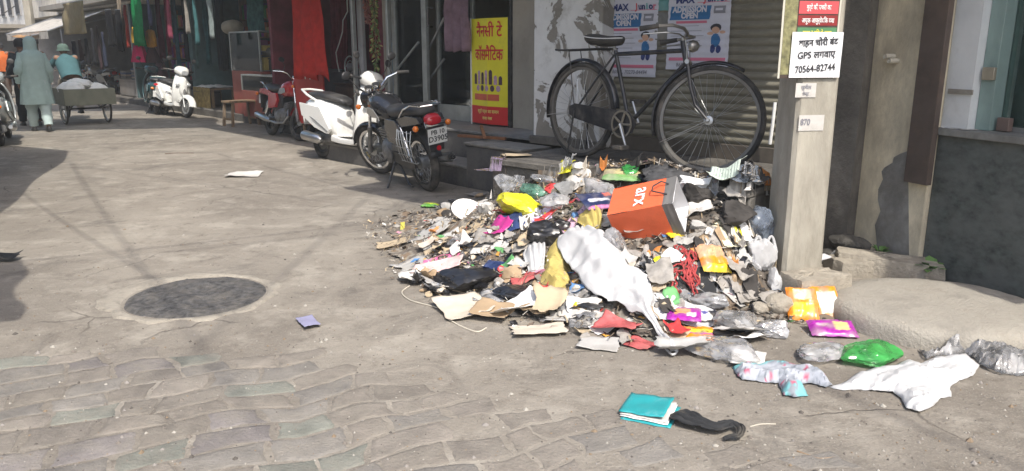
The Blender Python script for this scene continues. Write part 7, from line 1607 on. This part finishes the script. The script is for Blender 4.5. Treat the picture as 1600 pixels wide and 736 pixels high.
while cnt < 298 and tries < 14000:
    tries += 1; px, py = q_.uniform(636, 1222), q_.uniform(272, 562)
    if not inside(px, py, HEAPPX): continue
    if any(((px - hx) / max(10, hw_ * .55)) ** 2 + ((py - hy) / max(8, hh_ * .55)) ** 2 < 1 for hx, hy, hw_, hh_ in HERO): continue
    dark = px > 955 and py < 500
    cn, m, _ = q_.choices(KINDS, [k[2] * ({'ashen': 4, 'charred': 5, 'brown': 3, 'grey': 1.4, 'white': .25, 'dirty white': .5, 'cream': .3, 'milky plastic': .5}.get(k[0], 1) if dark else 1) for k in KINDS])[0]; lm = min(LM, key=lambda l: (l[0] - px) ** 2 + ((l[1] - py) * 1.5) ** 2); dx, dy = px - lm[0], (py - lm[1]) * 1.5
    rel = ('right of' if dx > 0 else 'left of') if abs(dx) > abs(dy) else ('in front of' if dy > 0 else 'behind'); big = q_.random(); sz = 'small' if big < .5 else ('larger' if big < .8 else 'wide')
    flat = sz == 'wide' or q_.random() < (.9 if cn in ('pink', 'red', 'yellow', 'blue', 'green', 'orange') else .66); kd = ('scrap' if flat else 'crumple'); adj = q_.choice(('torn', 'creased', 'soiled', 'bent')) if flat else q_.choice(('squashed', 'soiled', 'loose')); lb = '%s %s %s %s %s %s' % (sz, adj, cn, kd, rel, lm[2])
    if lb in used:
        lb = '%s %s %s %s further %s %s' % (sz, adj, cn, kd, rel, lm[2])
        if lb in used: continue
    if sz == 'wide' and (dark or cn in ('red', 'pink', 'yellow', 'blue', 'green', 'orange', 'charred')): continue
    used.add(lb); s_ = q_.uniform(10, 19) if sz == 'small' else (q_.uniform(20, 32) if sz == 'larger' else q_.uniform(34, 52)); s_ *= .8 + (py - 270) / 900
    if flat: sheet(px, py, s_ * q_.uniform(.8, 1.5), s_ * q_.uniform(.8, 1.4) , q_.uniform(0, 180), m, lb, q_.uniform(.01, .035), name='litter_scrap', cat='litter', n=8, group='scraps on the rubbish heap', tilt=q_.uniform(0, .16), freq=9, rag=.35, seed=cnt * 1.7)
    else: bag(px, py, s_ * q_.uniform(.8, 1.3), s_ * q_.uniform(.6, 1.0), m, lb, cnt * 2.3, sub=3, crease=.5, name='litter_crumple', cat='litter', group='scraps on the rubbish heap', yaw=q_.uniform(0, 180), sink=.4)
    cnt += 1
# shredded bits over the heap, too small to count
ch = MB(); ccol = []; q_ = random.Random(31); PAL = [((.55, .53, .50), 4), ((.36, .34, .31), 5), ((.22, .19, .16), 7), ((.12, .092, .07), 8), ((.045, .04, .036), 6), ((.42, .32, .2), 4), ((.5, .06, .06), .8), ((.6, .3, .05), .6), ((.08, .2, .4), .5), ((.1, .3, .1), .4), ((.6, .55, .1), .3), ((.55, .25, .35), .5)]
for i in range(11000):
    s, q = q_.uniform(-1.1, 2.9), q_.uniform(-.25, 1.6); Q = lerp_tab(Q_T, s)
    if s < .3 and q_.random() < .92 or (q < .03 and s < 1.0): continue
    if q > Q * .8 and q_.random() < min(1, (q - Q * .8) / (.35 * Q)) ** .5: continue
    p = SF(s, -q); h = T(p.x, p.y) + .012; c = q_.choices(PAL, [w for _, w in PAL])[0][0]; f = q_.uniform(.7, 1.2); c = tuple(min(.85, x * f) for x in c) + (1,)
    if s > 1.25 and q < .75: c = q_.choice([(.07, .055, .042, 1), (.14, .105, .075, 1), (.22, .195, .165, 1), (.04, .036, .032, 1), (.34, .31, .27, 1)]) if q_.random() < .8 else c
    r_ = q_.uniform(.006, .026) * (1.5 if q_.random() < .12 else .8); e = Euler((q_.uniform(-.45, .45), q_.uniform(-.45, .45), q_.uniform(0, 6.3))).to_matrix(); w_ = q_.uniform(.12, .8); r_ *= q_.choice((1, 1, 1.6))
    vs = [e @ Vector(v) * r_ + Vector((p.x, p.y, h)) for v in ((-1, -w_, 0), (0, -w_ * .8, .35), (1, -w_ * .7, 0), (1, w_, .1), (0, w_ * .9, -.25), (-1, w_ * .8, .2))]
    ch.add(vs, [(0, 1, 4, 5), (1, 2, 3, 4)]); ccol += [c] * 6
me = ch.mesh('shredded_litter', vcol_mat('litter_bits', .8), smooth=False, recalc=False); ca = me.color_attributes.new('Col', 'FLOAT_COLOR', 'POINT'); ca.data.foreach_set('color', [x for c in ccol for x in c])
o = bpy.data.objects.new('shredded_litter', me); COL.objects.link(o); tag(o, 'countless shredded bits strewn over the heap', 'litter', kind='stuff')
sr = MB(); scol = []; q_ = random.Random(77)
for i in range(900):
    s, q = q_.uniform(-.9, 2.4), q_.uniform(-.1, 1.45)
    if q > lerp_tab(Q_T, s) * 1.05 or (q < .05 and s < 1): continue
    p = SF(s, -q); a = q_.uniform(0, 6.3); ln = q_.uniform(.03, .12); c = q_.choice([(.05, .04, .035), (.12, .09, .06), (.40, .33, .22), (.5, .47, .42), (.3, .22, .13)]); pts = []
    for k in range(5):
        a += q_.uniform(-.6, .6); p = p + Vector((math.cos(a), math.sin(a), 0)) * ln / 4; pts.append(Vector((p.x, p.y, T(p.x, p.y) + .03 + q_.uniform(0, .02))))
    w_ = q_.uniform(.0012, .004); n0 = len(sr.v)
    for k, t in enumerate(pts): sd_ = Vector((-math.sin(a), math.cos(a), 0)) * w_; sr.v += [tuple(t - sd_), tuple(t + sd_)]; scol += [(*c, 1)] * 2
    sr.f += [(n0 + 2 * k, n0 + 2 * k + 1, n0 + 2 * k + 3, n0 + 2 * k + 2) for k in range(4)]
me = sr.mesh('straw_and_fibre', vcol_mat('fibre_bits', .9), smooth=False, recalc=False); ca = me.color_attributes.new('Col', 'FLOAT_COLOR', 'POINT'); ca.data.foreach_set('color', [x for c in scol for x in c])
o = bpy.data.objects.new('straw_and_fibre', me); COL.objects.link(o); tag(o, 'loose straw, hair and fibres lying over the heap', 'litter', kind='stuff')
# grit, chips and dry leaves on the open road and ledge
gr = MB(); gcol = []; q_ = random.Random(41)
for i in range(3000):
    px = q_.uniform(-20, 1620); py = 200 + 560 * q_.random() ** .8
    if py < 300 and q_.random() < .5: continue
    p = G(px, py); s, b = SF.inv(p)
    if (0 < s < 2.7 and b > -.05) or BF.inv(p)[1] > -.02 and BF.inv(p)[0] > -.3 or RF1.inv(p)[1] > -.02 and RF1.inv(p)[0] < 4 : continue
    if T(p.x, p.y) > .01: continue
    r_ = q_.uniform(.002, .007) if q_.random() < .93 else q_.uniform(.008, .017); c = q_.choice([(.09, .08, .07), (.16, .14, .12), (.24, .22, .2), (.33, .31, .27), (.2, .15, .1)]); n = 5; a0 = q_.uniform(0, 6)
    base = [Vector((p.x + r_ * q_.uniform(.7, 1.2) * math.cos(a0 + 2 * PI * k / n), p.y + r_ * q_.uniform(.7, 1.2) * math.sin(a0 + 2 * PI * k / n), .001)) for k in range(n)]
    gr.add(base + [Vector((p.x, p.y, r_ * q_.uniform(.4, .9) + .003))], [(k, (k + 1) % n, n) for k in range(n)]); gcol += [(*c, 1)] * (n + 1)
me = gr.mesh('grit', vcol_mat('grit_bits', .95), smooth=False, recalc=False); ca = me.color_attributes.new('Col', 'FLOAT_COLOR', 'POINT'); ca.data.foreach_set('color', [x for c in gcol for x in c])
o = bpy.data.objects.new('grit', me); COL.objects.link(o); tag(o, 'grit and stone chips scattered over the road', 'grit', kind='stuff')
# ================================================================ printed notices
M_navyp = mat('navy_ink', (.03, .045, .16), .7, var=0); M_bluep = mat('blue_ink', (.03, .14, .32), .7, var=.1); M_pinkp = mat('pink_ink', (.58, .16, .24), .7, var=.05); M_greyink = mat('grey_ink', (.22, .22, .25), .8, var=0)
M_redi = mat('red_ink', (.55, .08, .09), .7, var=0); M_yeli = mat('yellow_ink', (.70, .58, .08), .7, var=0); M_greeni = mat('green_ink', (.08, .22, .10), .7, var=.2); M_poster = mat('poster_paper', (.56, .56, .62), .8, var=.06, dirt=.18, dcol=(.40, .38, .38), dscale=5)
M_skinp = mat('peach_ink', (.55, .34, .24), .7, var=0); M_tealp2 = mat('teal_ink', (.05, .32, .33), .7, var=.2)
XA = SF.a; NA_ = -SF.b
def poster(px0, px1, py0, py1, label, zoff=0.0):
    b = 1.148 - zoff; a0, z1 = SF.hit(px0, py0, b); a1, z0 = SF.hit(px1, py1, b); w, h = a1 - a0, z1 - z0; c = SF((a0 + a1) / 2, b, (z0 + z1) / 2)
    o = thing('poster', label, 'poster', c); Mx = plane_M((0, 0, 0), XA, NA_); o.rotation_euler = Mx.to_euler()
    def wav(x, y): return .006 * noise.noise(Vector((x * 5, y * 4, zoff * 90))) + .0035 * math.sin(y * 2 * PI / .062)
    MB().grid(16, 40, lambda u, v: Vector(((u - .5) * w, (v - .5) * h, wav((u - .5) * w, (v - .5) * h)))).build('paper', M_poster, o, recalc=False)
    def patch(name, m, x0, x1, y0, y1, lv=1, slant=0.0):
        MB().grid(8, 12, lambda u, v: (lambda x, y: Vector((x, y, wav(x, y) + .0022 * lv)))((x0 + (x1 - x0) * u + slant * v) * w, (y0 + (y1 - y0) * v) * h)).build(name, m, o, recalc=False)
    def txt(body, size, x, y, m, bold=.0, lv=2, sx=1.0):
        me = text_mesh(body, size, bold, sx=sx)
        for v in me.vertices: v.co = Vector((v.co.x + x * w, v.co.y + y * h, wav(v.co.x + x * w, v.co.y + y * h) + .0022 * lv))
        me.materials.clear(); me.materials.append(m); q = bpy.data.objects.new('lettering', me); COL.objects.link(q); q.parent = o
    txt('MAX', .075, -.22, .375, M_navyp, .003)
    for i, (ch, m) in enumerate(zip('Junior', (M_redi, M_navyp, M_navyp, M_tealp2, M_navyp, M_pinkp))): txt(ch, .068, .10 + .066 * i, .38, m, .0025)
    patch('rule_print', M_pinkp, -.02, .48, .335, .342)
    patch('banner_print', M_bluep, -.47, .18, .13, .30, 1, .02); txt('ADMISSION', .062, -.14, .255, M_poster, .003, 3, .92); txt('OPEN', .058, -.14, .178, M_poster, .003, 3)
    patch('emblem_print', M_greyink, .24, .42, .20, .29); patch('emblem_print', M_poster, .27, .38, .235, .262, 2)
    patch('bar_print', M_pinkp, -.36, .14, .085, .115)
    for i in range(6): patch('line_print', M_greyink, -.44, .02 + .1 * ((i * 37) % 5) / 5, .05 - i * .062, .056 - i * .062)
    patch('bar_print', M_pinkp, -.45, .46, -.385, -.345); txt('86991, 70270-84494', .042, 0, -.44, M_greyink, .001)
    # small jumping child drawn in flat shapes
    def disc(m, x, y, rx, ry, lv): MB().grid(12, 3, lambda u, v: (lambda X, Y: Vector((X, Y, wav(X, Y) + .0022 * lv)))((x + rx * (v * .98 + .02) * math.cos(2 * PI * u)) * w, (y + ry * (v * .98 + .02) * math.sin(2 * PI * u)) * h)).build('figure_print', m, o, recalc=False)
    disc(M_bluep, .29, -.13, .075, .085, 1); disc(M_navyp, .25, -.235, .04, .055, 1); disc(M_navyp, .34, -.24, .04, .05, 1); disc(M_ink, .29, .025, .085, .05, 2); disc(M_skinp, .29, -.005, .062, .042, 3); disc(M_skinp, .20, -.045, .05, .02, 1); disc(M_skinp, .39, -.03, .045, .02, 1)
    return o
poster(948, 1024, -2, 121, 'left admission poster glued to the shutter behind the saddle')
poster(1046, 1136, -14, 110, 'right admission poster glued to the shutter above the front wheel', .006)
# remains of older bills
def bill(px0, px1, py0, py1, m, label, zoff=0.0, m2=None):
    b = 1.150 - zoff; a0, z1 = SF.hit(px0, py0, b); a1, z0 = SF.hit(px1, py1, b); c = SF((a0 + a1) / 2, b, (z0 + z1) / 2); o = thing('old_bill', label, 'bill', c); o.rotation_euler = plane_M((0, 0, 0), XA, NA_).to_euler(); w, h = a1 - a0, z1 - z0; sd = px0
    MB().grid(12, 16, lambda u, v: Vector(((u - .5) * w * (1 + .12 * noise.noise(Vector((v * 4, sd, 0)))), (v - .5) * h * (1 + .10 * noise.noise(Vector((u * 4, sd, 5)))), .006 * noise.noise(Vector((u * 4, v * 5, sd)))))).build('paper', m, o, recalc=False)
    if m2: MB().box(-w * .3, w * .3, -h * .1, h * .2, .006, .0075).build('print', m2, o)
bill(938, 960, -10, 62, mat('faded_bill', (.40, .40, .38), .85, var=.3, dirt=.4), 'faded old bill peeking out left of the left poster', -.004, M_tealp2)
bill(1022, 1048, -12, 16, mat('teal_bill', (.12, .30, .30), .85, var=.4, dirt=.3), 'torn teal bill between the two posters', -.004)
bill(1024, 1048, 20, 62, mat('grey_bill', (.20, .20, .19), .85, var=.4, dirt=.4), 'dark torn bill between the two posters', -.004)
# white plastic strip on the shutter edge
p0 = SF.hit(1203, 225, 1.10); p1 = SF.hit(1211, 160, 1.10)
tag(MB().tube([SF(p0[0], 1.10, p0[1]), SF((p0[0] + p1[0]) / 2 + .008, 1.085, (p0[1] + p1[1]) / 2), SF(p1[0], 1.10, p1[1])], .013, 8).build('plastic_strip', M_foam), 'white plastic strip hanging on the shutter left of the pole', 'strip')
# ---------------------------------------------------------------- on the pole (pole space: front face is y = -hw)
def pole_xz(px, py, y):
    d = ray(px, py); iv = pole.matrix_world.inverted(); o_ = iv @ Vector((0, 0, CAMH)); dd = iv.to_3x3() @ d; t = (y - o_.y) / dd.y; p = o_ + dd * t; return p.x, p.z
def pole_sheet(px0, px1, py0, py1, y, m, name, label, cat, warp=.004, skew=0.0):
    x0, z1 = pole_xz(px0, py0, y); x1, z0 = pole_xz(px1, py1, y); w, h = x1 - x0, z1 - z0; cx, cz = (x0 + x1) / 2, (z0 + z1) / 2
    o = thing(name, label, cat); o.matrix_world = pole.matrix_world @ plane_M((cx, y, cz), (1, 0, 0), (0, -1, 0))
    def wv(x, yy): return warp * (noise.noise(Vector((x * 9, yy * 7, px0))) + .6) + .02 * max(0, abs(x) - w * .40) ** 1.5
    MB().grid(12, 12, lambda u, v: Vector(((u - .5) * w + skew * (v - .5) * h, (v - .5) * h, wv((u - .5) * w, (v - .5) * h)))).build('paper', m, o, recalc=False)
    def txt(body, size, x, yy, mm, bold=.0, sx=1.0, lv=.0035, rot=0.0):
        me = text_mesh(body, size, bold, sx=sx)
        for v in me.vertices:
            X, Y = v.co.x * math.cos(rot) - v.co.y * math.sin(rot) + x * w, v.co.x * math.sin(rot) + v.co.y * math.cos(rot) + yy * h; v.co = Vector((X, Y, wv(X, Y) + lv))
        me.materials.clear(); me.materials.append(mm); q = bpy.data.objects.new('lettering', me); COL.objects.link(q); q.parent = o
    def patch(mm, a0, a1, b0, b1, lv=.002, nm='print'):
        MB().grid(8, 6, lambda u, v: (lambda X, Y: Vector((X, Y, wv(X, Y) + lv)))((a0 + (a1 - a0) * u) * w, (b0 + (b1 - b0) * v) * h)).build(nm, mm, o, recalc=False)
    return o, txt, patch
o, txt, patch = pole_sheet(1226, 1303, -30, 122, -hw - .004, mat('dark_poster', (.06, .04, .03), .5, var=.5, scale=12), 'poster', 'dark coloured poster with red and yellow Hindi lines on the pole', 'poster', .003)
patch(mat('olive_photo_print', (.20, .19, .09), .6, var=.6, scale=25), -.46, -.24, -.46, .46); patch(mat('cream_edge_print', (.52, .50, .42), .6, var=.05), -.5, -.465, -.5, .5); patch(mat('cream_edge_print', (.5, .5, .42)), .47, .5, -.5, .5); patch(M_redi, -.22, .46, .17, .30); patch(mat('maroon_ink', (.25, .02, .02), .6), -.22, .46, .05, .155); patch(M_greeni, -.22, .46, -.09, .03); patch(mat('olive_photo_print', (.2, .19, .09)), -.22, .46, -.46, -.11)
for (t_, y, m_) in (('गुर्दे की पथरी का', .235, M_white_paper), ('अचूक आयुर्वेदिक दवा', .10, M_white_paper), ('मात्र 3 दिन में असर', -.03, M_yeli), ('सम्पर्क करें मोबाइल', -.15, M_white_paper)): txt(t_, .036, .12, y, m_, .0008, .66)
o, txt, patch = pole_sheet(1238, 1311, 50, 121, -hw - .014, mat('notice_paper', (.74, .74, .75), .8, var=.03), 'paper_notice', 'white paper notice with phone number pasted on the pole', 'notice', .004)
txt('वाहन चोरी बंद', .050, .02, .27, M_ink, .0012, .92, rot=R(3)); txt('GPS लगवाए', .052, .0, .0, M_ink, .001, .95, rot=R(3)); txt('70564-82744', .054, .0, -.30, M_ink, .001, .85, rot=R(4))
o, txt, patch = pole_sheet(1244, 1274, 130, 152, -hw - .002, M_dirtyw, 'torn_sticker', 'torn sticker remains just under the white notice', 'sticker', .001); txt('सुनील', .028, 0, .2, M_greyink, .0005); txt('पेन्ट', .024, 0, -.25, M_greyink, .0005)
o, txt, patch = pole_sheet(1249, 1286, 180, 204, -hw - .002, M_dirtyw, 'torn_sticker', 'torn sticker with the digits 870 lower on the pole', 'sticker', .001); txt('870', .05, -.25, .05, M_greyink, .0008, .8)
# checked shirt and paper inside the glass shop
M_check = mat('checked_fabric', (.05, .05, .06), .9, var=0); nt = M_check.node_tree; ck = nt.nodes.new('ShaderNodeTexChecker'); ck.inputs['Scale'].default_value = 26; ck.inputs[1].default_value = (.03, .03, .04, 1); ck.inputs[2].default_value = (.26, .26, .29, 1)
tcn = nt.nodes.new('ShaderNodeTexCoord'); mp = nt.nodes.new('ShaderNodeMapping'); mp.inputs['Rotation'].default_value = (0, 0, .6); nt.links.new(tcn.outputs['Object'], mp.inputs[0]); nt.links.new(mp.outputs[0], ck.inputs['Vector']); nt.links.new(ck.outputs[0], nt.nodes['Principled BSDF'].inputs['Base Color'])
a0, z0 = BF.hit(1548, 140, .45); o = thing('hanging_shirt', 'dark checked shirt hanging inside the glass shop', 'shirt', BF(a0 + .3, .45, z0)); o.rotation_euler.z = BF.yaw()
MB().grid(30, 20, lambda u, v: Vector(((u - .5) * .62 * (1 - .25 * v), .03 * math.sin(u * 22 + v), v * (2.9 - z0) - .12 * (1 - v) * abs(u - .5) * 2))).build('cloth', M_check, o, recalc=False)
a0, z1 = BF.hit(1534, 42, .40); a1, z0 = BF.hit(1562, 110, .40); o = thing('shop_price_card', 'pale printed card hanging inside the glass shop', 'card', BF((a0 + a1) / 2, .40, z0)); o.rotation_euler.z = BF.yaw()
wc = abs(a1 - a0); MB().box(-wc / 2, wc / 2, 0, .004, 0, z1 - z0).build('card', mat('pale_card', (.42, .44, .42), .7, var=.1), o)
for i in range(4): MB().box(-wc * .3, wc * .25, -.002, -.0005, (z1 - z0) * (.18 + .2 * i), (z1 - z0) * (.26 + .2 * i)).build('print', M_greyink, o)
MB().tube([(0, .002, z1 - z0), (0, .002, 2.95 - z0)], .002, 4).build('string', M_steel, o)
a0, z0 = BF.hit(1560, 230, 1.0); o = thing('shop_carton', 'dull beige carton standing inside the glass shop', 'carton', BF(a0 + .3, 1.0, SZ - .05)); o.rotation_euler.z = BF.yaw()
MB().box(-.5, .5, 0, .4, .001, .42).build('body', mat('beige_carton', (.26, .23, .15), .8, var=.2), o, bevel=.01); MB().box(-.51, .51, -.01, .41, .421, .45).build('lid', mat('beige_carton', (.26, .23, .15), .8), o, bevel=.006)
# ================================================================ dusty air
hz = MB().box(-155, 155, -65, 205, -1.0, 12.0).build('haze', None or mat('haze_surface', (.5, .5, .5)), smooth=False)
hm = bpy.data.materials.new('dusty_air'); hm.use_nodes = True; hn = hm.node_tree.nodes; hn.clear(); ho = hn.new('ShaderNodeOutputMaterial'); hv = hn.new('ShaderNodeVolumePrincipled')
hv.inputs['Color'].default_value = (.86, .90, .90, 1); hv.inputs['Density'].default_value = .0034; hv.inputs['Anisotropy'].default_value = .2; hm.node_tree.links.new(hv.outputs[0], ho.inputs['Volume'])
hz.data.materials.clear(); hz.data.materials.append(hm); tag(hz, 'thin dusty air over the whole street', kind='stuff')
